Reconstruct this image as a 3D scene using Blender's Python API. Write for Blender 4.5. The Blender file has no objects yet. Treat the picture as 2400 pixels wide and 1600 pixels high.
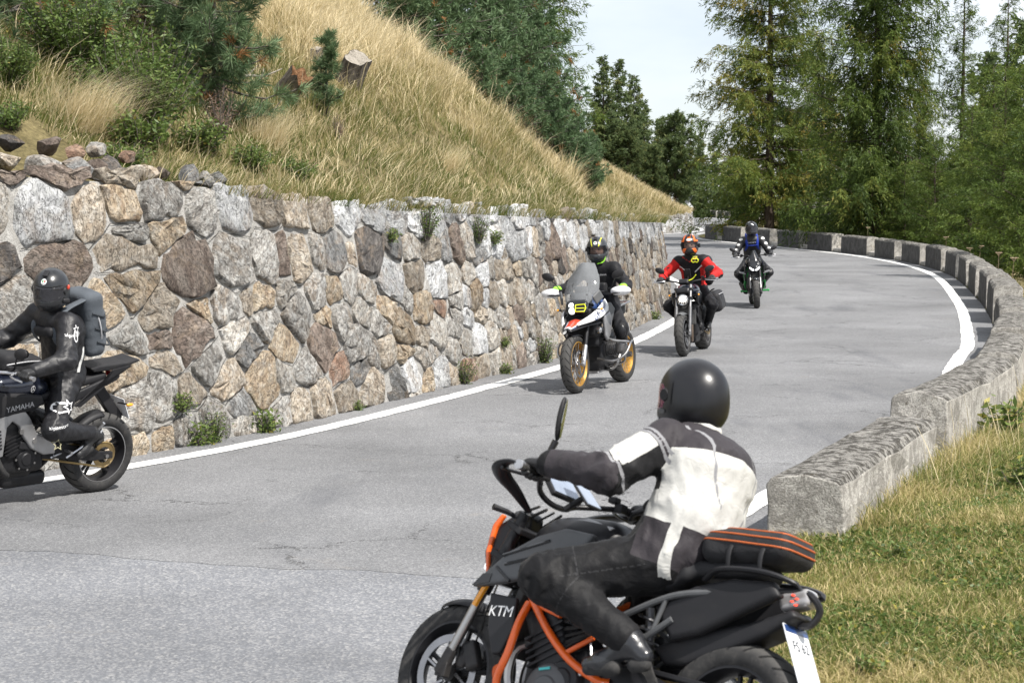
import bpy, bmesh, math, random
import numpy as np
from mathutils import Vector, Matrix, Euler
from mathutils.bvhtree import BVHTree

# ------------------------------------------------------------------ camera, sky, sun, exposure
scene = bpy.context.scene
COL = scene.collection
cam_data = bpy.data.cameras.new('camera')
cam = bpy.data.objects.new('camera', cam_data); COL.objects.link(cam)
cam.location = (0.0, 0.0, 2.3)
cam.rotation_euler = (math.radians(90 - 4.313), 0, 0)
cam_data.lens = 70.0; cam_data.sensor_width = 36.0
cam_data.clip_start = 0.1; cam_data.clip_end = 3000.0
cam_data.dof.use_dof = True
cam_data.dof.focus_distance = 24.0
cam_data.dof.aperture_fstop = 8.0
scene.camera = cam

SUN_EL, SUN_AZ = math.radians(54.0), math.atan2(0.74, -0.67)      # azimuth measured from +Y towards +X
world = bpy.data.worlds.new('World'); scene.world = world; world.use_nodes = True
wn, wl = world.node_tree.nodes, world.node_tree.links
wn.clear()
w_out = wn.new('ShaderNodeOutputWorld'); w_bg = wn.new('ShaderNodeBackground')
w_sky = wn.new('ShaderNodeTexSky'); w_sky.sky_type = 'NISHITA'; w_sky.sun_disc = False
w_sky.sun_elevation = SUN_EL; w_sky.sun_rotation = SUN_AZ
w_sky.altitude = 1900; w_sky.air_density = 1.0; w_sky.dust_density = 2.0; w_sky.ozone_density = 1.0
# thin high cloud: a soft white veil over the whole sky, the same in every direction
w_tc = wn.new('ShaderNodeTexCoord'); w_map = wn.new('ShaderNodeMapping')
w_map.inputs['Scale'].default_value = (1.0, 1.0, 3.2)
w_noise = wn.new('ShaderNodeTexNoise'); w_noise.inputs['Scale'].default_value = 2.2
w_noise.inputs['Detail'].default_value = 6; w_noise.inputs['Roughness'].default_value = 0.52
w_ramp = wn.new('ShaderNodeMapRange')
w_ramp.inputs['From Min'].default_value = 0.36; w_ramp.inputs['From Max'].default_value = 0.62
w_ramp.inputs['To Min'].default_value = 0.38; w_ramp.inputs['To Max'].default_value = 0.85
w_mix = wn.new('ShaderNodeMix'); w_mix.data_type = 'RGBA'
w_mix.inputs['B'].default_value = (12.6, 12.9, 13.4, 1)
wl.new(w_tc.outputs['Generated'], w_map.inputs['Vector']); wl.new(w_map.outputs['Vector'], w_noise.inputs['Vector'])
wl.new(w_noise.outputs['Fac'], w_ramp.inputs['Value']); wl.new(w_ramp.outputs['Result'], w_mix.inputs['Factor'])
wl.new(w_sky.outputs['Color'], w_mix.inputs['A']); wl.new(w_mix.outputs['Result'], w_bg.inputs['Color'])
w_bg.inputs['Strength'].default_value = 0.072
wl.new(w_bg.outputs['Background'], w_out.inputs['Surface'])

sun_data = bpy.data.lights.new('sun', 'SUN'); sun_data.energy = 5.0; sun_data.angle = math.radians(0.53)
sun_data.color = (1.0, 0.955, 0.89)
sun = bpy.data.objects.new('sun', sun_data); COL.objects.link(sun)
sun_dir = Vector((math.sin(SUN_AZ) * math.cos(SUN_EL), math.cos(SUN_AZ) * math.cos(SUN_EL), math.sin(SUN_EL)))
sun.rotation_euler = sun_dir.to_track_quat('Z', 'Y').to_euler()

scene.view_settings.view_transform = 'Standard'
scene.view_settings.look = 'None'
scene.view_settings.exposure = 0.56
scene.view_settings.gamma = 1.0
scene.view_settings.use_curve_mapping = False
scene.cycles.max_bounces = 6; scene.cycles.diffuse_bounces = 3; scene.cycles.glossy_bounces = 3
scene.cycles.transmission_bounces = 5; scene.cycles.transparent_max_bounces = 8

# ------------------------------------------------------------------ helpers
RNG = np.random.default_rng(7)
random.seed(7)
XF = [None]                      # current 4x4 matrix put on every vertex that is built

def tag(o, label=None, cat=None, group=None, kind=None):
    if label: o['label'] = label
    if cat: o['category'] = cat
    if group: o['group'] = group
    if kind: o['kind'] = kind
    return o

def empty(name, label, cat, loc=(0, 0, 0), group=None, matrix=None):
    o = bpy.data.objects.new(name, None); COL.objects.link(o)
    o.empty_display_size = 0.2
    if matrix is not None: o.matrix_world = matrix
    else: o.location = loc
    return tag(o, label, cat, group)

def make_mesh(V, F, smooth=False, fmat=None, attrs=None, uv=None):
    """V (n,3); F an (m,k) array or a list of such arrays/lists of faces."""
    me = bpy.data.meshes.new('mesh')
    V = np.asarray(V, dtype=np.float64)
    if XF[0] is not None:
        V = V @ XF[0][:3, :3].T + XF[0][:3, 3]
    if isinstance(F, np.ndarray):
        F = F.astype(np.int32)
        m, k = F.shape
        me.vertices.add(len(V)); me.vertices.foreach_set('co', V.astype(np.float32).ravel())
        me.loops.add(m * k); me.loops.foreach_set('vertex_index', F.ravel())
        me.polygons.add(m)
        me.polygons.foreach_set('loop_start', np.arange(0, m * k, k, dtype=np.int32))
        me.update(calc_edges=True)
    else:
        me.from_pydata([tuple(v) for v in V], [], [tuple(int(i) for i in f) for f in F])
        me.update()
    if fmat is not None: me.polygons.foreach_set('material_index', np.asarray(fmat, dtype=np.int32))
    if smooth: me.polygons.foreach_set('use_smooth', np.ones(len(me.polygons), dtype=bool))
    if attrs:
        for nm, arr in attrs.items():
            a = me.attributes.new(nm, 'FLOAT', 'POINT'); a.data.foreach_set('value', np.asarray(arr, dtype=np.float32))
    if uv is not None:
        l = me.uv_layers.new(name='UVMap'); l.data.foreach_set('uv', np.asarray(uv, dtype=np.float32).ravel())
    return me

def obj(name, me, mats, parent=None, **kw):
    o = bpy.data.objects.new(name, me); COL.objects.link(o)
    if mats is not None:
        for m in (mats if isinstance(mats, (list, tuple)) else [mats]): me.materials.append(m)
    if parent is not None: o.parent = parent
    return tag(o, **kw) if kw else o

def bevel(o, w=0.004, seg=2, ang=35):
    m = o.modifiers.new('bevel', 'BEVEL'); m.width = w; m.segments = seg
    m.limit_method = 'ANGLE'; m.angle_limit = math.radians(ang); m.harden_normals = False
    return o

def catmull(pts, n):
    """n points on a centripetal-free Catmull-Rom curve, evenly spaced by length."""
    P = np.asarray(pts, float)
    Q = np.vstack([2 * P[0] - P[1], P, 2 * P[-1] - P[-2]])
    out = []
    for i in range(1, len(Q) - 2):
        t = np.linspace(0, 1, 24, endpoint=False)[:, None]
        a, b, c, d = Q[i - 1], Q[i], Q[i + 1], Q[i + 2]
        out.append(0.5 * (2 * b + (c - a) * t + (2 * a - 5 * b + 4 * c - d) * t ** 2 + (3 * b - a - 3 * c + d) * t ** 3))
    out.append(P[-1:]); C = np.vstack(out)
    s = np.r_[0, np.cumsum(np.linalg.norm(np.diff(C, axis=0), axis=1))]
    u = np.linspace(0, s[-1], n)
    return np.stack([np.interp(u, s, C[:, k]) for k in range(C.shape[1])], 1)

def vnoise(P, f, seed=0):
    """cheap smooth noise in about -1..1 from warped sines"""
    r = np.random.default_rng(seed)
    P = np.asarray(P, float) * f
    out = np.zeros(P.shape[:-1])
    for k in range(5):
        d = r.normal(size=P.shape[-1]); d /= np.linalg.norm(d) + 1e-9
        e = r.normal(size=P.shape[-1]); e /= np.linalg.norm(e) + 1e-9
        out += np.sin(P @ d * (1.0 + 0.5 * k) * 2.2 + r.uniform(0, 6.28) + 1.4 * np.sin(P @ e * 1.3 + r.uniform(0, 6.28))) / (1 + 0.35 * k)
    return out / 2.6

class MB:
    """collects shapes, links them as one mesh"""
    def __init__(self): self.V = []; self.F = []; self.M = []; self.n = 0
    def add(self, V, F, m=0):
        V = np.asarray(V, float); self.V.append(V)
        for f in F: self.F.append([int(i) + self.n for i in f]); self.M.append(m)
        self.n += len(V); return self
    def box(self, c, h, rot=None, m=0, taper=1.0):
        x, y, z = h; t = taper
        V = np.array([[-x, -y, -z], [x, -y, -z], [x, y, -z], [-x, y, -z], [-x * t, -y * t, z], [x * t, -y * t, z], [x * t, y * t, z], [-x * t, y * t, z]])
        if rot is not None: V = V @ np.array(Euler(rot).to_matrix()).T
        return self.add(V + np.array(c), [[3, 2, 1, 0], [4, 5, 6, 7], [0, 1, 5, 4], [1, 2, 6, 5], [2, 3, 7, 6], [3, 0, 4, 7]], m)
    def prism(self, poly, y0, y1, m=0):
        """polygon in XZ pushed from y0 to y1; poly counter-clockwise or not, either way"""
        n = len(poly)
        a = sum(poly[i][0] * poly[(i + 1) % n][1] - poly[(i + 1) % n][0] * poly[i][1] for i in range(n))
        if a < 0: poly = poly[::-1]
        V = [(p[0], y0, p[1]) for p in poly] + [(p[0], y1, p[1]) for p in poly]
        F = [list(range(n)), list(range(2 * n - 1, n - 1, -1))]
        F += [[i, i + n, (i + 1) % n + n, (i + 1) % n] for i in range(n)]
        return self.add(V, F, m)
    def tube(self, pts, r, n=8, m=0, cap=True, smooth_pts=0, flat=1.0):
        P = np.asarray(pts, float)
        if smooth_pts: 
            R0 = np.atleast_1d(np.asarray(r, float))
            if len(R0) > 1: 
                Q = catmull(np.hstack([P, R0[:, None]]), smooth_pts); P, r = Q[:, :3], Q[:, 3]
            else: P = catmull(P, smooth_pts)
        r = np.broadcast_to(np.atleast_1d(np.asarray(r, float)), (len(P),)) if np.size(r) in (1, len(P)) else np.interp(np.linspace(0, 1, len(P)), np.linspace(0, 1, len(r)), r)
        T = np.gradient(P, axis=0); T /= np.linalg.norm(T, axis=1)[:, None] + 1e-12
        up = np.array([0, 0, 1.0]) if abs(T[0][2]) < 0.9 else np.array([0, 1.0, 0])
        u = np.cross(T[0], up); u /= np.linalg.norm(u)
        V = []
        for i in range(len(P)):
            u = u - T[i] * (u @ T[i]); u /= np.linalg.norm(u) + 1e-12
            v = np.cross(T[i], u)
            a = np.arange(n) * 2 * math.pi / n
            V.append(P[i] + r[i] * (np.cos(a)[:, None] * u + flat * np.sin(a)[:, None] * v))
        F = []
        for i in range(len(P) - 1):
            for j in range(n):
                k = (j + 1) % n
                F.append([i * n + j, i * n + k, (i + 1) * n + k, (i + 1) * n + j])
        if cap: F += [list(range(n - 1, -1, -1)), [(len(P) - 1) * n + j for j in range(n)]]
        return self.add(np.vstack(V), F, m)
    def lathe(self, prof, c=(0, 0, 0), n=40, axis='y', m=0, closed=False):
        """profile of (radius, offset along the axis)"""
        prof = np.asarray(prof, float); k = len(prof)
        a = np.arange(n) * 2 * math.pi / n
        R, O = prof[:, 0][None], prof[:, 1][None]
        X, Z, Yv = np.cos(a)[:, None] * R, np.sin(a)[:, None] * R, np.repeat(O, n, 0)
        if axis == 'y': V = np.stack([X, Yv, Z], -1)
        elif axis == 'x': V = np.stack([Yv, Z, X], -1)
        else: V = np.stack([Z, X, Yv], -1)
        F = []
        for i in range(n):
            j = (i + 1) % n
            for q in range(k if closed else k - 1):
                p = (q + 1) % k
                F.append([i * k + q, i * k + p, j * k + p, j * k + q])
        return self.add(V.reshape(-1, 3) + np.array(c), F, m)
    def ball(self, c, r, n=12, m=0, rot=None):
        r = np.broadcast_to(np.atleast_1d(np.asarray(r, float)), (3,))
        V = [(0, 0, 1)]; h = n // 2
        for i in range(1, h):
            t = math.pi * i / h
            for j in range(n):
                a = 2 * math.pi * j / n; V.append((math.sin(t) * math.cos(a), math.sin(t) * math.sin(a), math.cos(t)))
        V.append((0, 0, -1)); V = np.array(V) * r
        if rot is not None: V = V @ np.array(Euler(rot).to_matrix()).T
        F = [[0, 1 + j, 1 + (j + 1) % n] for j in range(n)]
        for i in range(h - 2):
            for j in range(n):
                k = (j + 1) % n; F.append([1 + i * n + j, 1 + (i + 1) * n + j, 1 + (i + 1) * n + k, 1 + i * n + k])
        e = len(V) - 1; F += [[e, 1 + (h - 2) * n + (j + 1) % n, 1 + (h - 2) * n + j] for j in range(n)]
        return self.add(V + np.array(c), F, m)
    def build(self, name, mats, parent=None, smooth=None, bev=0, **kw):
        me = make_mesh(np.vstack(self.V), self.F, fmat=self.M)
        if smooth:
            me.polygons.foreach_set('use_smooth', np.ones(len(me.polygons), dtype=bool))
            me.set_sharp_from_angle(angle=math.radians(smooth if smooth is not True else 38))
        o = obj(name, me, mats, parent, **kw)
        if bev: bevel(o, bev)
        return o

def unit(v): return v / (np.linalg.norm(v, axis=-1, keepdims=True) + 1e-9)
def mirror_y(pts): return [(p[0], -p[1]) + tuple(p[2:]) for p in pts]

# ---- signed-distance shapes turned into smooth closed meshes
def rc(a, b, ra, rb, sy=1.0):
    a, b = np.array(a, float), np.array(b, float)
    def f(P):
        d = b - a; l2 = d @ d + 1e-12
        t = np.clip(((P - a) @ d) / l2, 0, 1)
        Q = P - a - t[..., None] * d
        if sy != 1.0: Q = Q * np.array([1, sy, 1])
        return np.linalg.norm(Q, axis=-1) - (ra + (rb - ra) * t)
    return f
def ell(c, r, rot=None):
    c, r = np.array(c, float), np.array(r, float)
    M = np.array(Euler(rot).to_matrix()) if rot is not None else None
    def f(P):
        Q = P - c
        if M is not None: Q = Q @ M
        k0 = np.linalg.norm(Q / r, axis=-1); k1 = np.linalg.norm(Q / (r * r), axis=-1)
        return k0 * (k0 - 1.0) / (k1 + 1e-9)
    return f
def bx(c, h, rd=0.01, rot=None):
    c, h = np.array(c, float), np.array(h, float) - rd
    M = np.array(Euler(rot).to_matrix()) if rot is not None else None
    def f(P):
        Q = P - c
        if M is not None: Q = Q @ M
        q = np.abs(Q) - h
        return np.linalg.norm(np.maximum(q, 0), axis=-1) + np.minimum(q.max(-1), 0) - rd
    return f
def half(n, d):
    n = np.array(n, float); n /= np.linalg.norm(n)
    return lambda P: P @ n - d
def polyx(poly, y0, y1, rd=0.006):
    """rounded prism of an XZ polygon between y0 and y1"""
    A = np.array(poly, float)
    def f(P):
        p = P[..., [0, 2]]
        d = np.full(p.shape[:-1], 1e9); s = np.ones(p.shape[:-1])
        n = len(A)
        for i in range(n):
            a, b = A[i], A[i - 1]
            e = b - a; w = p - a
            t = np.clip((w @ e) / (e @ e + 1e-12), 0, 1)
            q = w - t[..., None] * e
            d = np.minimum(d, (q * q).sum(-1))
            c1 = p[..., 1] >= a[1]; c2 = p[..., 1] < b[1]; c3 = e[0] * w[..., 1] > e[1] * w[..., 0]
            flip = (c1 & c2 & c3) | (~c1 & ~c2 & ~c3)
            s = np.where(flip, -s, s)
        d2 = s * np.sqrt(d) + rd
        dy = np.abs(P[..., 1] - (y0 + y1) / 2) - (y1 - y0) / 2 + rd
        return np.minimum(np.maximum(d2, dy), 0) + np.sqrt(np.maximum(d2, 0) ** 2 + np.maximum(dy, 0) ** 2) - rd
    return f
def smin(a, b, k):
    if k <= 0: return np.minimum(a, b)
    h = np.maximum(k - np.abs(a - b), 0) / k
    return np.minimum(a, b) - h * h * k * 0.25
def union(fs, k=0.02):
    def g(P):
        d = fs[0](P)
        for f in fs[1:]: d = smin(d, f(P), k)
        return d
    return g
def cut(f, *gs, k=0.0):
    def h(P):
        d = f(P)
        for g in gs: d = -smin(-d, g(P), k)
        return d
    return h
def inter(*fs):
    return lambda P: np.maximum.reduce([f(P) for f in fs])
def mir(f):
    """the same shape on both sides of y = 0"""
    return lambda P: f(np.stack([P[..., 0], np.abs(P[..., 1]), P[..., 2]], -1))

def snet(f, lo, hi, res):
    lo = np.array(lo, float); hi = np.array(hi, float)
    n = np.ceil((hi - lo) / res).astype(int) + 1
    ax = [lo[i] + np.arange(n[i]) * res for i in range(3)]
    V = np.empty(n)
    step = max(1, int(400000 / (n[1] * n[2])))
    for i in range(0, n[0], step):
        G = np.stack(np.meshgrid(ax[0][i:i + step], ax[1], ax[2], indexing='ij'), -1)
        V[i:i + step] = f(G)
    V[0], V[-1], V[:, 0], V[:, -1], V[:, :, 0], V[:, :, -1] = [np.maximum(x, 1e-4) for x in (V[0], V[-1], V[:, 0], V[:, -1], V[:, :, 0], V[:, :, -1])]
    ins = (V < 0)
    c = np.zeros(n - 1, int)
    for a in (0, 1):
        for b in (0, 1):
            for d in (0, 1):
                c += ins[a:n[0] - 1 + a, b:n[1] - 1 + b, d:n[2] - 1 + d]
    act = (c > 0) & (c < 8)
    I = np.argwhere(act); idx = np.full(n - 1, -1); idx[act] = np.arange(len(I))
    acc = np.zeros((len(I), 3)); cnt = np.zeros(len(I))
    cor = [(a, b, d) for a in (0, 1) for b in (0, 1) for d in (0, 1)]
    for A in cor:
        for B in cor:
            if sum(B) - sum(A) == 1 and all(y >= x for x, y in zip(A, B)):
                a, b = np.array(A), np.array(B)
                va, vb = V[tuple((I + a).T)], V[tuple((I + b).T)]
                cr = (va < 0) != (vb < 0)
                t = np.where(cr, va / np.where(cr, va - vb, 1), 0)
                acc += cr[:, None] * (a + t[:, None] * (b - a)); cnt += cr
    P = lo + (I + acc / cnt[:, None]) * res
    Q = []
    for k in range(3):
        sl0 = [slice(1, -1)] * 3; sl1 = [slice(1, -1)] * 3
        sl0[k] = slice(0, -1); sl1[k] = slice(1, None)
        a, b = ins[tuple(sl0)], ins[tuple(sl1)]
        E = np.argwhere(a != b)
        off = np.ones(3, int); off[k] = 0
        E = E + off
        s = ins[tuple(E.T)]
        u, v = [(1, 2), (2, 0), (0, 1)][k]
        du, dv = np.eye(3, dtype=int)[u], np.eye(3, dtype=int)[v]
        q = np.stack([idx[tuple((E - du - dv).T)], idx[tuple((E - dv).T)], idx[tuple(E.T)], idx[tuple((E - du).T)]], 1)
        q[~s] = q[~s][:, ::-1]
        Q.append(q)
    return P, np.vstack(Q)

def blob(name, f, lo, hi, res, mats, parent=None, fm=None, attrs=None, **kw):
    P, Q = snet(f, lo, hi, res)
    at = {k: g(P) for k, g in attrs.items()} if attrs else None
    fmat = fm(P[Q].mean(1)) if fm else None
    return obj(name, make_mesh(P, Q, True, fmat, at), mats, parent, **kw)

def text_mesh(s, size=1.0, depth=0.0, shear=0.0, space=1.0):
    cu = bpy.data.curves.new('t', 'FONT'); cu.body = s; cu.size = size; cu.align_x = 'CENTER'; cu.align_y = 'CENTER'
    cu.extrude = depth; cu.shear = shear; cu.resolution_u = 3; cu.space_character = space
    o = bpy.data.objects.new('t', cu); COL.objects.link(o)
    dg = bpy.context.evaluated_depsgraph_get(); dg.update()
    me = o.evaluated_get(dg).to_mesh()
    V = np.array([v.co[:] for v in me.vertices]); F = [list(p.vertices) for p in me.polygons]
    o.evaluated_get(dg).to_mesh_clear(); bpy.data.objects.remove(o); bpy.data.curves.remove(cu)
    return V, F

def bvh_of(o):
    me = o.data
    return BVHTree.FromPolygons([v.co.copy() for v in me.vertices], [list(p.vertices) for p in me.polygons])

def decal(name, V2, F, origin, u, v, bvh, mat, parent, off=0.002, cuts=1, reach=0.25):
    """flat shape (x,y) laid on to a surface: every vertex is dropped along the frame's normal"""
    o3, u, v = Vector(origin), Vector(u).normalized(), Vector(v)
    v = (v - u * v.dot(u)).normalized(); n = u.cross(v)
    bm = bmesh.new()
    vs = [bm.verts.new((p[0], p[1], 0)) for p in V2]
    for f in F:
        try: bm.faces.new([vs[i] for i in f])
        except ValueError: pass
    bmesh.ops.triangulate(bm, faces=bm.faces[:])
    if cuts: bmesh.ops.subdivide_edges(bm, edges=bm.edges[:], cuts=cuts, use_grid_fill=False)
    bmesh.ops.triangulate(bm, faces=bm.faces[:])
    for p in bm.verts:
        w = o3 + u * p.co.x + v * p.co.y
        hit = bvh.ray_cast(w + n * reach, -n, reach * 2)
        p.co = (hit[0] + n * off) if hit[0] is not None else w
    V = np.array([p.co[:] for p in bm.verts]); bm.verts.index_update()
    Fc = [[q.index for q in f.verts] for f in bm.faces]; bm.free()
    X = XF[0]; XF[0] = None
    o = obj(name, make_mesh(V, Fc), mat, parent); XF[0] = X
    return o

def label_text(name, s, size, origin, u, v, mat, parent, bvh=None, shear=0.0, off=0.002, space=1.0, stretch=1.0):
    V, F = text_mesh(s, size, 0.0, shear, space)
    V[:, 0] *= stretch
    if bvh is not None: return decal(name, V[:, :2], F, origin, u, v, bvh, mat, parent, off)
    u = np.array(u, float); u /= np.linalg.norm(u); v = np.array(v, float); v -= u * (u @ v); v /= np.linalg.norm(v)
    n = np.cross(u, v)
    W = np.array(origin) + V[:, :1] * u + V[:, 1:2] * v + n * off
    return obj(name, make_mesh(W, F), mat, parent)

# ------------------------------------------------------------------ materials
MATS = {}
def nodes(name):
    m = bpy.data.materials.new(name); m.use_nodes = True
    return m, m.node_tree.nodes, m.node_tree.links, m.node_tree.nodes['Principled BSDF']
def rgb(c): return (c[0], c[1], c[2], 1.0)

def noise(nt, lk, scale, detail=4, rough=0.55, coord='Object', dist=0.0, vec=None, sc3=None):
    t = nt.new('ShaderNodeTexNoise'); t.inputs['Scale'].default_value = scale; t.inputs['Detail'].default_value = detail
    t.inputs['Roughness'].default_value = rough; t.inputs['Distortion'].default_value = dist
    if vec is None:
        c = nt.new('ShaderNodeTexCoord'); vec = c.outputs[coord]
    if sc3 is not None:
        mp = nt.new('ShaderNodeMapping'); mp.inputs['Scale'].default_value = sc3; lk.new(vec, mp.inputs['Vector']); vec = mp.outputs['Vector']
    lk.new(vec, t.inputs['Vector'])
    return t.outputs['Fac']
def ramp(nt, lk, fac, stops, interp='LINEAR'):
    r = nt.new('ShaderNodeValToRGB'); r.color_ramp.interpolation = interp
    e = r.color_ramp.elements
    while len(e) < len(stops): e.new(0.5)
    for el, (p, c) in zip(e, stops):
        el.position = p; el.color = rgb(c) if not np.isscalar(c) else (c, c, c, 1)
    lk.new(fac, r.inputs['Fac']); return r.outputs['Color']
def mixc(nt, lk, fac, a, b, mode='MIX'):
    m = nt.new('ShaderNodeMix'); m.data_type = 'RGBA'; m.blend_type = mode
    for sock, v in (('Factor', fac), ('A', a), ('B', b)):
        if isinstance(v, bpy.types.NodeSocket): lk.new(v, m.inputs[sock])
        else: m.inputs[sock].default_value = v if sock == 'Factor' else rgb(v)
    return m.outputs['Result']
def math_(nt, lk, op, a, b=0.0, c=0.0):
    m = nt.new('ShaderNodeMath'); m.operation = op
    for i, v in enumerate((a, b, c)):
        if isinstance(v, bpy.types.NodeSocket): lk.new(v, m.inputs[i])
        else: m.inputs[i].default_value = v
    return m.outputs[0]
def bump(nt, lk, b, h, strength=0.4, dist=0.02, prev=None):
    n = nt.new('ShaderNodeBump'); n.inputs['Strength'].default_value = strength; n.inputs['Distance'].default_value = dist
    lk.new(h, n.inputs['Height'])
    if prev is not None: lk.new(prev, n.inputs['Normal'])
    lk.new(n.outputs['Normal'], b.inputs['Normal']); return n.outputs['Normal']

def pbr(name, c, rough=0.5, metal=0.0, coat=0.0, var=0.15, vs=9.0, bmp=0.0, bs=60.0, bd=0.004, spec=0.5, sheen=0.0, emit=None, es=0.0, dirt=0.0):
    """plain surface with a slight mottling, worn gloss and fine relief"""
    if name in MATS: return MATS[name]
    m, nt, lk, b = nodes(name)
    n1 = noise(nt, lk, vs, 5, 0.6)
    dark = tuple(x * (1 - var) for x in c); lite = tuple(min(1, x * (1 + var)) for x in c)
    col = ramp(nt, lk, n1, [(0.3, dark), (0.7, lite)])
    if dirt:
        nd = noise(nt, lk, 3.5, 6, 0.65)
        f = ramp(nt, lk, nd, [(0.48, 0.0), (0.68, dirt)])
        col = mixc(nt, lk, f, col, (0.17, 0.15, 0.125))
    lk.new(col, b.inputs['Base Color'])
    rr = ramp(nt, lk, n1, [(0.25, max(0.02, rough - 0.07)), (0.75, min(1, rough + 0.09))])
    lk.new(rr, b.inputs['Roughness'])
    b.inputs['Metallic'].default_value = metal; b.inputs['Coat Weight'].default_value = coat; b.inputs['Coat Roughness'].default_value = 0.06
    b.inputs['Specular IOR Level'].default_value = spec
    if sheen: b.inputs['Sheen Weight'].default_value = sheen
    if bmp: bump(nt, lk, b, noise(nt, lk, bs, 4, 0.6), bmp, bd)
    if emit: b.inputs['Emission Color'].default_value = rgb(emit); b.inputs['Emission Strength'].default_value = es
    MATS[name] = m; return m

# ------------------------------------------------------------------ materials of the place
def mat_asphalt(name, base, stone, scale, crackf, stain=0.5):
    m, nt, lk, b = nodes(name)
    g = noise(nt, lk, scale, 3, 0.7)
    v = nt.new('ShaderNodeTexVoronoi'); v.inputs['Scale'].default_value = scale * 0.9
    tc = nt.new('ShaderNodeTexCoord'); lk.new(tc.outputs['Object'], v.inputs['Vector'])
    grain = mixc(nt, lk, 0.5, ramp(nt, lk, g, [(0.36, tuple(x * 0.62 for x in base)), (0.66, tuple(x * 1.45 for x in base))]),
                 ramp(nt, lk, v.outputs['Color'], [(0.05, tuple(x * 0.5 for x in base)), (0.55, base), (0.95, stone)]))
    big = noise(nt, lk, 0.33, 5, 0.6)
    col = mixc(nt, lk, 1.0, grain, ramp(nt, lk, big, [(0.3, 0.70), (0.7, 1.18)]), 'MULTIPLY')
    # wheel-polished and oily streaks that follow the road, warm dust blotches
    st = noise(nt, lk, 0.7, 4, 0.6, sc3=(1.6, 0.35, 1.0))
    col = mixc(nt, lk, ramp(nt, lk, st, [(0.56, 0.0), (0.74, stain)]), col, (0.075, 0.078, 0.088))
    du = noise(nt, lk, 1.1, 5, 0.7, dist=0.6)
    col = mixc(nt, lk, ramp(nt, lk, du, [(0.63, 0.0), (0.78, 0.32)]), col, (0.27, 0.225, 0.17))
    # cracks: warped cell borders, kept only where a broad mask allows them
    w = nt.new('ShaderNodeTexNoise'); w.inputs['Scale'].default_value = 1.7; w.inputs['Detail'].default_value = 7; w.inputs['Roughness'].default_value = 0.7
    lk.new(tc.outputs['Object'], w.inputs['Vector'])
    va = nt.new('ShaderNodeVectorMath'); va.operation = 'MULTIPLY_ADD'; va.inputs[1].default_value = (1.1, 1.1, 0)
    lk.new(w.outputs['Color'], va.inputs[0]); lk.new(tc.outputs['Object'], va.inputs[2])
    c = nt.new('ShaderNodeTexVoronoi'); c.feature = 'DISTANCE_TO_EDGE'; c.inputs['Scale'].default_value = 0.7
    lk.new(va.outputs[0], c.inputs['Vector'])
    mask = noise(nt, lk, 0.55, 3, 0.5)
    cr = math_(nt, lk, 'MULTIPLY', ramp(nt, lk, c.outputs['Distance'], [(0.0, 1.0), (0.007, 0.0)]), ramp(nt, lk, mask, [(0.48, 0.0), (0.6, crackf)]))
    col = mixc(nt, lk, cr, col, (0.028, 0.027, 0.026))
    lk.new(col, b.inputs['Base Color'])
    b.inputs['Roughness'].default_value = 0.86; b.inputs['Specular IOR Level'].default_value = 0.3
    n1 = bump(nt, lk, b, v.outputs['Distance'], 0.55, 0.006)
    bump(nt, lk, b, math_(nt, lk, 'MULTIPLY', cr, -1.0), 0.6, 0.02, n1)
    return m

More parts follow.
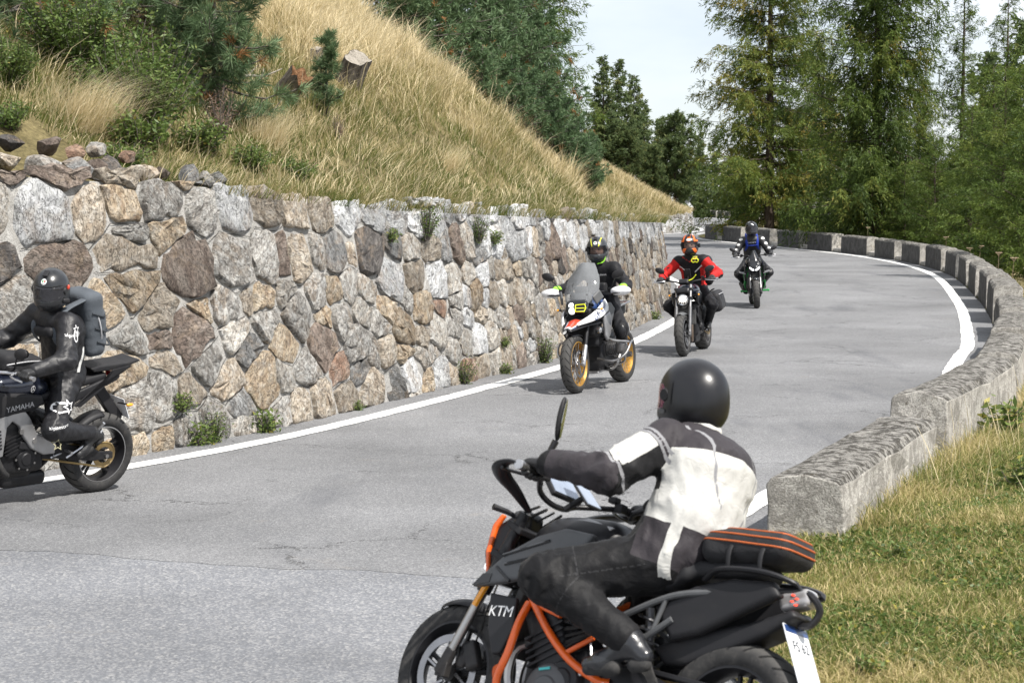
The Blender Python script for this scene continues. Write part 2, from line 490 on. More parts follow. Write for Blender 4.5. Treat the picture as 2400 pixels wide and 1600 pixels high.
def mat_stone(name, cols, scale=4.2, lichen=0.0, streak=(1, 1, 1.9)):
    m, nt, lk, b = nodes(name)
    oi = nt.new('ShaderNodeObjectInfo'); tc = nt.new('ShaderNodeTexCoord')
    off = nt.new('ShaderNodeVectorMath'); off.operation = 'MULTIPLY_ADD'; off.inputs[1].default_value = (37.0, 53.0, 71.0)
    cb = nt.new('ShaderNodeCombineXYZ')
    for i in range(3): lk.new(oi.outputs['Random'], cb.inputs[i])
    lk.new(cb.outputs[0], off.inputs[0]); lk.new(tc.outputs['Object'], off.inputs[2])
    rot = nt.new('ShaderNodeVectorRotate'); rot.rotation_type = 'AXIS_ANGLE'; rot.inputs['Axis'].default_value = (0.83, -0.52, 0.1)
    lk.new(off.outputs[0], rot.inputs['Vector']); lk.new(math_(nt, lk, 'MULTIPLY', oi.outputs['Random'], 9.0), rot.inputs['Angle'])
    vec = rot.outputs['Vector']
    a = noise(nt, lk, scale, 6, 0.62, vec=vec, sc3=streak, dist=0.7)
    col = ramp(nt, lk, a, [(0.28, cols[0]), (0.46, cols[1]), (0.66, cols[2])])
    f2 = noise(nt, lk, 26, 6, 0.75, vec=vec)
    bl = noise(nt, lk, 2.6, 5, 0.7, vec=vec, dist=1.0)
    col = mixc(nt, lk, ramp(nt, lk, bl, [(0.50, 0.0), (0.64, 0.55)]), col, (0.30, 0.205, 0.115))
    bl2 = noise(nt, lk, 3.4, 5, 0.7, vec=vec, dist=0.6, sc3=(1.3, 1.3, 1.0))
    col = mixc(nt, lk, ramp(nt, lk, bl2, [(0.55, 0.0), (0.68, 0.6)]), col, (0.13, 0.115, 0.10))
    col = mixc(nt, lk, 1.0, col, ramp(nt, lk, f2, [(0.28, 0.45), (0.5, 1.0), (0.75, 1.32)]), 'MULTIPLY')
    # thin dark seams and pits
    s = noise(nt, lk, scale * 2.1, 5, 0.6, vec=vec, sc3=(streak[0], streak[1], streak[2] * 1.5), dist=1.2)
    seam = ramp(nt, lk, math_(nt, lk, 'ABSOLUTE', math_(nt, lk, 'SUBTRACT', s, 0.5)), [(0.0, 0.75), (0.022, 0.0)])
    col = mixc(nt, lk, seam, col, (0.05, 0.042, 0.036))
    if lichen:
        l = noise(nt, lk, 13, 6, 0.7, vec=vec)
        col = mixc(nt, lk, ramp(nt, lk, l, [(0.5, 0.0), (0.58, lichen)]), col, (0.56, 0.57, 0.55))
    hs = nt.new('ShaderNodeHueSaturation')
    hs.inputs['Saturation'].default_value = 0.78
    lk.new(math_(nt, lk, 'MULTIPLY_ADD', oi.outputs['Random'], 0.50, 0.58), hs.inputs['Value'])
    lk.new(col, hs.inputs['Color']); lk.new(hs.outputs['Color'], b.inputs['Base Color'])
    b.inputs['Roughness'].default_value = 0.88; b.inputs['Specular IOR Level'].default_value = 0.25
    n1 = bump(nt, lk, b, a, 0.9, 0.05)
    n2 = bump(nt, lk, b, f2, 0.75, 0.018, n1)
    bump(nt, lk, b, math_(nt, lk, 'MULTIPLY', seam, -1.0), 0.8, 0.02, n2)
    return m

def mat_concrete(name, base, dark, amount, scale=11.0, moss=0.35):
    m, nt, lk, b = nodes(name)
    a = noise(nt, lk, 2.2, 6, 0.62)
    col = ramp(nt, lk, a, [(0.3, tuple(x * 0.8 for x in base)), (0.7, tuple(min(1, x * 1.2) for x in base))])
    p = noise(nt, lk, 75, 4, 0.7)
    col = mixc(nt, lk, 1.0, col, ramp(nt, lk, p, [(0.3, 0.42), (0.5, 1.0), (0.7, 1.4)]), 'MULTIPLY')
    l = noise(nt, lk, scale, 7, 0.72, dist=0.5)
    col = mixc(nt, lk, ramp(nt, lk, l, [(0.47, 0.0), (0.53, amount)]), col, dark)
    l2 = noise(nt, lk, scale * 1.6, 6, 0.7)
    col = mixc(nt, lk, ramp(nt, lk, l2, [(0.62, 0.0), (0.67, moss)]), col, (0.075, 0.06, 0.03))
    lk.new(col, b.inputs['Base Color']); b.inputs['Roughness'].default_value = 0.92; b.inputs['Specular IOR Level'].default_value = 0.2
    n1 = bump(nt, lk, b, p, 0.8, 0.012)
    bump(nt, lk, b, l, 0.9, 0.03, n1)
    return m

def mat_ground(name, stops, scale=1.4, fine=24, bmp=0.7):
    m, nt, lk, b = nodes(name)
    a = noise(nt, lk, scale, 7, 0.68, dist=0.4)
    col = ramp(nt, lk, a, stops)
    f = noise(nt, lk, fine, 5, 0.7)
    col = mixc(nt, lk, 1.0, col, ramp(nt, lk, f, [(0.3, 0.5), (0.7, 1.4)]), 'MULTIPLY')
    lk.new(col, b.inputs['Base Color']); b.inputs['Roughness'].default_value = 0.95; b.inputs['Specular IOR Level'].default_value = 0.15
    bump(nt, lk, b, f, bmp, 0.05)
    return m

def mat_blade(name, stops, trans=0.35, rough=0.6):
    """leaves, needles and grass: tone comes with each blade"""
    m, nt, lk, b = nodes(name)
    at = nt.new('ShaderNodeAttribute'); at.attribute_name = 'tone'
    col = ramp(nt, lk, at.outputs['Fac'], stops)
    lk.new(col, b.inputs['Base Color']); b.inputs['Roughness'].default_value = rough; b.inputs['Specular IOR Level'].default_value = 0.3
    tr = nt.new('ShaderNodeBsdfTranslucent'); lk.new(col, tr.inputs['Color'])
    mx = nt.new('ShaderNodeMixShader'); mx.inputs[0].default_value = trans
    out = nt['Material Output'] if 'Material Output' in nt else [n for n in nt if n.type == 'OUTPUT_MATERIAL'][0]
    lk.new(b.outputs[0], mx.inputs[1]); lk.new(tr.outputs[0], mx.inputs[2]); lk.new(mx.outputs[0], out.inputs['Surface'])
    return m

def mat_bark(name, c1, c2, scale=6.0):
    m, nt, lk, b = nodes(name)
    a = noise(nt, lk, scale, 6, 0.7, sc3=(1.6, 1.6, 0.35))
    lk.new(ramp(nt, lk, a, [(0.33, c1), (0.68, c2)]), b.inputs['Base Color'])
    b.inputs['Roughness'].default_value = 0.93; b.inputs['Specular IOR Level'].default_value = 0.15
    bump(nt, lk, b, a, 1.0, 0.06); return m

def mat_paint_line():
    m, nt, lk, b = nodes('road_paint')
    a = noise(nt, lk, 30, 6, 0.75); g = noise(nt, lk, 2.0, 5, 0.6)
    col = ramp(nt, lk, g, [(0.3, (0.68, 0.68, 0.66)), (0.7, (0.84, 0.84, 0.82))])
    col = mixc(nt, lk, ramp(nt, lk, a, [(0.66, 0.0), (0.74, 0.75)]), col, (0.22, 0.22, 0.22))
    lk.new(col, b.inputs['Base Color']); b.inputs['Roughness'].default_value = 0.7
    bump(nt, lk, b, a, 0.3, 0.006); return m

M_ROAD = mat_asphalt('asphalt_fine', (0.172, 0.174, 0.180), (0.36, 0.36, 0.355), 95, 0.9, 0.6)
M_CHIP = mat_asphalt('asphalt_coarse', (0.168, 0.174, 0.188), (0.44, 0.43, 0.41), 80, 0.15, 0.35)
M_LINE = mat_paint_line()
M_MORTAR = mat_concrete('mortar', (0.37, 0.36, 0.34), (0.25, 0.24, 0.22), 0.5, 5.0, 0.15)
M_CONC = mat_concrete('parapet_concrete', (0.44, 0.42, 0.385), (0.14, 0.13, 0.115), 0.5, 9.0, 0.5)
M_TOP = mat_concrete('parapet_lichen', (0.25, 0.24, 0.22), (0.045, 0.041, 0.035), 0.92, 12.0, 0.9)
M_SHADE_GRIME = mat_concrete('parapet_shade_grime', (0.085, 0.082, 0.08), (0.045, 0.044, 0.042), 0.8, 4.0, 0.2)  # road-facing sides: their shade is put into the colour, along with some grime
STONES = [
    mat_stone('stone_tan', [(0.21, 0.155, 0.10), (0.37, 0.30, 0.215), (0.50, 0.43, 0.33)], lichen=0.25),
    mat_stone('stone_ochre', [(0.25, 0.15, 0.07), (0.40, 0.29, 0.165), (0.49, 0.41, 0.29)], lichen=0.2),
    mat_stone('stone_grey', [(0.17, 0.155, 0.135), (0.30, 0.28, 0.25), (0.43, 0.41, 0.37)], lichen=0.4),
    mat_stone('stone_brown', [(0.085, 0.06, 0.045), (0.18, 0.13, 0.10), (0.29, 0.235, 0.19)]),
    mat_stone('stone_rust', [(0.14, 0.06, 0.03), (0.30, 0.16, 0.09), (0.38, 0.29, 0.22)]),
    mat_stone('stone_pale', [(0.30, 0.265, 0.22), (0.44, 0.40, 0.34), (0.54, 0.50, 0.43)], lichen=0.5),
    mat_stone('stone_slate', [(0.12, 0.12, 0.12), (0.22, 0.22, 0.215), (0.33, 0.335, 0.33)]),
    mat_stone('stone_white', [(0.40, 0.405, 0.41), (0.58, 0.59, 0.60), (0.72, 0.73, 0.735)], lichen=0.6),
    mat_stone('stone_dark', [(0.045, 0.042, 0.04), (0.095, 0.085, 0.08), (0.17, 0.155, 0.14)]),
]
M_HILL = mat_ground('hill_soil', [(0.3, (0.08, 0.065, 0.03)), (0.48, (0.15, 0.125, 0.06)), (0.62, (0.22, 0.18, 0.09)), (0.75, (0.10, 0.105, 0.035))])
M_VERGE = mat_ground('verge_soil', [(0.3, (0.10, 0.095, 0.03)), (0.5, (0.17, 0.145, 0.06)), (0.7, (0.24, 0.19, 0.10))], 1.8)
M_FOREST = mat_ground('forest_floor', [(0.3, (0.03, 0.035, 0.012)), (0.55, (0.07, 0.065, 0.025)), (0.75, (0.15, 0.115, 0.05))], 0.7)
M_BARK = mat_bark('bark_larch', (0.035, 0.027, 0.022), (0.13, 0.10, 0.08))
M_BARKG = mat_bark('bark_grey', (0.05, 0.042, 0.036), (0.26, 0.235, 0.21), 11.0)
M_CUTWOOD = mat_bark('cut_wood', (0.28, 0.25, 0.21), (0.46, 0.42, 0.36), 14.0)
M_ROTWOOD = mat_bark('rotten_wood', (0.10, 0.05, 0.025), (0.34, 0.19, 0.10), 16.0)
M_LARCH = mat_blade('larch_needles', [(0.0, (0.04, 0.068, 0.014)), (0.4, (0.10, 0.15, 0.028)), (0.7, (0.18, 0.205, 0.04)), (1.0, (0.31, 0.225, 0.05))], 0.38)
M_SPRUCE = mat_blade('young_larch_needles', [(0.0, (0.033, 0.065, 0.013)), (0.5, (0.10, 0.15, 0.026)), (1.0, (0.19, 0.225, 0.045))], 0.36)
M_PINE = mat_blade('pine_needles', [(0.0, (0.03, 0.06, 0.028)), (0.5, (0.09, 0.15, 0.065)), (0.9, (0.17, 0.24, 0.12)), (1.0, (0.26, 0.12, 0.04))], 0.25)
M_FARPINE = mat_blade('far_needles', [(0.0, (0.055, 0.085, 0.04)), (0.6, (0.12, 0.165, 0.06)), (1.0, (0.22, 0.22, 0.075))], 0.4)
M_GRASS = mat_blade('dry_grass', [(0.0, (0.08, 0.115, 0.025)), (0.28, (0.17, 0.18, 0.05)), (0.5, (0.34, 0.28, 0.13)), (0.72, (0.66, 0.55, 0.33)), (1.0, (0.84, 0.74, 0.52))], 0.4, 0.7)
M_TURF = mat_blade('verge_grass', [(0.0, (0.06, 0.10, 0.018)), (0.45, (0.15, 0.185, 0.04)), (0.7, (0.32, 0.28, 0.10)), (1.0, (0.62, 0.51, 0.28))], 0.38, 0.65)
M_LEAF = mat_blade('shrub_leaves', [(0.0, (0.03, 0.06, 0.012)), (0.5, (0.095, 0.15, 0.036)), (0.9, (0.20, 0.25, 0.075)), (1.0, (0.34, 0.30, 0.07))], 0.35, 0.45)
M_DEADPLANT = mat_blade('dead_plant', [(0.0, (0.12, 0.075, 0.055)), (0.5, (0.26, 0.17, 0.13)), (1.0, (0.46, 0.37, 0.28))], 0.25, 0.8)

def quad_strip(Lp, Rp, z=0.0):
    n = len(Lp)
    V = np.zeros((2 * n, 3)); V[:n, :2] = Lp; V[n:, :2] = Rp; V[:, 2] = z
    F = np.array([[i, n + i, n + i + 1, i + 1] for i in range(n - 1)])
    return V, F
def normals2(C):
    T = np.gradient(C, axis=0); T /= np.linalg.norm(T, axis=1)[:, None]
    return T, np.stack([T[:, 1], -T[:, 0]], 1)          # right-hand side of the direction of travel

# ------------------------------------------------------------------ the road
WALL_PTS = [(-14, 3.5), (-12.6, 7.0), (-10.2, 10.0), (-7.4, 12.6), (-5.2, 14.75), (-3.95, 16.25), (-2.62, 18.6), (-1.22, 22.1), (0.27, 26.4), (1.27, 29.9), (2.42, 35.4), (3.12, 40), (3.52, 45), (3.72, 52), (3.5, 60), (2.8, 72), (2.6, 84), (4.0, 96), (7.2, 106), (9.7, 112.5), (11.0, 121), (11.4, 140), (10.4, 165), (8, 195)]
EDGE_PTS = [(1.5, 2), (1.45, 5), (1.35, 7.3), (1.12, 8.7), (0.98, 10), (1.17, 11.4), (1.67, 12.98), (3.05, 16.5), (4.75, 20.7), (6.58, 27.2), (7.53, 30.8), (9.83, 41.9), (12.3, 57), (12.75, 70), (11.45, 81.5), (9.5, 96), (10.1, 106), (13.4, 116), (16.6, 129), (18.0, 145), (17.8, 166), (16.6, 184), (14.5, 205)]
WALL = catmull(WALL_PTS, 2400); WT, WN = normals2(WALL)          # WN points to the road
EDGE = catmull(EDGE_PTS, 2400); ET, EN = normals2(EDGE)          # EN points away from the road
def at_y(C, y): return int(np.argmin(np.abs(C[:, 1] - y)))
def road_sheet(name, mat, z, i0, j0, grow, label=None):
    a = np.linspace(i0, 2399, 300).astype(int); b = np.linspace(j0, 2399, 300).astype(int)
    L, R = WALL[a] - WN[a] * grow, EDGE[b] + EN[b] * grow
    V, F = quad_strip(L, R, z)
    return tag(obj(name, make_mesh(V, F), mat), kind='structure')
road_sheet('road', M_CHIP, 0.0, 0, 0, 0.12)
# newer, finer surface laid over the coarse one; its ragged edge crosses the foreground
edge_pts = catmull([(-14.5, 15.2), (-9.5, 13.6), (-6.0, 12.75), (-3.25, 12.65), (-2.2, 12.3), (-1.45, 12.05), (-0.9, 11.98), (-0.3, 11.75), (0.3, 11.72), (0.9, 11.35), (1.6, 11.0)], 240)
edge_pts[:, 1] += 0.02 * vnoise(edge_pts, 6.0, 3) + 0.012 * vnoise(edge_pts, 22.0, 4) + 0.008 * vnoise(edge_pts, 60.0, 8)
far = [tuple(EDGE[i] + EN[i] * 0.1) for i in range(at_y(EDGE, 11.2), 2400, 20)]
back = [tuple(WALL[i] - WN[i] * 0.1) for i in range(2399, at_y(WALL, 8.5), -20)]
poly = [tuple(p) for p in edge_pts if p[1] < 14.0 and p[0] < 1.1] + far + back
bm = bmesh.new(); vs = [bm.verts.new((p[0], p[1], 0.002)) for p in poly]
f = bm.faces.new(vs); bm.normal_update()
if f.normal.z < 0: f.normal_flip()
bmesh.ops.triangulate(bm, faces=[f]); me = bpy.data.meshes.new('mesh'); bm.to_mesh(me); bm.free()
tag(obj('road_surface', me, M_ROAD), kind='structure')
def painted_line(C, N, i0, i1, off, w, name, label):
    idx = np.arange(i0, i1, 1 if i1 - i0 < 1600 else 2)
    c = C[idx] + N[idx] * off
    j1 = 0.010 * vnoise(c, 9, 5) + 0.008 * vnoise(c, 33, 6); j2 = 0.010 * vnoise(c, 9, 15) + 0.008 * vnoise(c, 33, 16)
    V, F = quad_strip(c - N[idx] * (w / 2 + j1)[:, None], c + N[idx] * (w / 2 + j2)[:, None], 0.0085)
    return tag(obj(name, make_mesh(V, F), M_LINE), kind='structure')
painted_line(WALL, WN, at_y(WALL, 9), 2300, 0.47, 0.21, 'painted_line', '')
painted_line(EDGE, EN, at_y(EDGE, 13.4), 2300, -0.45, 0.20, 'painted_line', '')

# ------------------------------------------------------------------ ground beyond the road
def ground_z(d, y):
    """height of the outer verge, d metres beyond the road edge"""
    near = np.clip((26 - y) / 9.0, 0, 1)
    zn = 0.02 + 0.06 * np.clip(d, 0, 1.5) + 0.03 * np.clip(d - 1.5, 0, 20)
    zf = 0.02 - 0.10 * np.clip(d, 0, 1.0) - 0.22 * np.clip(d - 1.0, 0, 5) - 0.36 * np.clip(d - 6.0, 0, 60) - 0.1 * np.clip(d - 66, 0, 300)
    fade = np.clip((np.asarray(y) - 85) / 20, 0, 1)
    zf = zf * (1 - 0.55 * fade)
    return near * zn + (1 - near) * zf
ds = np.array([0.0, 0.25, 0.5, 0.8, 1.2, 1.7, 2.3, 3, 4, 5, 6.5, 8, 10, 13, 17, 22, 30, 42, 60, 90, 140, 220, 340])
jj = np.linspace(0, 2399, 260).astype(int)
GV = np.zeros((len(jj), len(ds), 3))
for q, d in enumerate(ds):
    p = EDGE[jj] + EN[jj] * d
    GV[:, q, :2] = p; GV[:, q, 2] = ground_z(d, EDGE[jj, 1]) + 0.03 * min(d, 2.0) * vnoise(p, 0.9, 11)
n1, n2 = GV.shape[:2]
ii = np.arange(n1 * n2).reshape(n1, n2)
GF = np.stack([ii[:-1, :-1], ii[:-1, 1:], ii[1:, 1:], ii[1:, :-1]], -1).reshape(-1, 4)
fm = (np.repeat(np.clip(EDGE[jj[:-1], 1] > 25, 0, 1), n2 - 1)).astype(int)
verge = obj('verge', make_mesh(GV.reshape(-1, 3), GF, True, fm), [M_VERGE, M_FOREST], kind='structure')
def verge_point(x, y):
    i = int(np.argmin((EDGE[:, 0] - x) ** 2 + (EDGE[:, 1] - y) ** 2))
    d = float((np.array([x, y]) - EDGE[i]) @ EN[i])
    return float(ground_z(max(d, 0), EDGE[i, 1])), d
bm = bmesh.new()
s = 1500
for p in ((-s, -s), (s, -s), (s, s), (-s, s)): bm.verts.new((p[0], p[1], -42))
bm.faces.new(bm.verts[:]); me = bpy.data.meshes.new('mesh'); bm.to_mesh(me); bm.free()
tag(obj('valley_ground', me, M_FOREST), kind='structure')

# ------------------------------------------------------------------ hillside above the wall
TOPY = np.array([2, 12, 15.3, 18.5, 22, 28, 35, 45, 52, 70, 84, 96, 106, 112, 121, 140, 195.0])
TOPZ = np.array([2.75, 2.68, 2.52, 2.36, 2.17, 2.0, 1.84, 1.66, 1.6, 1.5, 1.3, 1.1, 1.0, 1.0, 1.0, 1.0, 1.0])
BATTER = 0.13
def top_z(y): return np.interp(y, TOPY, TOPZ)
def hill_rise(u, y):
    m = np.interp(y, [10, 18, 30, 45, 70, 95, 110, 140], [0.50, 0.55, 0.66, 0.74, 0.70, 0.6, 0.58, 0.55])
    near = 0.30 * np.clip(u - 0.1, 0, 0.7) + m * np.clip(u - 0.8, 0, 14) + 0.9 * m * np.clip(u - 14.8, 0, 60)
    nose = 0.30 * np.clip(u - 0.05, 0, 1.35) + 0.98 * np.clip(u - 1.4, 0, 1.6) + 0.66 * np.clip(u - 3.0, 0, 60)
    k = np.clip((np.asarray(y) - 22) / 8.0, 0, 1) * np.clip((95 - np.asarray(y)) / 10.0, 0, 1)
    return near * (1 - k) + nose * k
def hill_uv(i, u):
    """point of the hill u metres behind the wall's top edge at wall sample i"""
    y0 = WALL[i, 1]; h = top_z(y0)
    p = WALL[i] - WN[i] * (BATTER * h + u)[..., None]
    z = h - 0.06 + hill_rise(u, y0)
    amp = np.clip(u / 1.5, 0, 1)
    z = z + amp * (0.17 * vnoise(p, 0.45, 21) + 0.06 * vnoise(p, 1.7, 22))
    return np.concatenate([p, np.asarray(z)[..., None]], -1)
def hill_at(x, y):
    """hill point over (x, y)"""
    d2 = (WALL[:, 0] - x) ** 2 + (WALL[:, 1] - y) ** 2
    i = int(np.argmin(d2)); h = top_z(WALL[i, 1])
    u = math.sqrt(d2[i]) - BATTER * h
    return Vector(hill_uv(np.array([i]), np.array([u]))[0])
us = np.r_[0.0, 0.15, 0.3, 0.5, np.linspace(0.75, 12, 40), 13, 14, 16, 18, 21, 25, 30]
def hill_sheet(name, i0, i1, n, us):
    ii_ = np.linspace(i0, i1, n).astype(int)
    I, U = np.meshgrid(ii_, us, indexing='ij')
    H = hill_uv(I.ravel(), U.ravel()).reshape(n, len(us), 3)
    q = np.arange(n * len(us)).reshape(n, len(us))
    F = np.stack([q[:-1, :-1], q[1:, :-1], q[1:, 1:], q[:-1, 1:]], -1).reshape(-1, 4)
    return tag(obj(name, make_mesh(H.reshape(-1, 3), F, True), M_HILL), kind='structure')
hill_sheet('hillside', at_y(WALL, 8), at_y(WALL, 78), 300, us)
hill_sheet('far_hillside', at_y(WALL, 100), 2390, 120, np.r_[0, 0.3, 0.6, np.linspace(1, 9, 22), 10, 12])

# ------------------------------------------------------------------ retaining wall of stones
def clip_poly(poly, n, d):
    out = []
    for i in range(len(poly)):
        a, b = poly[i - 1], poly[i]
        da, db = a @ n - d, b @ n - d
        if da <= 0: 
            out.append(a)
            if db > 0: out.append(a + (b - a) * (da / (da - db)))
        elif db <= 0: out.append(a + (b - a) * (da / (da - db)))
    return out
ARC = np.r_[0, np.cumsum(np.linalg.norm(np.diff(WALL, axis=0), axis=1))]
def wall_frame(a):
    """foot point, road normal and top height at arc length a"""
    x = np.interp(a, ARC, WALL[:, 0]); y = np.interp(a, ARC, WALL[:, 1])
    nx = np.interp(a, ARC, WN[:, 0]); ny = np.interp(a, ARC, WN[:, 1])
    return x, y, nx, ny
def wall_xyz(A, v, out):
    x, y, nx, ny = wall_frame(A)
    o = out - BATTER * v
    return np.stack([x + nx * o, y + ny * o, v + BATTER * out], -1)
A0, A1 = ARC[at_y(WALL, 13.2)], ARC[at_y(WALL, 58)]
AM = ARC[at_y(WALL, 23.5)]                                       # here the pointed masonry ends and the dry, smaller stones begin
wall = empty('retaining_wall', 'long battered retaining wall of rough stones between road and grassy hillside', 'wall', (float(WALL[at_y(WALL, 20), 0]), float(WALL[at_y(WALL, 20), 1]), 0))
def wall_parts(parent, A0, A1, cell, seed, joint, mats_of, n_single, top_fn, name='stone', vertical=0.0):
    r = np.random.default_rng(seed)
    # rough wavering courses of differing height; stones of differing width in each, some halved or doubled
    sites = []; v = -0.12
    while v < 2.95:
        hf = r.uniform(0.62, 1.45); a = A0 - 1 + r.uniform(0, 0.4)
        while a < A1 + 1:
            w, h = cell(a); hh = h * hf; ww = w * r.uniform(0.42, 1.75); vc = v + hh / 2 + 0.09 * vnoise(np.array([a, v]), 0.9, seed + 60) + r.normal(0, 0.05) * h
            if r.random() < 0.24 and hh > 0.3: sites += [(a + ww / 2, vc - hh * 0.26), (a + ww / 2 + r.normal(0, 0.03), vc + hh * 0.26)]
            else: sites.append((a + ww / 2, vc))
            a += ww
        v += cell(A0 + 2)[1] * hf
    S = np.array(sites); Wt = np.array([0.30 * cell(q[0])[0] * cell(q[0])[1] * r.uniform(-1, 1) for q in sites])
    stones = []; lines = []
    for i, s in enumerate(S):
        if not (A0 - 0.2 < s[0] < A1 + 0.2): continue
        _, wy, _, _ = wall_frame(s[0]); Ht = top_fn(wy)
        if s[1] < -0.2 or s[1] > Ht + 0.3: continue
        asp = 0.90 + vertical * 0.25                              # >1: upright cells
        poly = [s + np.array(q) for q in ((-0.9, -0.9), (0.9, -0.9), (0.9, 0.9), (-0.9, 0.9))]
        D = S - s; near = np.where((np.abs(D[:, 0]) < 1.6) & (np.abs(D[:, 1]) < 1.4))[0]
        near = near[np.argsort((D[near] ** 2).sum(1))]
        for j in near[1:40]:
            d = D[j] * np.array([1.0 * asp, 1.0 / asp]); 
            n = D[j] * np.array([asp ** 2, 1 / asp ** 2]); mid = s + D[j] * (0.5 + np.clip((Wt[i] - Wt[j]) / (2 * (D[j] @ D[j]) + 1e-6), -0.22, 0.22))
            poly = clip_poly(poly, n, n @ mid)
            if len(poly) < 3: break
        top = Ht + r.uniform(-0.07, 0.10)
        poly = clip_poly(poly, np.array([0, 1.0]), top); poly = clip_poly(poly, np.array([0, -1.0]), 0.03)
        if len(poly) < 3: continue
        P = np.array(poly); c = P.mean(0); rad = np.sqrt(((P - c) ** 2).sum(1)).mean()
        if rad < 0.05: continue
        if s[0] < AM + 1.0 and r.random() < 0.75:
            for q in range(len(P)):                              # struck joint lines below the stones
                e0, e1 = P[q - 1], P[q]; d_ = e1 - e0
                if e0[1] + e1[1] < 2 * c[1] and abs(d_[0]) > 1.1 * abs(d_[1]) and min(e0[1], e1[1]) > 0.08: lines.append((e0, e1))
        jt = joint(s[0]) * r.uniform(0.7, 1.5)
        P = c + (P - c) * max(0.55, 1 - jt / rad)
        # rounded, resampled outline
        for cf in (0.07, 0.18):
            nxt = np.roll(P, -1, 0); P = np.stack([P * (1 - cf) + nxt * cf, P * cf + nxt * (1 - cf)], 1).reshape(-1, 2)
        L = np.r_[0, np.cumsum(np.linalg.norm(np.diff(np.vstack([P, P[:1]]), axis=0), axis=1))]
        m = 17; u = (np.arange(m) + r.uniform(-0.3, 0.3, m)) / m * L[-1]
        Pc = np.vstack([P, P[:1]]); P = np.stack([np.interp(u % L[-1], L, Pc[:, k]) for k in (0, 1)], 1)
        P += r.normal(0, 0.04 * rad, P.shape)
        stones.append((c, rad, P, s))
    def shape(c, rad, P):
        m = len(P)
        h = min(0.05, rad * r.uniform(0.08, 0.24)); tilt = r.normal(0, 0.05, 2)
        rings = [(1.0, -0.05, 0.0), (0.975, h * 0.55, 0.12), (0.87, h * 0.95, 0.16), (0.48, h * 1.0, 0.22)]
        V = []
        for sc, dep, nz in rings:
            p = c + (P - c) * sc
            if sc < 1: p = p + r.normal(0, 0.022 * rad, p.shape)
            o = dep + (p - c) @ tilt * (1 if dep > 0 else 0) + r.normal(0, nz * h, m)
            V.append(wall_xyz(p[:, 0], p[:, 1], o))
        cc = wall_xyz(c[:1], c[1:], np.array([h * r.uniform(0.9, 1.3)]))
        V = np.vstack(V + [cc]); F = []
        for q in range(3):
            for k in range(m):
                k2 = (k + 1) % m
                F += [[q * m + k, q * m + k2, (q + 1) * m + k2], [q * m + k, (q + 1) * m + k2, (q + 1) * m + k]]
        F += [[3 * m + k, 3 * m + (k + 1) % m, 4 * m] for k in range(m)]
        return V, np.array(F)
    # the stones that show largest come first
    size = []
    for c, rad, P, s in stones:
        x, y, nx, ny = wall_frame(s[0]); size.append(rad / max(y, 1) * max(0.15, -(nx * x + ny * y) / math.hypot(x, y)))
    order = np.argsort(size)[::-1]
    RV, RF, RM, off = [], [], [], 0
    for k, i in enumerate(order):
        c, rad, P, s = stones[i]
        V, F = shape(c, rad, P); mi = mats_of(c, rad, r)
        if k < n_single:
            me = make_mesh(V, F, True); me.set_sharp_from_angle(angle=math.radians(48))
            obj(name, me, STONES[mi], parent).matrix_parent_inverse = parent.matrix_world.inverted()
        else:
            RV.append(V); RF.append(F + off); RM += [mi] * len(F); off += len(V)
    if RV:
        me = make_mesh(np.vstack(RV), np.vstack(RF), True, RM); me.set_sharp_from_angle(angle=math.radians(48))
        o = obj('small_stones', me, STONES, parent, kind='stuff'); o.matrix_parent_inverse = parent.matrix_world.inverted()
    if lines:
        LV, LF = [], []
        for e0, e1 in lines:
            t = np.linspace(0, 1, 5)[:, None]; p = e0 + (e1 - e0) * t; p[:, 1] += r.normal(0, 0.004, 5) - 0.004; w = 0.0045 * r.uniform(0.5, 1.3, 5)
            o = 0.016 * vnoise(p, 3.0, 31) + 0.01 * vnoise(p, 11.0, 32) + 0.015
            k = len(LV) * 10; LV.append(np.concatenate([wall_xyz(p[:, 0], p[:, 1] - w, o), wall_xyz(p[:, 0], p[:, 1] + w, o)])); LF += [[k + q, k + q + 1, k + 6 + q, k + 5 + q] for q in range(4)]
        o = obj('joint_lines', make_mesh(np.vstack(LV), np.array(LF)), pbr('joint_dark', (0.05, 0.047, 0.043), 0.95), parent, kind='stuff'); o.matrix_parent_inverse = parent.matrix_world.inverted()
    # the mortared core they sit in, with its top
    a = np.linspace(A0, A1, int((A1 - A0) / 0.12)); vv = np.linspace(0, 1, 24)
    _, wy, _, _ = wall_frame(a); Ht = top_fn(wy)
    G = np.zeros((len(a), len(vv) + 1, 3))
    for k, t in enumerate(vv):
        v = -0.06 + (Ht + 0.02) * t
        o = 0.016 * vnoise(np.stack([a, v], -1), 3.0, 31) + 0.01 * vnoise(np.stack([a, v], -1), 11.0, 32)
        G[:, k] = wall_xyz(a, v, o)
    G[:, -1] = wall_xyz(a, Ht - 0.03, np.full(len(a), -0.5)); 
    n1, n2 = G.shape[:2]; q = np.arange(n1 * n2).reshape(n1, n2)
    F = np.stack([q[:-1, :-1], q[1:, :-1], q[1:, 1:], q[:-1, 1:]], -1).reshape(-1, 4)
    o = obj('mortar', make_mesh(G.reshape(-1, 3), F, True), M_MORTAR, parent); o.matrix_parent_inverse = parent.matrix_world.inverted()
    return len(stones)
bpy.context.view_layer.update()
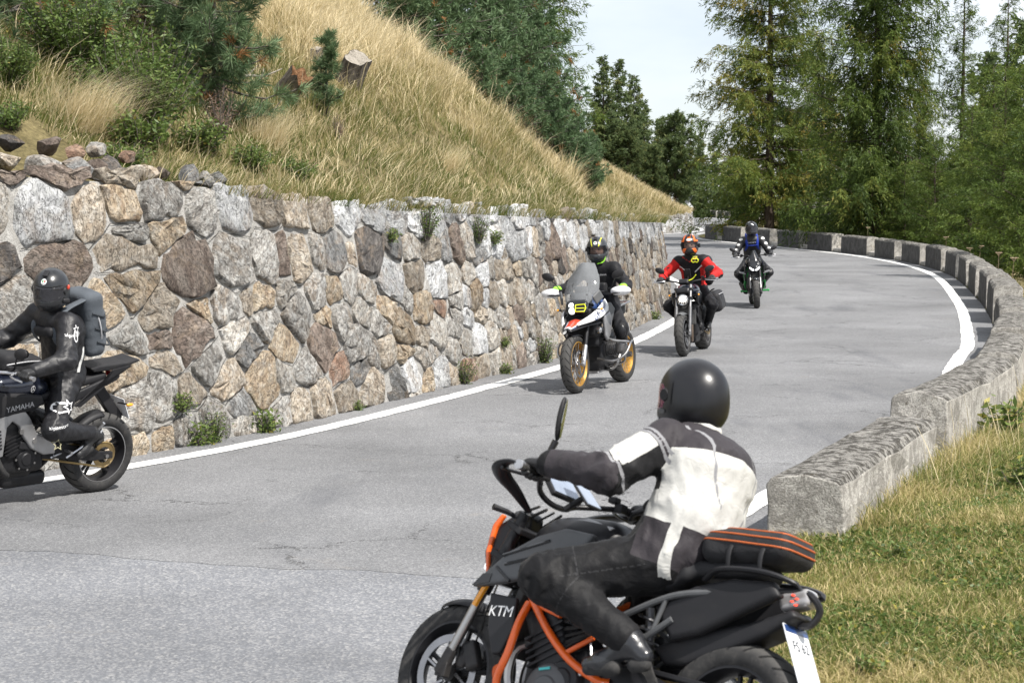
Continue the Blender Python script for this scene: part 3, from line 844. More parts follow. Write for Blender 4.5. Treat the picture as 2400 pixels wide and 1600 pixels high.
def wall_mats(c, rad, r):
    _, wy, _, _ = wall_frame(c[0]); H = top_z(wy)
    left = np.clip((AM - c[0]) / 3.0 + 0.5, 0, 1)
    if c[1] > H - 0.40 + 0.22 * vnoise(np.array([c[0], 0.0]), 0.9, 41) and r.random() > 0.12 + 0.83 * np.clip((ARC[at_y(WALL, 21)] - c[0]) / 1.2 + 0.5, 0, 1) and c[0] < ARC[at_y(WALL, 50)]: return 7
    if 0 < left < 1 and r.random() < 0.14: return 7
    p = np.array([0.27, 0.12, 0.33, 0.07, 0.03, 0.13, 0.05, 0.0, 0.02]) if r.random() < left else np.array([0.34, 0.12, 0.22, 0.08, 0.02, 0.17, 0.03, 0.03, 0.02])
    return int(r.choice(9, p=p / p.sum()))
nst = wall_parts(wall, A0, A1,
                 lambda a: (np.interp(a, [A0, AM - 1.5, AM + 2, A1], [0.60, 0.48, 0.28, 0.25]), np.interp(a, [A0, AM - 1.5, AM + 2, A1], [0.36, 0.36, 0.36, 0.36])),
                 5, lambda a: np.interp(a, [A0, AM - 1, AM + 2], [0.018, 0.015, 0.003]), wall_mats, 300, top_z)
far_wall = empty('stone_wall', 'short pale stone wall far off where the road bends out of sight', 'wall', (9.0, 111.0, 0))
bpy.context.view_layer.update()
wall_parts(far_wall, ARC[at_y(WALL, 101)], ARC[at_y(WALL, 128)], lambda a: (0.42, 0.34), 9, lambda a: 0.012, lambda c, rad, r: int(r.choice([7, 7, 7, 5, 2])), 60, top_z)

# ------------------------------------------------------------------ parapets
def parapet(name, label, s0, blocks, thick, seed, mats, base_from, base_to):
    """blocks: list of (start, length, height) in metres along the road edge from arc position s0"""
    EA = np.r_[0, np.cumsum(np.linalg.norm(np.diff(EDGE, axis=0), axis=1))]
    def fr(s):
        return (np.array([np.interp(s, EA, EDGE[:, 0]), np.interp(s, EA, EDGE[:, 1])]), np.array([np.interp(s, EA, EN[:, 0]), np.interp(s, EA, EN[:, 1])]))
    p0, _ = fr(s0)
    root = empty(name, label, 'parapet', (p0[0], p0[1], 0)); bpy.context.view_layer.update()
    inv = root.matrix_world.inverted(); r = np.random.default_rng(seed)
    def sweep(s_a, s_b, prof, nseg, jit, nm, fmat):
        V = []; k = len(prof)
        for q in range(nseg + 1):
            t = q / nseg; s = s_a + (s_b - s_a) * t
            p, n = fr(s); pr = np.array(prof) + r.normal(0, jit, (k, 2)); pr[:, 0] += 0.0
            V.append(np.stack([p[0] + n[0] * pr[:, 0], p[1] + n[1] * pr[:, 0], pr[:, 1]], 1))
        V = np.vstack(V); F = []; M = []
        for q in range(nseg):
            for j in range(k):
                j2 = (j + 1) % k; F.append([q * k + j, q * k + j2, (q + 1) * k + j2, (q + 1) * k + j]); M.append(fmat[j])
        F.append(list(range(k - 1, -1, -1))); F.append([nseg * k + j for j in range(k)]); M += [1, 1]
        o = obj(nm, make_mesh(V, F, False, M), mats, root); o.matrix_parent_inverse = inv
        bevel(o, 0.012, 2, 30); return o
    for (s, L, h) in blocks:
        a = s0 + s; t = thick * r.uniform(0.95, 1.05)
        c = 0.05
        prof = [(0.0, -0.1), (0.004, h * 0.55), (0.01, h - c), (c, h - 0.004), (t * 0.5, h + 0.022), (t - c, h - 0.004), (t - 0.004, h - c), (t, h * 0.5), (t + 0.01, -0.3)]
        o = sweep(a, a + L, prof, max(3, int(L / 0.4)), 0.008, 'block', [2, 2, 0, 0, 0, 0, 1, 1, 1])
    lowp = [(0.06, -0.1), (0.065, 0.13), (0.12, 0.16), (thick - 0.08, 0.15), (thick - 0.05, -0.3)]
    sweep(s0 + base_from, s0 + base_to, lowp, max(8, int((base_to - base_from) / 0.8)), 0.012, 'footing', [1, 1, 1, 1, 1])
    return root
EA = np.r_[0, np.cumsum(np.linalg.norm(np.diff(EDGE, axis=0), axis=1))]
s_near = EA[at_y(EDGE, 12.98)]
bl = [(0.0, 3.65, 0.44), (4.25, 4.0, 0.58)]; s = 9.2; rr = np.random.default_rng(3)
s_end = EA[at_y(EDGE, 97.5)] - s_near
while s < s_end - 1.5:
    L = min(rr.uniform(3.1, 3.6), s_end - s); bl.append((s, L, (0.56 if s < 22 else 0.66) + rr.uniform(-0.03, 0.03))); s += L + rr.uniform(1.1, 1.3)
parapet('parapet', 'lichen-grown concrete parapet of separate blocks curving along the outer road edge', s_near, bl, 0.5, 21, [M_TOP, M_CONC, M_SHADE_GRIME], 0.4, s_end - 0.3)
s_f0, s_f1 = EA[at_y(EDGE, 131)], EA[at_y(EDGE, 200)]
bl = []; s = 0.0
while s < s_f1 - s_f0 - 2: bl.append((s, 2.6, 0.62)); s += 3.7
parapet('parapet', 'distant grey block parapet beside the farthest bit of road', s_f0, bl, 0.45, 22, [M_TOP, M_CONC, M_SHADE_GRIME], 0.2, s_f1 - s_f0 - 0.3)

# ------------------------------------------------------------------ plants
def unit(v): return v / (np.linalg.norm(v, axis=-1, keepdims=True) + 1e-9)
def blades(P, h, w, lean, bend, tone, r, segs=2, up=None):
    """grass: base points P, heights h, widths w, lean vectors, per-blade tone -> verts, tris, tones"""
    n = len(P); az = r.uniform(0, 2 * math.pi, n)
    side = np.stack([np.cos(az), np.sin(az), np.zeros(n)], 1) * (w / 2)[:, None]
    d0 = np.stack([r.normal(0, 0.22, n), r.normal(0, 0.22, n), np.ones(n)], 1) + 0.35 * lean
    d0 = unit(d0)
    mid = P + d0 * (h * 0.55)[:, None] + lean * (bend * h * 0.12)[:, None]
    tip = P + d0 * (h * 0.92)[:, None] + lean * (bend * h * 0.55)[:, None] - np.array([0, 0, 1.0]) * (bend * h * 0.16)[:, None]
    V = np.stack([P - side, P + side, mid - side * 0.75, mid + side * 0.75, tip], 1).reshape(-1, 3)
    k = np.arange(n)[:, None] * 5
    F = np.concatenate([k + np.array([[0, 1, 3]]), k + np.array([[0, 3, 2]]), k + np.array([[2, 3, 4]])], 0)
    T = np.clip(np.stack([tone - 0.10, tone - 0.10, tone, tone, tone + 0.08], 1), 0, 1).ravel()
    return V, F, T
def join(parts):
    V, F, T, o = [], [], [], 0
    for v, f, t in parts: V.append(v); F.append(f + o); T.append(t); o += len(v)
    return np.vstack(V), np.vstack(F), np.concatenate(T)
def leafy(name, parts, mat, parent=None, **kw):
    V, F, T = join(parts) if isinstance(parts, list) else parts
    return obj(name, make_mesh(V, F, False, None, {'tone': T}), mat, parent, **kw)
def tufts(P, D, ln, wd, tone, r):
    """little pointed leaves (rhombs): start, direction, length, width"""
    n = len(P); D = unit(D)
    q = unit(np.cross(D, r.normal(size=(n, 3))))
    m = P + D * (ln * 0.45)[:, None]
    V = np.stack([P, m + q * (wd / 2)[:, None], P + D * ln[:, None], m - q * (wd / 2)[:, None]], 1).reshape(-1, 3)
    F = np.arange(n * 4).reshape(n, 4)
    return V, np.vstack([F[:, [0, 1, 2]], F[:, [0, 2, 3]]]), np.repeat(np.clip(tone, 0, 1), 4)
CAMV = np.array(cam.location)
def hill_hit(px, py):
    """where the line of sight through photo pixel (px, py) meets the hill - used once to find out where a plant stands"""
    d = cam.matrix_basis.to_3x3() @ Vector(((px - 1200) / 4666.7, (800 - py) / 4666.7, -1))
    prev = None
    for t in np.arange(13, 75, 0.15):
        p = Vector(CAMV) + d * t
        i = int(np.argmin((WALL[:, 0] - p.x) ** 2 + (WALL[:, 1] - p.y) ** 2))
        if (p.x - WALL[i, 0]) * WN[i, 0] + (p.y - WALL[i, 1]) * WN[i, 1] > -0.2: continue
        h = hill_at(p.x, p.y)
        if p.z < h.z: return h
    return hill_at(p.x, p.y)

# ---- grass on the hill (one uncountable mass), dry and pale towards the crest, greener lower down
r = np.random.default_rng(101)
def hill_samples(n, y0, y1, umax, r):
    i = r.integers(at_y(WALL, y0), at_y(WALL, y1), n); u = umax * r.random(n) ** 1.0
    return i, u
N = 270000
i, u = hill_samples(N, 13.5, 54, 10.0, r)
Y = WALL[i, 1]
keep = r.random(N) < np.clip(26.0 / Y, 0.35, 1.0) * np.where(u > 6.5, 0.75, 1.0)
i, u = i[keep], u[keep]; Y = WALL[i, 1]; P = hill_uv(i, u); n = len(P)
dryness = 1 / (1 + np.exp(-(np.clip((Y - 30.0) / 3.0, -3, 1.5) + (u - 3.3) * 1.5 + 1.7 * vnoise(P, 0.35, 51))))
patch = vnoise(P, 1.1, 52)
tone = 0.17 + 0.64 * dryness + 0.14 * patch + 0.07 * vnoise(P, 3.0, 57) + r.normal(0, 0.15, n)
tone = np.where(r.random(n) < 0.15 * (1 - dryness), 0.86, tone)
h = (0.20 + 0.22 * dryness + 0.09 * patch) * r.uniform(0.55, 1.35, n)
h *= np.clip(0.45 + u / 0.9, 0.5, 1.0) * np.clip(0.85 + 0.75 * vnoise(P, 2.6, 56) + 0.35 * vnoise(P, 6.0, 55), 0.35, 1.7)
bare = (Y < 17.8) & (u < 1.3) & (vnoise(P, 0.9, 77) > -0.55)
tall = (r.random(n) < 0.05); h = np.where(tall, np.maximum(h * 1.8, 0.3), h); tone = np.where(tall, np.maximum(tone, 0.7 + 0.25 * r.random(n)), tone)
sel = ~bare
wf = vnoise(P, 0.8, 58); wf2 = vnoise(P, 2.3, 59)
lean = np.stack([0.45 + 0.7 * wf + 0.5 * wf2 + r.normal(0, 0.55, n), -0.2 + 0.6 * wf2 + r.normal(0, 0.6, n), np.zeros(n)], 1)
bend = r.uniform(0.25, 1.15, n)
wd = np.interp(Y, [14, 25, 45], [0.0065, 0.0085, 0.012]) * r.uniform(0.7, 1.3, n)
B1 = blades(P[sel], h[sel], wd[sel], lean[sel], bend[sel], tone[sel], r)
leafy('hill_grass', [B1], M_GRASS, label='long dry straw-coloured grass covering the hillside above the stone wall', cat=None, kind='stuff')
# overhanging fringe along the top of the wall
n = 22000; i = r.integers(at_y(WALL, 18.6), at_y(WALL, 52), n); u = r.uniform(-0.12, 0.4, n); P = hill_uv(i, u); P[:, 2] -= 0.02
den = vnoise(P, 1.3, 61) + 0.25 + r.normal(0, 0.5, n) > 0
P = P[den]; i = i[den]; n = len(P)
lean = np.stack([WN[i, 0] + r.normal(0, 0.4, n), WN[i, 1] + r.normal(0, 0.4, n), -0.15 * np.ones(n)], 1)
tone = 0.34 + 0.20 * vnoise(P, 0.8, 62) + r.normal(0, 0.17, n)
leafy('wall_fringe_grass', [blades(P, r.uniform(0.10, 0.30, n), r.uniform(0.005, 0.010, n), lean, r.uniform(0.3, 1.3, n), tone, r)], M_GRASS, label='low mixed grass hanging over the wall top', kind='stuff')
# far hillside beyond the bend
n = 26000; i = r.integers(at_y(WALL, 101), at_y(WALL, 150), n); u = 7 * r.random(n); P = hill_uv(i, u)
tone = 0.60 + 0.22 * vnoise(P, 0.4, 64) + r.normal(0, 0.12, n)
leafy('far_hill_grass', [blades(P, r.uniform(0.25, 0.6, n), np.full(n, 0.03), np.stack([r.normal(0.4, 0.4, n), r.normal(0, 0.4, n), np.zeros(n)], 1), r.uniform(0.2, 1.0, n), tone, r)], M_GRASS, label='pale dry grass on the far slope behind the bend', kind='stuff')

# ---- grass of the near verge: short turf, longer and drier beside the parapet
n = 420000
x = r.uniform(0.9, 7.2, n); y = 8.5 + 16.5 * r.random(n) ** 1.7
vis = np.abs(x) < y * 0.275 + 0.3
x, y = x[vis], y[vis]
j = np.argmin((EDGE[None, ::8, 0] - x[:, None].astype(np.float32)) ** 2 + (EDGE[None, ::8, 1] - y[:, None].astype(np.float32)) ** 2, axis=1) * 8
d = (x - EDGE[j, 0]) * EN[j, 0] + (y - EDGE[j, 1]) * EN[j, 1]
lim = np.where(EDGE[j, 1] > 12.9, 0.53, 0.04 + 0.12 * vnoise(np.stack([x, y], 1), 4.0, 70))
ok = d > lim; x, y, d, j = x[ok], y[ok], d[ok], j[ok]; n = len(x)
z = ground_z(d, EDGE[j, 1]) + 0.03 * np.minimum(d, 2.0) * vnoise(np.stack([x, y], 1), 0.9, 11)
P = np.stack([x, y, z - 0.01], 1)
edge = np.where(EDGE[j, 1] > 12.9, np.exp(-((d - 0.55) / 0.35) ** 2), 0.0)
pt = vnoise(P, 1.5, 71); pt2 = vnoise(P, 0.7, 72)
tone = 0.46 + 0.24 * pt + 0.14 * pt2 + 0.22 * edge + r.normal(0, 0.18, n)
tone = np.where(r.random(n) < 0.24, 0.92, tone)
h = (0.055 + 0.04 * (pt2 + 1) * 0.5 + 0.16 * edge * r.random(n) + 0.05 * np.clip(y - 14, 0, 4) / 4) * r.uniform(0.5, 1.5, n)
lean = np.stack([r.normal(0, 0.8, n), r.normal(0, 0.8, n), np.zeros(n)], 1)
dens = pt + 0.9 + r.normal(0, 0.5, n) > 0
leafy('verge_grass', [blades(P[dens], h[dens], r.uniform(0.004, 0.0078, dens.sum()), lean[dens], r.uniform(0.3, 1.3, dens.sum()), tone[dens], r)], M_TURF, label='short green and straw-coloured turf beside the parapet', kind='stuff')
# small broad leaves low in the turf
k = r.choice(n, 26000, replace=False); k = k[pt[k] < 0.25]
Q = P[k] + np.stack([r.normal(0, 0.01, len(k)), r.normal(0, 0.01, len(k)), r.uniform(0.01, 0.05, len(k))], 1)
D = np.stack([r.normal(0, 1, len(k)), r.normal(0, 1, len(k)), r.uniform(0.0, 0.6, len(k))], 1)
tn = np.where(r.random(len(k)) < 0.05, 1.0, 0.45 + r.normal(0, 0.18, len(k)))
leafy('ground_cover', [tufts(Q, D, r.uniform(0.02, 0.045, len(k)), r.uniform(0.012, 0.026, len(k)), tn, r)], M_LEAF, label='small clover and herb leaves low in the verge turf', kind='stuff')
# rough dry grass behind the parapet further off
n = 42000; j = r.integers(at_y(EDGE, 22), at_y(EDGE, 128), n); d = 0.6 + 3.2 * r.random(n) ** 1.5
P2 = EDGE[j] + EN[j] * d[:, None]; z = ground_z(d, EDGE[j, 1])
P = np.concatenate([P2, z[:, None] - 0.05], 1); cl = vnoise(P, 0.9, 73)
tone = 0.48 + 0.22 * cl + r.normal(0, 0.16, n)
h = np.interp(EDGE[j, 1], [22, 40, 90], [0.3, 0.6, 0.8]) * (0.7 + 0.4 * cl) * r.uniform(0.5, 1.3, n)
leafy('outer_grass', [blades(P, np.clip(h, 0.1, 1.2), np.interp(EDGE[j, 1], [22, 60, 110], [0.008, 0.016, 0.026]), np.stack([r.normal(-0.2, 0.5, n), r.normal(0, 0.5, n), np.zeros(n)], 1), r.uniform(0.2, 1.0, n), tone, r)], M_GRASS, label='rough dry grass growing behind the parapet', kind='stuff')

# ---- conifers
def limb_path(base, az, L, rise, droop, r, k=9):
    t = np.linspace(0, 1, k)
    out = np.array([math.cos(az), math.sin(az), 0.0])
    z = rise * t - droop * np.sin(t * math.pi * 0.62) + droop * 0.55 * t ** 3
    wig = np.cumsum(r.normal(0, 0.035, (k, 3)), 0) * t[:, None]
    return base + out * (L * t)[:, None] + np.array([0, 0, 1.0]) * (z * L)[:, None] + wig * L
def larch_mesh(seed, H, spread, clear, nl, tuft=0.13, step=0.20, rise=0.08, droop=0.22, hang=0.8, tone0=0.45, tvar=0.16, taper=1.0, w=0.034, sub=0.055, dead=0.0):
    r = np.random.default_rng(seed)
    wood = MB(); k = 14
    t = np.linspace(0, 1, k); wob = np.cumsum(r.normal(0, 0.012, (k, 2)), 0) * H * 0.12
    tr = np.stack([wob[:, 0], wob[:, 1], t * H - 0.6 * (t == 0)], 1)
    rad = 0.0135 * H * (1 - t) ** 0.9 + 0.010
    wood.tube(tr, rad, 9)
    parts = []
    for q in range(nl):
        hq = clear + (0.985 - clear) * ((q + r.random()) / nl)
        base = np.array([np.interp(hq, t, tr[:, 0]), np.interp(hq, t, tr[:, 1]), hq * H])
        rel = (hq - clear) / (1 - clear)
        L = spread * ((1 - rel) ** taper * 0.92 + 0.08) * r.uniform(0.45, 1.12)
        if rel < 0.12: L *= r.uniform(0.5, 1.0)
        az = r.uniform(0, 2 * math.pi)
        lp = limb_path(base, az, L, rise + 0.5 * rel ** 2, droop * (1 - 0.6 * rel), r)
        wood.tube(lp, np.linspace(0.009 * L + 0.006, 0.003, len(lp)), 4, cap=False)
        ltone = tone0 + r.normal(0, tvar)
        n2 = max(4, int(L / step))
        ts = np.sort(r.uniform(0.03, 1.0, n2)); ts = np.r_[ts, 1.0, 0.97]
        b2 = np.stack([np.interp(ts, np.linspace(0, 1, len(lp)), lp[:, c]) for c in range(3)], 1)
        ld = unit(lp[-1] - lp[0]); sd = np.array([-ld[1], ld[0], 0.0])
        sg = r.choice([-1, 1], len(ts))
        d2 = unit(ld * r.uniform(0.2, 1.0, len(ts))[:, None] + sd * (sg * r.uniform(0.25, 1.1, len(ts)))[:, None] + np.array([0, 0, -1.0]) * (hang * r.uniform(0.1, 1.0, len(ts)))[:, None])
        l2 = (0.16 + 0.34 * L * (1 - 0.65 * ts)) * r.uniform(0.5, 1.25, len(ts)); l2 = np.minimum(l2, 1.25)
        if r.random() < dead: continue
        m = np.maximum(3, (l2 / sub).astype(int)); idx = np.repeat(np.arange(len(ts)), m)
        s = r.random(len(idx))
        pos = b2[idx] + d2[idx] * (s * l2[idx])[:, None] + np.array([0, 0, -1.0]) * (hang * 0.45 * s ** 2 * l2[idx])[:, None]
        pos += r.normal(0, 0.03, pos.shape)
        dr = unit(d2[idx] * 0.8 + r.normal(0, 0.5, pos.shape) + np.array([0, 0, -0.25]))
        parts.append(tufts(pos, dr, tuft * r.uniform(0.6, 1.3, len(idx)), w * r.uniform(0.7, 1.3, len(idx)), ltone + r.normal(0, 0.12, len(idx)), r))
    V, F, T = join(parts)
    wm = make_mesh(np.vstack(wood.V), wood.F, True)
    return wm, make_mesh(V, F, False, None, {'tone': T})
def pine_mesh(seed, H, spread, clear, nl, needles=16, nlen=0.12, nw=0.014, rise=0.35, droop=0.12, tone0=0.45, tvar=0.12, dens=0.13, taper=0.7, rust=0.02):
    """stone pine: brushes of long needles along and at the ends of up-swept limbs"""
    r = np.random.default_rng(seed); wood = MB(); k = 12
    t = np.linspace(0, 1, k); wob = np.cumsum(r.normal(0, 0.015, (k, 2)), 0) * H * 0.15
    tr = np.stack([wob[:, 0], wob[:, 1], t * H - 0.4 * (t == 0)], 1)
    wood.tube(tr, 0.0145 * H * (1 - t) ** 0.85 + 0.008, 8)
    parts = []
    for q in range(nl):
        hq = clear + (0.97 - clear) * ((q + r.random()) / nl); rel = (hq - clear) / (1 - clear)
        base = np.array([np.interp(hq, t, tr[:, 0]), np.interp(hq, t, tr[:, 1]), hq * H])
        L = spread * (math.sin((rel * 0.70 + 0.22) * math.pi) ** 0.6 if taper is None else ((1 - rel) ** taper * 0.88 + 0.12)) * r.uniform(0.55, 1.1)
        lp = limb_path(base, r.uniform(0, 6.283), L, rise * r.uniform(0.3, 1.3), droop, r)
        wood.tube(lp, np.linspace(0.014 * L + 0.008, 0.005, len(lp)), 4, cap=False)
        n2 = max(3, int(L / dens)); ts = np.r_[r.uniform(0.12, 1.0, n2), 1.0]
        b = np.stack([np.interp(ts, np.linspace(0, 1, len(lp)), lp[:, c]) for c in range(3)], 1)
        ld = unit(lp[-1] - lp[0]); sp = (1 - 0.6 * ts)[:, None] * 0.32 * L
        tw = unit(ld * 0.8 + r.normal(0, 0.8, b.shape) + np.array([0, 0, 0.35]))
        tip = b + tw * (sp * r.uniform(0.4, 1.2, (len(b), 1)) + 0.03)
        for a_, c_ in zip(b[::2], tip[::2]): wood.tube([a_, c_], [0.006, 0.004], 3, cap=False)
        idx = np.repeat(np.arange(len(ts)), needles)
        ax = r.random(len(idx))[:, None]
        pos = tip[idx] - tw[idx] * ax * nlen * 0.75
        dr = unit(tw[idx] * 0.8 + r.normal(0, 0.55, pos.shape))
        tn = np.repeat(tone0 + r.normal(0, tvar, len(ts)), needles) + r.normal(0, 0.10, len(idx))
        tn = np.clip(tn, 0, 0.9); tn = np.where(np.repeat(r.random(len(ts)) < rust, needles), 1.0, tn)
        parts.append(tufts(pos, dr, nlen * r.uniform(0.7, 1.25, len(idx)), nw * np.ones(len(idx)), tn, r))
    V, F, T = join(parts)
    return make_mesh(np.vstack(wood.V), wood.F, True), make_mesh(V, F, False, None, {'tone': T})
def plant_tree(name, meshes, mats, loc, rot, label, cat='tree', scale=1.0, group=None, parts=('trunk', 'crown')):
    root = empty(name, label, cat, loc, group); root.rotation_euler = (0, 0, rot); root.scale = (scale, scale, scale)
    for nm, me, mt in zip(parts, meshes, mats):
        if not me.materials: me.materials.append(mt)
        o = bpy.data.objects.new(nm, me); COL.objects.link(o); o.parent = root
    return root
def spot(px, Y): return (px - 1200) / 4666.7 * Y
def on_verge(px, Y, dz=0.0):
    x = spot(px, Y); z, d = verge_point(x, Y); return (x, Y, z + dz)

L1 = larch_mesh(1, 17.5, 4.6, 0.05, 230, tuft=0.22, w=0.040, step=0.11, tone0=0.50, droop=0.14, hang=0.85, taper=0.55, sub=0.033)
L2 = larch_mesh(2, 19.0, 3.9, 0.03, 270, tuft=0.22, w=0.040, step=0.10, tone0=0.34, droop=0.30, hang=1.2, taper=0.5, sub=0.031)
L3 = larch_mesh(3, 14.5, 2.4, 0.03, 215, tuft=0.20, w=0.032, step=0.095, tone0=0.40, rise=0.25, droop=0.15, hang=0.7, taper=0.75, sub=0.032)
L4 = larch_mesh(4, 6.0, 1.7, 0.02, 130, tuft=0.15, w=0.025, step=0.075, tone0=0.46, rise=0.3, droop=0.1, hang=0.45, taper=0.7, sub=0.026)
LB = (M_BARK, M_LARCH)
plant_tree('larch_tree', L1, LB, on_verge(1801, 93), 0.4, 'tall yellowing larch standing alone left of the wood, long branches reaching over the sky')
plant_tree('larch_tree', L2, LB, on_verge(2050, 79), 1.9, 'biggest dark green larch with drooping boughs behind the middle of the parapet')
plant_tree('larch_tree', L3, (M_BARK, M_SPRUCE), on_verge(2250, 80, 0.3), 0.2, 'slender green larch whose thin trunk shows right of the biggest larch', scale=0.80)
plant_tree('larch_tree', L3, LB, on_verge(2352, 84, 0.6), 2.6, 'slender sparse larch cut by the right edge of the picture', scale=0.86)
plant_tree('larch_tree', L1, LB, on_verge(1925, 112, 0.5), 3.3, 'larch in the background between the yellowing larch and the biggest one', scale=0.62)
plant_tree('larch_tree', L2, LB, on_verge(2160, 108, 0.5), 4.4, 'larch deep in the wood seen between the biggest larch and the slender one', scale=0.5)
young = [(2120, 76, 0.62, 'low young larch at the foot of the biggest larch'), (2190, 72, 0.78, 'bright young larch in front of the slender larch'),
         (2270, 66, 0.9, 'tallest of the bright young larches behind the parapet bend'), (2345, 59, 1.02, 'bright young larch behind the right end of the parapet bend'),
         (2405, 52, 0.95, 'young larch nearest the right picture edge'), (1880, 96, 0.55, 'small larch below the yellowing larch on its right'),
         (1960, 88, 0.6, 'small larch between the two big larch trunks'), (1745, 104, 0.62, 'small larch below the yellowing larch on its left'), (2320, 74, 1.3, 'young larch standing behind the row of bright young ones'), (2235, 80, 0.8, 'young larch half hidden behind the bright young larches')]
for q, (px, Y, sc, lb) in enumerate(young):
    plant_tree('young_larch', L4, (M_BARK, M_SPRUCE), on_verge(px, Y, 0.1), q * 1.37, lb, scale=sc, group='young larches behind the parapet')
BG = larch_mesh(8, 9.0, 2.3, 0.02, 150, tuft=0.30, w=0.10, step=0.11, tone0=0.5, rise=0.1, droop=0.1, hang=0.5, taper=1.0, sub=0.04)
BP = pine_mesh(9, 7.5, 2.3, 0.06, 130, needles=14, nlen=0.28, nw=0.07, tone0=0.5, dens=0.10, taper=None)
far_spec = [  # photo x, distance, height above road, scale, mesh, label
    (1415, 128, 4.4, 0.72, BG, 'dark conifer highest on the far slope beside the pines'), (1447, 134, 3.9, 0.80, BG, 'tall narrow conifer on the far slope with a pointed top'),
    (1482, 140, 3.4, 0.78, BG, 'conifer on the far slope just right of the pointed one'), (1510, 146, 2.6, 0.70, BG, 'dark conifer on the far slope between conifer and broad pine'),
    (1580, 150, 1.2, 0.92, BP, 'broad open-crowned pine standing out against the sky behind the bend'), (1545, 155, 1.9, 0.66, BG, 'low conifer behind the broad open-crowned pine'),
    (1640, 175, -0.5, 0.85, BG, 'conifer far behind the far road, left of the yellowing larch'), (1672, 190, -1.0, 0.95, BG, 'bluish far conifer in the gap left of the yellowing larch'),
    (1715, 180, -1.5, 0.85, BG, 'far conifer half hidden by the yellowing larch'), (1610, 190, 0.2, 0.6, BP, 'small far pine behind the far parapet'),
    (1760, 150, -1.5, 0.7, BG, 'far conifer at the left foot of the yellowing larch'), (1470, 128, 3.0, 0.45, BP, 'small bushy pine at the edge of the far slope'),
    (1530, 132, 2.2, 0.42, BP, 'bushy low pine at the middle of the far slope'), (1850, 130, -1.0, 0.8, BG, 'dark conifer behind the trunk of the yellowing larch'),
    (2000, 125, -2.0, 1.0, BG, 'dark conifer behind the lower boughs of the biggest larch'), (2100, 95, -2.0, 0.8, BG, 'dark conifer right of the biggest larch trunk, low down'), (2300, 105, -3.0, 1.4, BG, 'dark conifer behind the slender larch'), (2395, 100, -3.0, 1.55, BG, 'dark conifer in the right corner of the wood')]
for q, (px, Y, z, sc, ms, lb) in enumerate(far_spec):
    plant_tree('conifer' if ms is BG else 'pine_tree', ms, (M_BARK, M_FARPINE), (spot(px, Y), Y, z), q * 2.1, lb, scale=sc, group='trees far behind the bend')
# pines behind the crest of the near hill
P1 = pine_mesh(11, 9.0, 2.6, 0.02, 200, needles=15, nlen=0.21, nw=0.032, tone0=0.55, dens=0.08, rise=0.2, taper=0.7)
P2 = pine_mesh(12, 2.0, 0.85, 0.04, 60, needles=18, nlen=0.14, nw=0.020, tone0=0.5, dens=0.06, rise=0.3, taper=0.6, rust=0.02)
for q, (px, Y, sc, dz, lb) in enumerate([(935, 46, 0.75, -0.3, 'dark stone pine at the top left of the pine row on the crest'), (1035, 50, 0.85, -0.4, 'dark stone pine in the middle of the pine row on the crest'),
                                (1120, 53, 0.85, -0.5, 'dark stone pine behind the pale grass crest, third from the left'), (1215, 57, 0.8, -0.6, 'stone pine on the crest beside the larch')]):
    x = spot(px, Y); hp = hill_at(x, Y)
    plant_tree('stone_pine', P1, (M_BARKG, M_PINE), (x, Y, hp.z + dz), q * 1.7, lb, scale=sc, group='stone pines on the crest')
x = spot(1262, 62); hp = hill_at(x, 62)
plant_tree('larch_tree', L3, LB, (x, 62, hp.z - 0.8), 1.1, 'larch at the right end of the crest pines with boughs against the sky', scale=0.85)
x = spot(1335, 72); hp = hill_at(x, 72)
plant_tree('conifer', BG, (M_BARK, M_FARPINE), (x, 72, hp.z - 1.0), 0.3, 'conifer just right of the crest larch, lower down the slope', scale=0.5)
for q, (px, py, sc, lb) in enumerate([(1255, 42, 0.85, 'dwarf pine on the crest above the brown grass'), (1308, 43, 0.85, 'dwarf pine in the gap of the crest above the tree stump'), (1378, 44.5, 0.7, 'low dwarf pine at the lower end of the crest'), (1200, 41, 0.8, 'dwarf pine under the big stone pines on the crest'), (1345, 44, 0.8, 'dwarf pine between the lowest one and the gap of the crest'), (1130, 40, 0.7, 'dwarf pine highest on the crest line')]):
    p = hill_at(spot(px, py), py)
    plant_tree('dwarf_pine', P2, (M_BARKG, M_PINE), p - Vector((0, 0, 0.1)), q * 2.3, lb, scale=sc, group='dwarf pines along the crest')
# near pines and shrub, upper left
NP = pine_mesh(15, 2.7, 0.95, 0.02, 70, needles=60, nlen=0.15, nw=0.0075, tone0=0.58, tvar=0.2, dens=0.085, rise=0.15, droop=0.2, taper=0.35, rust=0.05)
NP2 = pine_mesh(16, 2.6, 1.4, 0.02, 56, needles=56, nlen=0.15, nw=0.0075, tone0=0.55, tvar=0.2, dens=0.10, rise=0.1, droop=0.25, taper=0.3, rust=0.06)
p = hill_hit(505, 290); plant_tree('stone_pine', NP, (M_BARKG, M_PINE), p - Vector((0, 0, 0.1)), 0.6, 'bushy young stone pine with blue-green needle brushes near the tree stumps')
p = hill_hit(95, 95); plant_tree('stone_pine', NP2, (M_BARKG, M_PINE), p - Vector((0, 0, 0.35)), 2.2, 'spreading stone pine in the top left corner of the slope')
p = hill_hit(300, 60); plant_tree('stone_pine', NP2, (M_BARKG, M_PINE), p - Vector((0, 0, 0.3)), 4.4, 'stone pine behind the leafy shrub at the top of the picture', scale=0.85)
SP = pine_mesh(17, 1.15, 0.24, 0.14, 34, needles=44, nlen=0.10, nw=0.0075, tone0=0.62, dens=0.05, rise=0.7, droop=0.0, taper=0.6, rust=0.0)
p = hill_hit(770, 284); plant_tree('pine_sapling', SP, (M_BARKG, M_PINE), p - Vector((0, 0, 0.05)), 0.0, 'slim pine sapling standing alone beside the sawn stump')
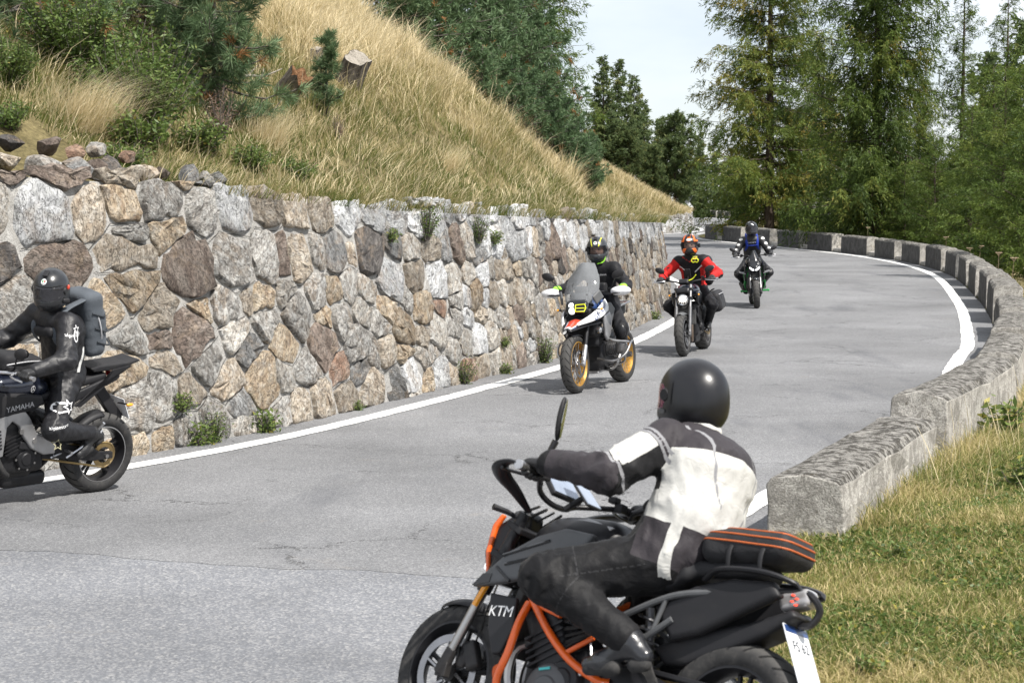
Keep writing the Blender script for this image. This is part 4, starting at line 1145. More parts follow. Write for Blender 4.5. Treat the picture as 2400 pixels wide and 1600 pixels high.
def shrub_mesh(seed, H, W, stems, leaves, ln, wd, tone0, tv=0.16, flat=0.5):
    r = np.random.default_rng(seed); wood = MB(); parts = []
    for q in range(stems):
        az, rr_ = r.uniform(0, 6.283), W * math.sqrt(r.random()); h = H * r.uniform(0.55, 1.05) * (1 - 0.35 * (rr_ / W) ** 2)
        p = catmull([(0.15 * rr_ * math.cos(az), 0.15 * rr_ * math.sin(az), -0.05), (0.6 * rr_ * math.cos(az) + r.normal(0, 0.04), 0.6 * rr_ * math.sin(az), h * 0.55), (rr_ * math.cos(az), rr_ * math.sin(az), h)], 8)
        wood.tube(p, np.linspace(0.008, 0.003, 8), 4, cap=False)
        s = r.uniform(0.2, 1.0, leaves)
        b = np.stack([np.interp(s, np.linspace(0, 1, 8), p[:, c]) for c in range(3)], 1) + r.normal(0, 0.035, (leaves, 3))
        D = np.stack([r.normal(0, 1, leaves), r.normal(0, 1, leaves), r.normal(0.15, flat, leaves)], 1)
        parts.append(tufts(b, D, ln * r.uniform(0.6, 1.3, leaves), wd * r.uniform(0.7, 1.2, leaves), tone0 + r.normal(0, tv, leaves) + 0.1 * (s - 0.5), r))
    V, F, T = join(parts)
    return make_mesh(np.vstack(wood.V), wood.F, True), make_mesh(V, F, False, None, {'tone': T})
SH = shrub_mesh(21, 1.25, 0.72, 80, 90, 0.068, 0.027, 0.5)
plant_tree('leafy_shrub', SH, (M_BARKG, M_LEAF), hill_hit(322, 318) - Vector((0, 0, 0.05)), 0, 'dense bright green leafy shrub on the slope above the loose rocks', 'shrub', parts=('stems', 'foliage'))
plant_tree('leafy_shrub', SH, (M_BARKG, M_LEAF), hill_hit(200, 190) - Vector((0, 0, 0.05)), 2.0, 'green leafy shrub higher up behind the dense one', 'shrub', 0.95, parts=('stems', 'foliage'))
plant_tree('leafy_shrub', SH, (M_BARKG, M_LEAF), hill_hit(20, 215) - Vector((0, 0, 0.05)), 4.0, 'small leafy shrub at the left picture edge', 'shrub', 0.5, parts=('stems', 'foliage'))
DS = shrub_mesh(22, 0.75, 0.24, 26, 46, 0.05, 0.008, 0.5, 0.2, 0.9)
for q, (px, py, sc, lb) in enumerate([(450, 235, 1.0, 'withered pinkish willowherb between shrub and stone pine'), (520, 330, 0.8, 'withered tall weed at the foot of the bushy stone pine'), (395, 60, 0.9, 'withered weed at the top of the picture between shrub and pine'), (790, 330, 0.45, 'rusty dead twigs below the pine sapling'), (1350, 410, 0.8, 'grey dead brush below the low dwarf pine')]):
    plant_tree('withered_weed', DS, (M_BARKG, M_DEADPLANT), hill_hit(px, py), q * 1.3, lb, 'dead plant', sc, parts=('stems', 'foliage'))
LOWG = shrub_mesh(23, 0.34, 0.34, 40, 34, 0.05, 0.028, 0.55, 0.18)
for q, (px, py, sc, lb) in enumerate([(330, 345, 1.2, 'low green herbs under the leafy shrub'), (300, 398, 0.75, 'yellow-green creeping herbs between the loose rocks'), (470, 355, 1.0, 'low herbs right of the leafy shrub on the slope'), (20, 300, 0.7, 'yellow-green herbs at the left picture edge above the rocks'), (700, 420, 0.7, 'low green herbs near the wall top below the stumps'), (590, 405, 0.8, 'leafy herbs near the yellow flower spike')]):
    plant_tree('low_herb', LOWG, (M_BARKG, M_LEAF), hill_hit(px, py), q * 1.9, lb, 'herb', sc, parts=('stems', 'foliage'))
# big arching straw tussock by the shrub
r = np.random.default_rng(131)
def tussock(px, py, n, h, lb, spread=0.2, lean=(0.9, -0.2)):
    p = np.array(hill_hit(px, py)); az = r.uniform(0, 6.283, n); rr_ = spread * np.sqrt(r.random(n))
    P = p + np.stack([rr_ * np.cos(az), rr_ * np.sin(az), -0.05 * np.ones(n)], 1)
    ln = np.stack([lean[0] + r.normal(0, 0.35, n), lean[1] + r.normal(0, 0.35, n), np.zeros(n)], 1)
    o = leafy('grass_tussock', [blades(P - p, h * r.uniform(0.5, 1.1, n), r.uniform(0.003, 0.006, n), ln, r.uniform(0.3, 1.5, n), 0.82 + r.normal(0, 0.14, n), r)], M_GRASS, label=lb, cat='grass tussock')
    o.location = p
tussock(165, 300, 700, 0.85, 'big arching straw-coloured grass tussock left of the leafy shrub', 0.3)
tussock(250, 318, 350, 0.7, 'smaller straw tussock between big tussock and leafy shrub', 0.22)
tussock(610, 345, 500, 0.7, 'straw tussock under the bushy stone pine', 0.25)
tussock(1040, 400, 400, 0.6, 'tall straw tussock in the middle of the slope above the wall', 0.2, (0.7, 0))

# ---- stumps
def stump(px, py, R, H, label, tilt, seed, rotten=False):
    p = hill_hit(px, py); r = np.random.default_rng(seed)
    root = empty('tree_stump', label, 'tree stump', p); root.rotation_euler = tilt
    n = 26; a = np.arange(n) * 2 * math.pi / n
    lob = 1 + 0.10 * np.sin(3 * a + seed) + 0.05 * r.normal(size=n); V = []
    hs_ = [-0.35, 0.0, 0.3, 0.65, 1.0]
    for q, t in enumerate(hs_):
        rr_ = R * (1.15 - 0.15 * min(1, (t + 0.35) * 1.3)) * lob * (1 + 0.03 * r.normal(size=n))
        top = H * t + (0.10 * H * np.tanh(6 * np.cos(a - 0.6)) * (q == 4) if not rotten else 0.30 * H * np.abs(np.sin(2.5 * a)) * (q == 4))
        V.append(np.stack([rr_ * np.cos(a), rr_ * np.sin(a), top * np.ones(n)], 1))
    V = np.vstack(V); F = [[q * n + k, q * n + (k + 1) % n, (q + 1) * n + (k + 1) % n, (q + 1) * n + k] for q in range(4) for k in range(n)]
    me = make_mesh(V, F, True); obj('bark', me, M_BARKG, root)
    T = V[-n:] * np.array([0.96, 0.96, 1]); T2 = T.mean(0) - np.array([0, 0, 0.10 * H if rotten else 0.02])
    obj('cut_face', make_mesh(np.vstack([T, T2]), [[k, (k + 1) % n, n] for k in range(n)]), M_ROTWOOD if rotten else M_CUTWOOD, root)
    return root
stump(815, 195, 0.19, 0.40, 'grey sawn tree stump with a stepped cut beside the pine sapling', (0.45, 0.35, 0.2), 3)
stump(668, 240, 0.15, 0.34, 'split tree stump with rust-brown rotten wood under the stone pine', (0.6, 0.7, 0.1), 5, True)
stump(735, 150, 0.10, 0.22, 'small grey stump above the pine sapling', (0.1, 0.2, 0), 8)
stump(1372, 320, 0.18, 0.5, 'weathered stump on the crest among the dwarf pines', (0.0, 0.2, 0), 9)
# fallen dead branches at the lower end of the crest
for q, (px, py, lb) in enumerate([(1375, 425, 'bleached dead branch lying at the lower end of the crest'), (1392, 440, 'dark dead branch lying just below the bleached one'), (600, 215, 'bare grey branch sticking out beside the rotten stump')]):
    p = np.array(hill_hit(px, py)); m = MB(); rr_ = np.random.default_rng(200 + q)
    main = np.array([[-0.35, 0, 0.05], [-0.1, 0.05, 0.14], [0.15, 0.02, 0.2], [0.42, -0.03, 0.36]])
    m.tube(main, [0.022, 0.018, 0.013, 0.006], 6, smooth_pts=9)
    for b in range(6):
        s = main[rr_.integers(0, 3)] + rr_.normal(0, 0.03, 3); m.tube([s, s + np.array([rr_.uniform(-0.1, 0.25), rr_.normal(0, 0.12), rr_.uniform(0.02, 0.2)])], [0.009, 0.003], 4)
    o = m.build('dead_branch', M_CUTWOOD if q != 1 else M_BARK, smooth=True, label=lb, cat='branch'); o.location = p; o.rotation_euler = (0, 0.2, q * 0.5)

# ---- loose rocks on the wall top, far left
r = np.random.default_rng(77)
def rock_mesh(size, r):
    bm = bmesh.new(); bmesh.ops.create_icosphere(bm, subdivisions=2, radius=1.0)
    V = np.array([v.co[:] for v in bm.verts])
    for _ in range(16):                                  # split planes give flat faces and edges
        n = unit(r.normal(size=3)); d = r.uniform(0.42, 0.8); e = np.maximum(V @ n - d, 0); V = V - e[:, None] * n * 0.92
    V = V * np.array(size) * (1 + 0.03 * r.normal(size=(len(V), 1)))
    F = np.array([[v.index for v in f.verts] for f in bm.faces]); bm.free()
    me = make_mesh(V, F, True); me.set_sharp_from_angle(angle=math.radians(28)); return me
ordn = ['first', 'second', 'third', 'fourth', 'fifth', 'sixth', 'seventh', 'eighth', 'ninth', 'tenth', 'eleventh', 'twelfth', 'thirteenth', 'fourteenth']
cname = ['tan', 'ochre', 'grey', 'brown', 'rust-coloured', 'pale', 'slate grey', 'white', 'dark']
lower = np.linspace(15.35, 19.15, 14)
for q, yy in enumerate(lower):
    i = at_y(WALL, yy + r.uniform(-0.05, 0.05)); s_ = r.uniform(0.11, 0.20) * (1.0 if q not in (8, 9, 10) else 1.15)
    p = hill_uv(np.array([i]), np.array([r.uniform(0.12, 0.32)]))[0]
    mi = int(r.choice([0, 2, 2, 3, 6, 8, 3, 6]))
    o = obj('loose_rock', rock_mesh((s_ * r.uniform(0.9, 1.3), s_ * 0.9, s_ * r.uniform(0.65, 0.95)), r), STONES[mi], None,
            label=f'loose {cname[mi]} rock on the wall top, {ordn[q]} from the left in the front row', cat='rock', group='loose rocks on the wall top')
    o.location = (p[0], p[1], p[2] + s_ * 0.55); o.rotation_euler = tuple(r.uniform(-0.4, 0.4, 2)) + (r.uniform(0, 6),)
for q, yy in enumerate(np.linspace(15.5, 17.9, 9)):
    i = at_y(WALL, yy + r.uniform(-0.05, 0.05)); s_ = r.uniform(0.10, 0.17)
    p = hill_uv(np.array([i]), np.array([r.uniform(0.26, 0.42)]))[0]
    mi = int(r.choice([3, 2, 8, 4, 6, 3, 2]))
    o = obj('loose_rock', rock_mesh((s_ * 1.15, s_, s_ * 0.75), r), STONES[mi], None,
            label=f'loose {cname[mi]} rock piled behind the wall top, {ordn[q]} from the left in the upper row', cat='rock', group='loose rocks on the wall top')
    o.location = (p[0], p[1], p[2] + s_ * 0.6 + 0.13); o.rotation_euler = tuple(r.uniform(-0.4, 0.4, 2)) + (r.uniform(0, 6),)

# ---- weeds at the foot of the wall and in its joints
WEED = shrub_mesh(31, 0.16, 0.12, 22, 16, 0.045, 0.02, 0.62, 0.16)
BUSH = shrub_mesh(32, 0.36, 0.17, 30, 30, 0.03, 0.012, 0.5, 0.2)
def wall_spot(px, py):
    """point of the wall face seen at photo pixel (px, py)"""
    d = cam.matrix_basis.to_3x3() @ Vector(((px - 1200) / 4666.7, (800 - py) / 4666.7, -1))
    for t in np.arange(13, 60, 0.03):
        p = Vector(CAMV) + d * t
        i = int(np.argmin((WALL[:, 0] - p.x) ** 2 + (WALL[:, 1] - p.y) ** 2))
        if (p.x - WALL[i, 0]) * WN[i, 0] + (p.y - WALL[i, 1]) * WN[i, 1] < -BATTER * max(p.z, 0) + 0.05: return p, i
    return p, i
for q, (px, py, sc, ms, lb) in enumerate([(612, 1012, 1.3, WEED, 'green weed at the wall foot under the big rust-coloured stone'), (462, 1035, 1.2, WEED, 'leafy weed at the wall foot, second from the rear wheel at the left'), (492, 1010, 0.9, BUSH, 'small reddish weed beside the leafy one at the wall foot'),
        (422, 955, 0.8, WEED, 'bright tuft growing in a joint low in the wall near the left motorcycle'), (835, 965, 0.6, WEED, 'tiny weed at the wall foot in mid wall'), (1085, 905, 0.9, BUSH, 'dry little weed at the wall foot left of the windscreen motorcycle'), (1178, 880, 0.8, WEED, 'small green weed at the wall foot nearest the white-and-blue motorcycle'),
        (1270, 855, 1.1, BUSH, 'bushy weed at the wall foot beside the white-and-blue motorcycle'), (1530, 752, 0.9, WEED, 'weed at the wall foot behind the white-and-blue motorcycle'), (1180, 808, 0.6, WEED, 'small tuft in a joint of the lower wall'), (995, 552, 1.1, BUSH, 'grassy tuft high in the wall below the white top stones'), (1118, 562, 0.9, BUSH, 'grassy tuft high in the wall, right one of a pair'), (1155, 565, 0.8, WEED, 'green tuft high in the wall near the top, rightmost of three'), (912, 560, 0.7, WEED, 'small fern tuft in the upper wall, leftmost of the tufts there')]):
    p, i = wall_spot(px, py)
    if p.z < 0.15: p.z = 0.0
    o = plant_tree('wall_weed', ms, (M_BARKG, M_LEAF), p + Vector((WN[i, 0], WN[i, 1], 0)) * 0.03, q * 1.1, lb, 'weed', sc, 'weeds on the wall', ('stems', 'foliage'))
# dried umbels and docks behind the parapet
r = np.random.default_rng(55)
def umbel(h, n, r):
    m = MB(); top = np.array([r.normal(0, 0.03), r.normal(0, 0.03), h])
    m.tube([(0, 0, -0.1), (0.01, 0, h * 0.5), top], [0.006, 0.005, 0.004], 5)
    for k in range(n):
        a = 2 * math.pi * k / n; e = top + np.array([0.10 * math.cos(a) * r.uniform(0.5, 1), 0.10 * math.sin(a) * r.uniform(0.5, 1), 0.08])
        m.tube([top, e], 0.0025, 3); m.ball(e, (0.022, 0.022, 0.012), 6)
    return m
umb_mats = pbr('dry_stalk', (0.34, 0.26, 0.17), 0.85)
for q, (px, Y, h) in enumerate([(2268, 44, 1.05), (2215, 49, 1.0), (2160, 55, 1.0), (2090, 62, 1.1), (2315, 40, 0.95), (1935, 74, 1.2), (2290, 37.5, 0.9), (2132, 57, 0.85)]):
    x = spot(px, Y); z, d = verge_point(x, Y); i = int(np.argmin((EDGE[:, 0] - x) ** 2 + (EDGE[:, 1] - Y) ** 2))
    if d < 0.7: x, Y_ = EDGE[i] + EN[i] * 0.8; z, d = verge_point(x, Y_)
    else: Y_ = Y
    o = umbel(h * 0.78, 9, r).build('dried_umbel', umb_mats, label=f'dried umbel stalk behind the parapet, {ordn[int(np.argsort(np.argsort([2268, 2215, 2160, 2090, 2315, 1935, 2290, 2132]))[q])]} from the left', cat='dried plant', group='dried umbels behind the parapet')
    o.location = (x, Y_, z)
DOCK = shrub_mesh(41, 0.42, 0.22, 12, 14, 0.11, 0.05, 0.66, 0.2)
for q, (px, py, sc, lb) in enumerate([(2345, 1010, 1.0, 'yellowing broad-leaved weed beside the parapet at the right edge'), (2290, 950, 0.8, 'broad-leaved weed behind the yellowing one beside the parapet'), (2040, 1560, 0.35, 'flat leafy weed in the turf at the bottom of the picture'), (2110, 1290, 0.3, 'small yellow-green weed in the turf'), (2380, 1130, 0.6, 'broad-leaved weed at the right edge of the turf')]):
    d = cam.matrix_basis.to_3x3() @ Vector(((px - 1200) / 4666.7, (800 - py) / 4666.7, -1)); t = (2.3 - 0.12) / -d.z
    p = Vector(CAMV) + d * t; z, dd = verge_point(p.x, p.y)
    plant_tree('broad_leaf_weed', DOCK, (M_BARKG, M_LEAF), (p.x, p.y, z), q * 1.4, lb, 'weed', sc, parts=('stems', 'foliage'))
# tall thin straw stalks in front of the parapet's outer face
n = 90; px = r.uniform(2150, 2395, n); parts = []
for k in range(n):
    y_ = r.uniform(14.5, 20.5); i = at_y(EDGE, y_); d_ = r.uniform(0.65, 1.6); p = EDGE[i] + EN[i] * d_
    parts.append([p[0], p[1], 0.05])
P = np.array(parts)
leafy('straw_stalks', [blades(P, r.uniform(0.25, 0.75, n), r.uniform(0.004, 0.007, n), np.stack([r.normal(0, 0.4, n), r.normal(0, 0.4, n), np.zeros(n)], 1), r.uniform(0.1, 0.6, n), r.uniform(0.7, 1.0, n), r)], M_GRASS, label='thin tall straw stalks along the outer side of the parapet', kind='stuff')
# flat pale stone lying at the gap of the near parapet
i = at_y(EDGE, 16.2); p = EDGE[i] + EN[i] * 0.16
o = obj('loose_stone', rock_mesh((0.24, 0.13, 0.07), np.random.default_rng(4)), STONES[5], None, label='flat pale stone lying in the gap between the two nearest parapet blocks', cat='stone')
o.location = (p[0] + 0.06, p[1] + 0.16, 0.40); o.rotation_euler = (0, 0, 0.3)
# little white chevron sign far away
sg = empty('road_sign', 'tiny white arrow-shaped road sign on a post above the far parapet', 'sign', (spot(1613, 150), 150, 0))
MB().tube([(0, 0, -1.0), (0, 0, 1.15)], 0.04, 8).build('post', pbr('galvanised', (0.45, 0.46, 0.47), 0.5, 0.8), sg, smooth=True)
MB().prism([(-0.3, 1.5), (0.1, 1.95), (0.35, 1.95), (0.05, 1.5), (0.35, 1.1), (0.1, 1.1)], -0.02, 0.02).build('arrow_board', pbr('sign_white', (0.75, 0.77, 0.8), 0.4), sg)

# ------------------------------------------------------------------ motorcycles: materials
def mat_rubber():
    m, nt, lk, b = nodes('tyre_rubber')
    uvn = nt.new('ShaderNodeUVMap'); sx = nt.new('ShaderNodeSeparateXYZ'); lk.new(uvn.outputs['UV'], sx.inputs['Vector'])
    v = math_(nt, lk, 'ABSOLUTE', math_(nt, lk, 'SUBTRACT', sx.outputs['Y'], 0.5))
    ph = math_(nt, lk, 'MULTIPLY_ADD', sx.outputs['X'], 150.8, math_(nt, lk, 'MULTIPLY', v, 22.0))
    s = math_(nt, lk, 'SINE', ph)
    gr = math_(nt, lk, 'MULTIPLY', ramp(nt, lk, s, [(0.80, 0.0), (0.90, 1.0)]), ramp(nt, lk, v, [(0.03, 0.0), (0.05, 1.0), (0.26, 1.0), (0.29, 0.0)]))
    n = noise(nt, lk, 14, 5, 0.65); dust = noise(nt, lk, 40, 4, 0.7)
    col = ramp(nt, lk, n, [(0.3, (0.022, 0.022, 0.023)), (0.7, (0.045, 0.044, 0.043))])
    tread = ramp(nt, lk, v, [(0.20, 1.0), (0.30, 0.0)])
    col = mixc(nt, lk, math_(nt, lk, 'MULTIPLY', tread, 0.75), col, (0.075, 0.073, 0.07))
    col = mixc(nt, lk, ramp(nt, lk, dust, [(0.5, 0.0), (0.75, 0.3)]), col, (0.12, 0.11, 0.10))
    col = mixc(nt, lk, gr, col, (0.012, 0.012, 0.012))
    lk.new(col, b.inputs['Base Color']); b.inputs['Roughness'].default_value = 0.75; b.inputs['Specular IOR Level'].default_value = 0.22
    bump(nt, lk, b, math_(nt, lk, 'MULTIPLY', gr, -1.0), 0.7, 0.008); return m
K = {}
K['rubber'] = mat_rubber()
K['plastic'] = pbr('black_plastic', (0.016, 0.016, 0.018), 0.52, bmp=0.15, bs=180, bd=0.002, dirt=0.06, spec=0.28)
K['satin'] = pbr('satin_black', (0.012, 0.012, 0.014), 0.38, dirt=0.05, spec=0.35)
K['gloss'] = pbr('gloss_black', (0.007, 0.008, 0.010), 0.22, coat=0.5, dirt=0.03, spec=0.4)
K['bluegloss'] = pbr('midnight_paint', (0.008, 0.011, 0.022), 0.22, 0.3, coat=0.8, dirt=0.06)
K['grey'] = pbr('grey_plastic', (0.085, 0.088, 0.092), 0.5, dirt=0.15)
K['engine'] = pbr('engine_black', (0.022, 0.022, 0.024), 0.45, 0.4, bmp=0.3, bs=120, dirt=0.18, spec=0.35)
K['engine2'] = pbr('engine_grey', (0.16, 0.16, 0.165), 0.42, 0.8, bmp=0.25, bs=140, dirt=0.25)
K['alu'] = pbr('aluminium', (0.55, 0.55, 0.56), 0.34, 0.95, bmp=0.1, bs=90, dirt=0.2)
K['silverpaint'] = pbr('silver_paint', (0.36, 0.36, 0.365), 0.38, 0.7, dirt=0.2)
K['chrome'] = pbr('chrome', (0.72, 0.72, 0.73), 0.12, 1.0, dirt=0.1)
K['steel'] = pbr('brushed_steel', (0.42, 0.41, 0.40), 0.32, 1.0, dirt=0.25)
K['bronze'] = pbr('heat_tinted_steel', (0.42, 0.33, 0.26), 0.28, 1.0, dirt=0.25)
K['gold'] = pbr('gold_anodised', (0.62, 0.34, 0.04), 0.3, 0.75, dirt=0.1)
K['goldrim'] = pbr('gold_rim', (0.50, 0.28, 0.06), 0.36, 0.6, dirt=0.2)
K['chain'] = pbr('chain_gold', (0.38, 0.27, 0.12), 0.4, 0.9, bmp=0.6, bs=70, dirt=0.4)
K['disc'] = pbr('disc_steel', (0.30, 0.30, 0.31), 0.28, 1.0, bmp=0.3, bs=60, dirt=0.1)
K['orange'] = pbr('orange_paint', (0.78, 0.12, 0.01), 0.3, coat=0.5, dirt=0.08)
K['orange2'] = pbr('orange_cloth_trim', (0.42, 0.095, 0.02), 0.65)
K['amber'] = pbr('amber_lens', (0.85, 0.34, 0.02), 0.2, coat=0.6)
K['redlens'] = pbr('red_lens', (0.45, 0.01, 0.01), 0.15, coat=0.8)
K['white'] = pbr('white_plastic', (0.74, 0.74, 0.75), 0.35, coat=0.3, dirt=0.08)
K['decalwhite'] = pbr('white_print', (0.78, 0.78, 0.78), 0.4)
K['decalgrey'] = pbr('grey_print', (0.42, 0.42, 0.43), 0.4)
K['blue'] = pbr('blue_paint', (0.02, 0.05, 0.16), 0.3, coat=0.5)
K['red'] = pbr('red_paint', (0.62, 0.06, 0.03), 0.35, coat=0.4)
K['green'] = pbr('green_paint', (0.02, 0.30, 0.06), 0.3, 0.3, coat=0.4)
K['yellow'] = pbr('fluo_yellow', (0.72, 0.76, 0.03), 0.5)
K['lime'] = pbr('fluo_green', (0.34, 0.80, 0.06), 0.5)
K['seat'] = pbr('seat_vinyl', (0.018, 0.018, 0.02), 0.58, spec=0.25, bmp=0.25, bs=220, bd=0.002)
K['screen'] = pbr('dark_display', (0.30, 0.35, 0.44), 0.16, 0.3, coat=1.0, var=0.2)  # bluish sky reflection painted into the base colour of the glass
K['mirror'] = pbr('mirror_glass', (0.65, 0.68, 0.70), 0.04, 1.0, var=0.03)
K['plate'] = pbr('plate_white', (0.72, 0.73, 0.75), 0.35)
K['radiator'] = pbr('radiator_core', (0.07, 0.07, 0.07), 0.5, 0.6, bmp=0.8, bs=260, bd=0.006)
K['lamp'] = pbr('lit_lamp', (0.9, 0.9, 0.88), 0.2, emit=(1.0, 0.90, 0.76), es=0.62, var=0.3, vs=40)
K['lampw'] = pbr('lit_led', (0.9, 0.92, 0.95), 0.2, emit=(0.95, 0.98, 1.0), es=0.9, var=0.3, vs=40)
K['tail'] = pbr('lit_tail', (0.8, 0.05, 0.03), 0.2, emit=(1.0, 0.08, 0.04), es=1.2)
def mat_glass(name, tint, alpha):
    m, nt, lk, b = nodes(name)
    b.inputs['Base Color'].default_value = rgb(tint); b.inputs['Roughness'].default_value = 0.04
    b.inputs['Coat Weight'].default_value = 0.6
    t = nt.new('ShaderNodeBsdfTransparent'); t.inputs['Color'].default_value = (0.8, 0.82, 0.84, 1)
    mx = nt.new('ShaderNodeMixShader'); n = noise(nt, lk, 6, 4, 0.6)
    lk.new(ramp(nt, lk, n, [(0.3, max(0, alpha - 0.05)), (0.7, alpha + 0.05)]), mx.inputs[0])
    out = [q for q in nt if q.type == 'OUTPUT_MATERIAL'][0]
    lk.new(t.outputs[0], mx.inputs[1]); lk.new(b.outputs[0], mx.inputs[2]); lk.new(mx.outputs[0], out.inputs['Surface'])
    return m
K['windscreen'] = mat_glass('sky_sheen_windscreen', (0.50, 0.52, 0.54), 0.30)  # clear sheet; pale grey of the reflected sky put into its colour
K['clearvisor'] = mat_glass('clear_visor', (0.10, 0.10, 0.11), 0.08)
K['lens'] = mat_glass('headlight_lens', (0.35, 0.36, 0.38), 0.35)

# ------------------------------------------------------------------ motorcycles: shared parts (x forward, y left, z up, origin on the ground between the wheels)
def pose_matrix(front, rear, lean_deg):
    """matrix of a machine whose tyres stand at two ground points, leaned to its right by lean_deg"""
    f, r_ = Vector((front[0], front[1], 0)), Vector((rear[0], rear[1], 0))
    m = (f + r_) / 2; h = math.atan2(f.y - r_.y, f.x - r_.x)
    return Matrix.Translation(m) @ Matrix.Rotation(h, 4, 'Z') @ Matrix.Rotation(math.radians(lean_deg), 4, 'X')
def about(p, axis, ang):
    p = Vector(p); return np.array(Matrix.Translation(p) @ Matrix.Rotation(ang, 4, Vector(axis)) @ Matrix.Translation(-p))
def tyre_mesh(cx, cz, R, w, rr, n=56):
    hgt = R - rr
    half_ = [(rr - 0.004, 0.36 * w), (rr + 0.10 * hgt, 0.46 * w), (rr + 0.40 * hgt, 0.50 * w), (rr + 0.66 * hgt, 0.475 * w), (rr + 0.84 * hgt, 0.37 * w), (rr + 0.95 * hgt, 0.22 * w), (R - 0.001, 0.09 * w)]
    prof = half_ + [(R, 0.0)] + [(a, -b) for a, b in half_[::-1]]
    k = len(prof); pr = np.array(prof); a = np.arange(n) * 2 * math.pi / n
    V = np.stack([cx + np.cos(a)[:, None] * pr[:, 0], np.repeat(pr[:, 1][None], n, 0), cz + np.sin(a)[:, None] * pr[:, 0]], -1).reshape(-1, 3)
    s = np.r_[0, np.cumsum(np.linalg.norm(np.diff(pr, axis=0), axis=1))]; s /= s[-1]
    F, UV = [], []
    for i in range(n):
        for q in range(k - 1):
            j = (i + 1) % n
            F.append([i * k + q, i * k + q + 1, j * k + q + 1, j * k + q]); UV += [(i / n, s[q]), (i / n, s[q + 1]), ((i + 1) / n, s[q + 1]), ((i + 1) / n, s[q])]
    return make_mesh(V, np.array(F), True, uv=np.array(UV))
def wheel(root, name, x, R, w, rr, rim='satin', style='cast', spokes=5, disc=(), stripe=None, z=None):
    z = R if z is None else z
    hub = MB().lathe([(0.0, -w * 0.42), (0.035, -w * 0.42), (0.04, -w * 0.2), (0.032, 0), (0.04, w * 0.2), (0.035, w * 0.42), (0.0, w * 0.42)], (x, 0, z), 20).build(name, K['engine' if style == 'cast' else 'steel'], root, smooth=True)
    obj('tyre', tyre_mesh(x, z, R, w, rr), K['rubber'], hub)
    rw = 0.40 * w
    MB().lathe([(rr + 0.006, -rw - 0.004), (rr - 0.006, -rw - 0.006), (rr - 0.014, -rw * 0.8), (rr - 0.026, -rw * 0.3), (rr - 0.026, rw * 0.3), (rr - 0.014, rw * 0.8), (rr - 0.006, rw + 0.006), (rr + 0.006, rw + 0.004), (rr - 0.004, rw * 0.5), (rr - 0.012, 0), (rr - 0.004, -rw * 0.5)], (x, 0, z), 56, closed=True).build('rim', K[rim], hub, smooth=50)
    if stripe:
        for sy in (1, -1): MB().lathe([(rr - 0.004, sy * (rw + 0.0075)), (rr + 0.003, sy * (rw + 0.0065)), (rr + 0.003, sy * (rw + 0.005)), (rr - 0.004, sy * (rw + 0.006))], (x, 0, z), 56, closed=True).build('rim_stripe', K[stripe], hub)
    if style == 'cast':
        for k in range(spokes):
            a = 2 * math.pi * k / spokes + 0.3
            for da in (-0.13, 0.13):
                p0 = (x + 0.032 * math.cos(a), 0, z + 0.032 * math.sin(a)); p1 = (x + (rr - 0.015) * math.cos(a + da), 0, z + (rr - 0.015) * math.sin(a + da))
                MB().tube([p0, tuple((np.array(p0) + np.array(p1)) / 2), p1], [0.017, 0.011, 0.012], 6).build('spoke', K[rim], hub, smooth=True)
    else:
        for k in range(spokes):
            a = 2 * math.pi * k / spokes; sg = 1 if k % 2 else -1; da = 0.42 * (1 if k % 4 < 2 else -1)
            MB().tube([(x + 0.036 * math.cos(a), sg * w * 0.22, z + 0.036 * math.sin(a)), (x + (rr - 0.012) * math.cos(a + da), sg * w * 0.36, z + (rr - 0.012) * math.sin(a + da))], 0.0026, 4).build('spoke', K['steel'], hub, smooth=True)
    for (y, rd) in disc:
        d = MB().lathe([(rd, y - 0.0025), (rd, y + 0.0025), (rd - 0.034, y + 0.0025), (rd - 0.034, y - 0.0025)], (x, 0, z), 44, closed=True)
        for k in range(6):
            a = k * math.pi / 3; d.tube([(x + 0.04 * math.cos(a), y * 0.8, z + 0.04 * math.sin(a)), (x + (rd - 0.03) * math.cos(a + 0.35), y, z + (rd - 0.03) * math.sin(a + 0.35))], 0.008, 5)
        d.build('brake_disc', K['disc'], hub, smooth=40)
    return hub
def grip_points(S): return np.array(S['grip'])
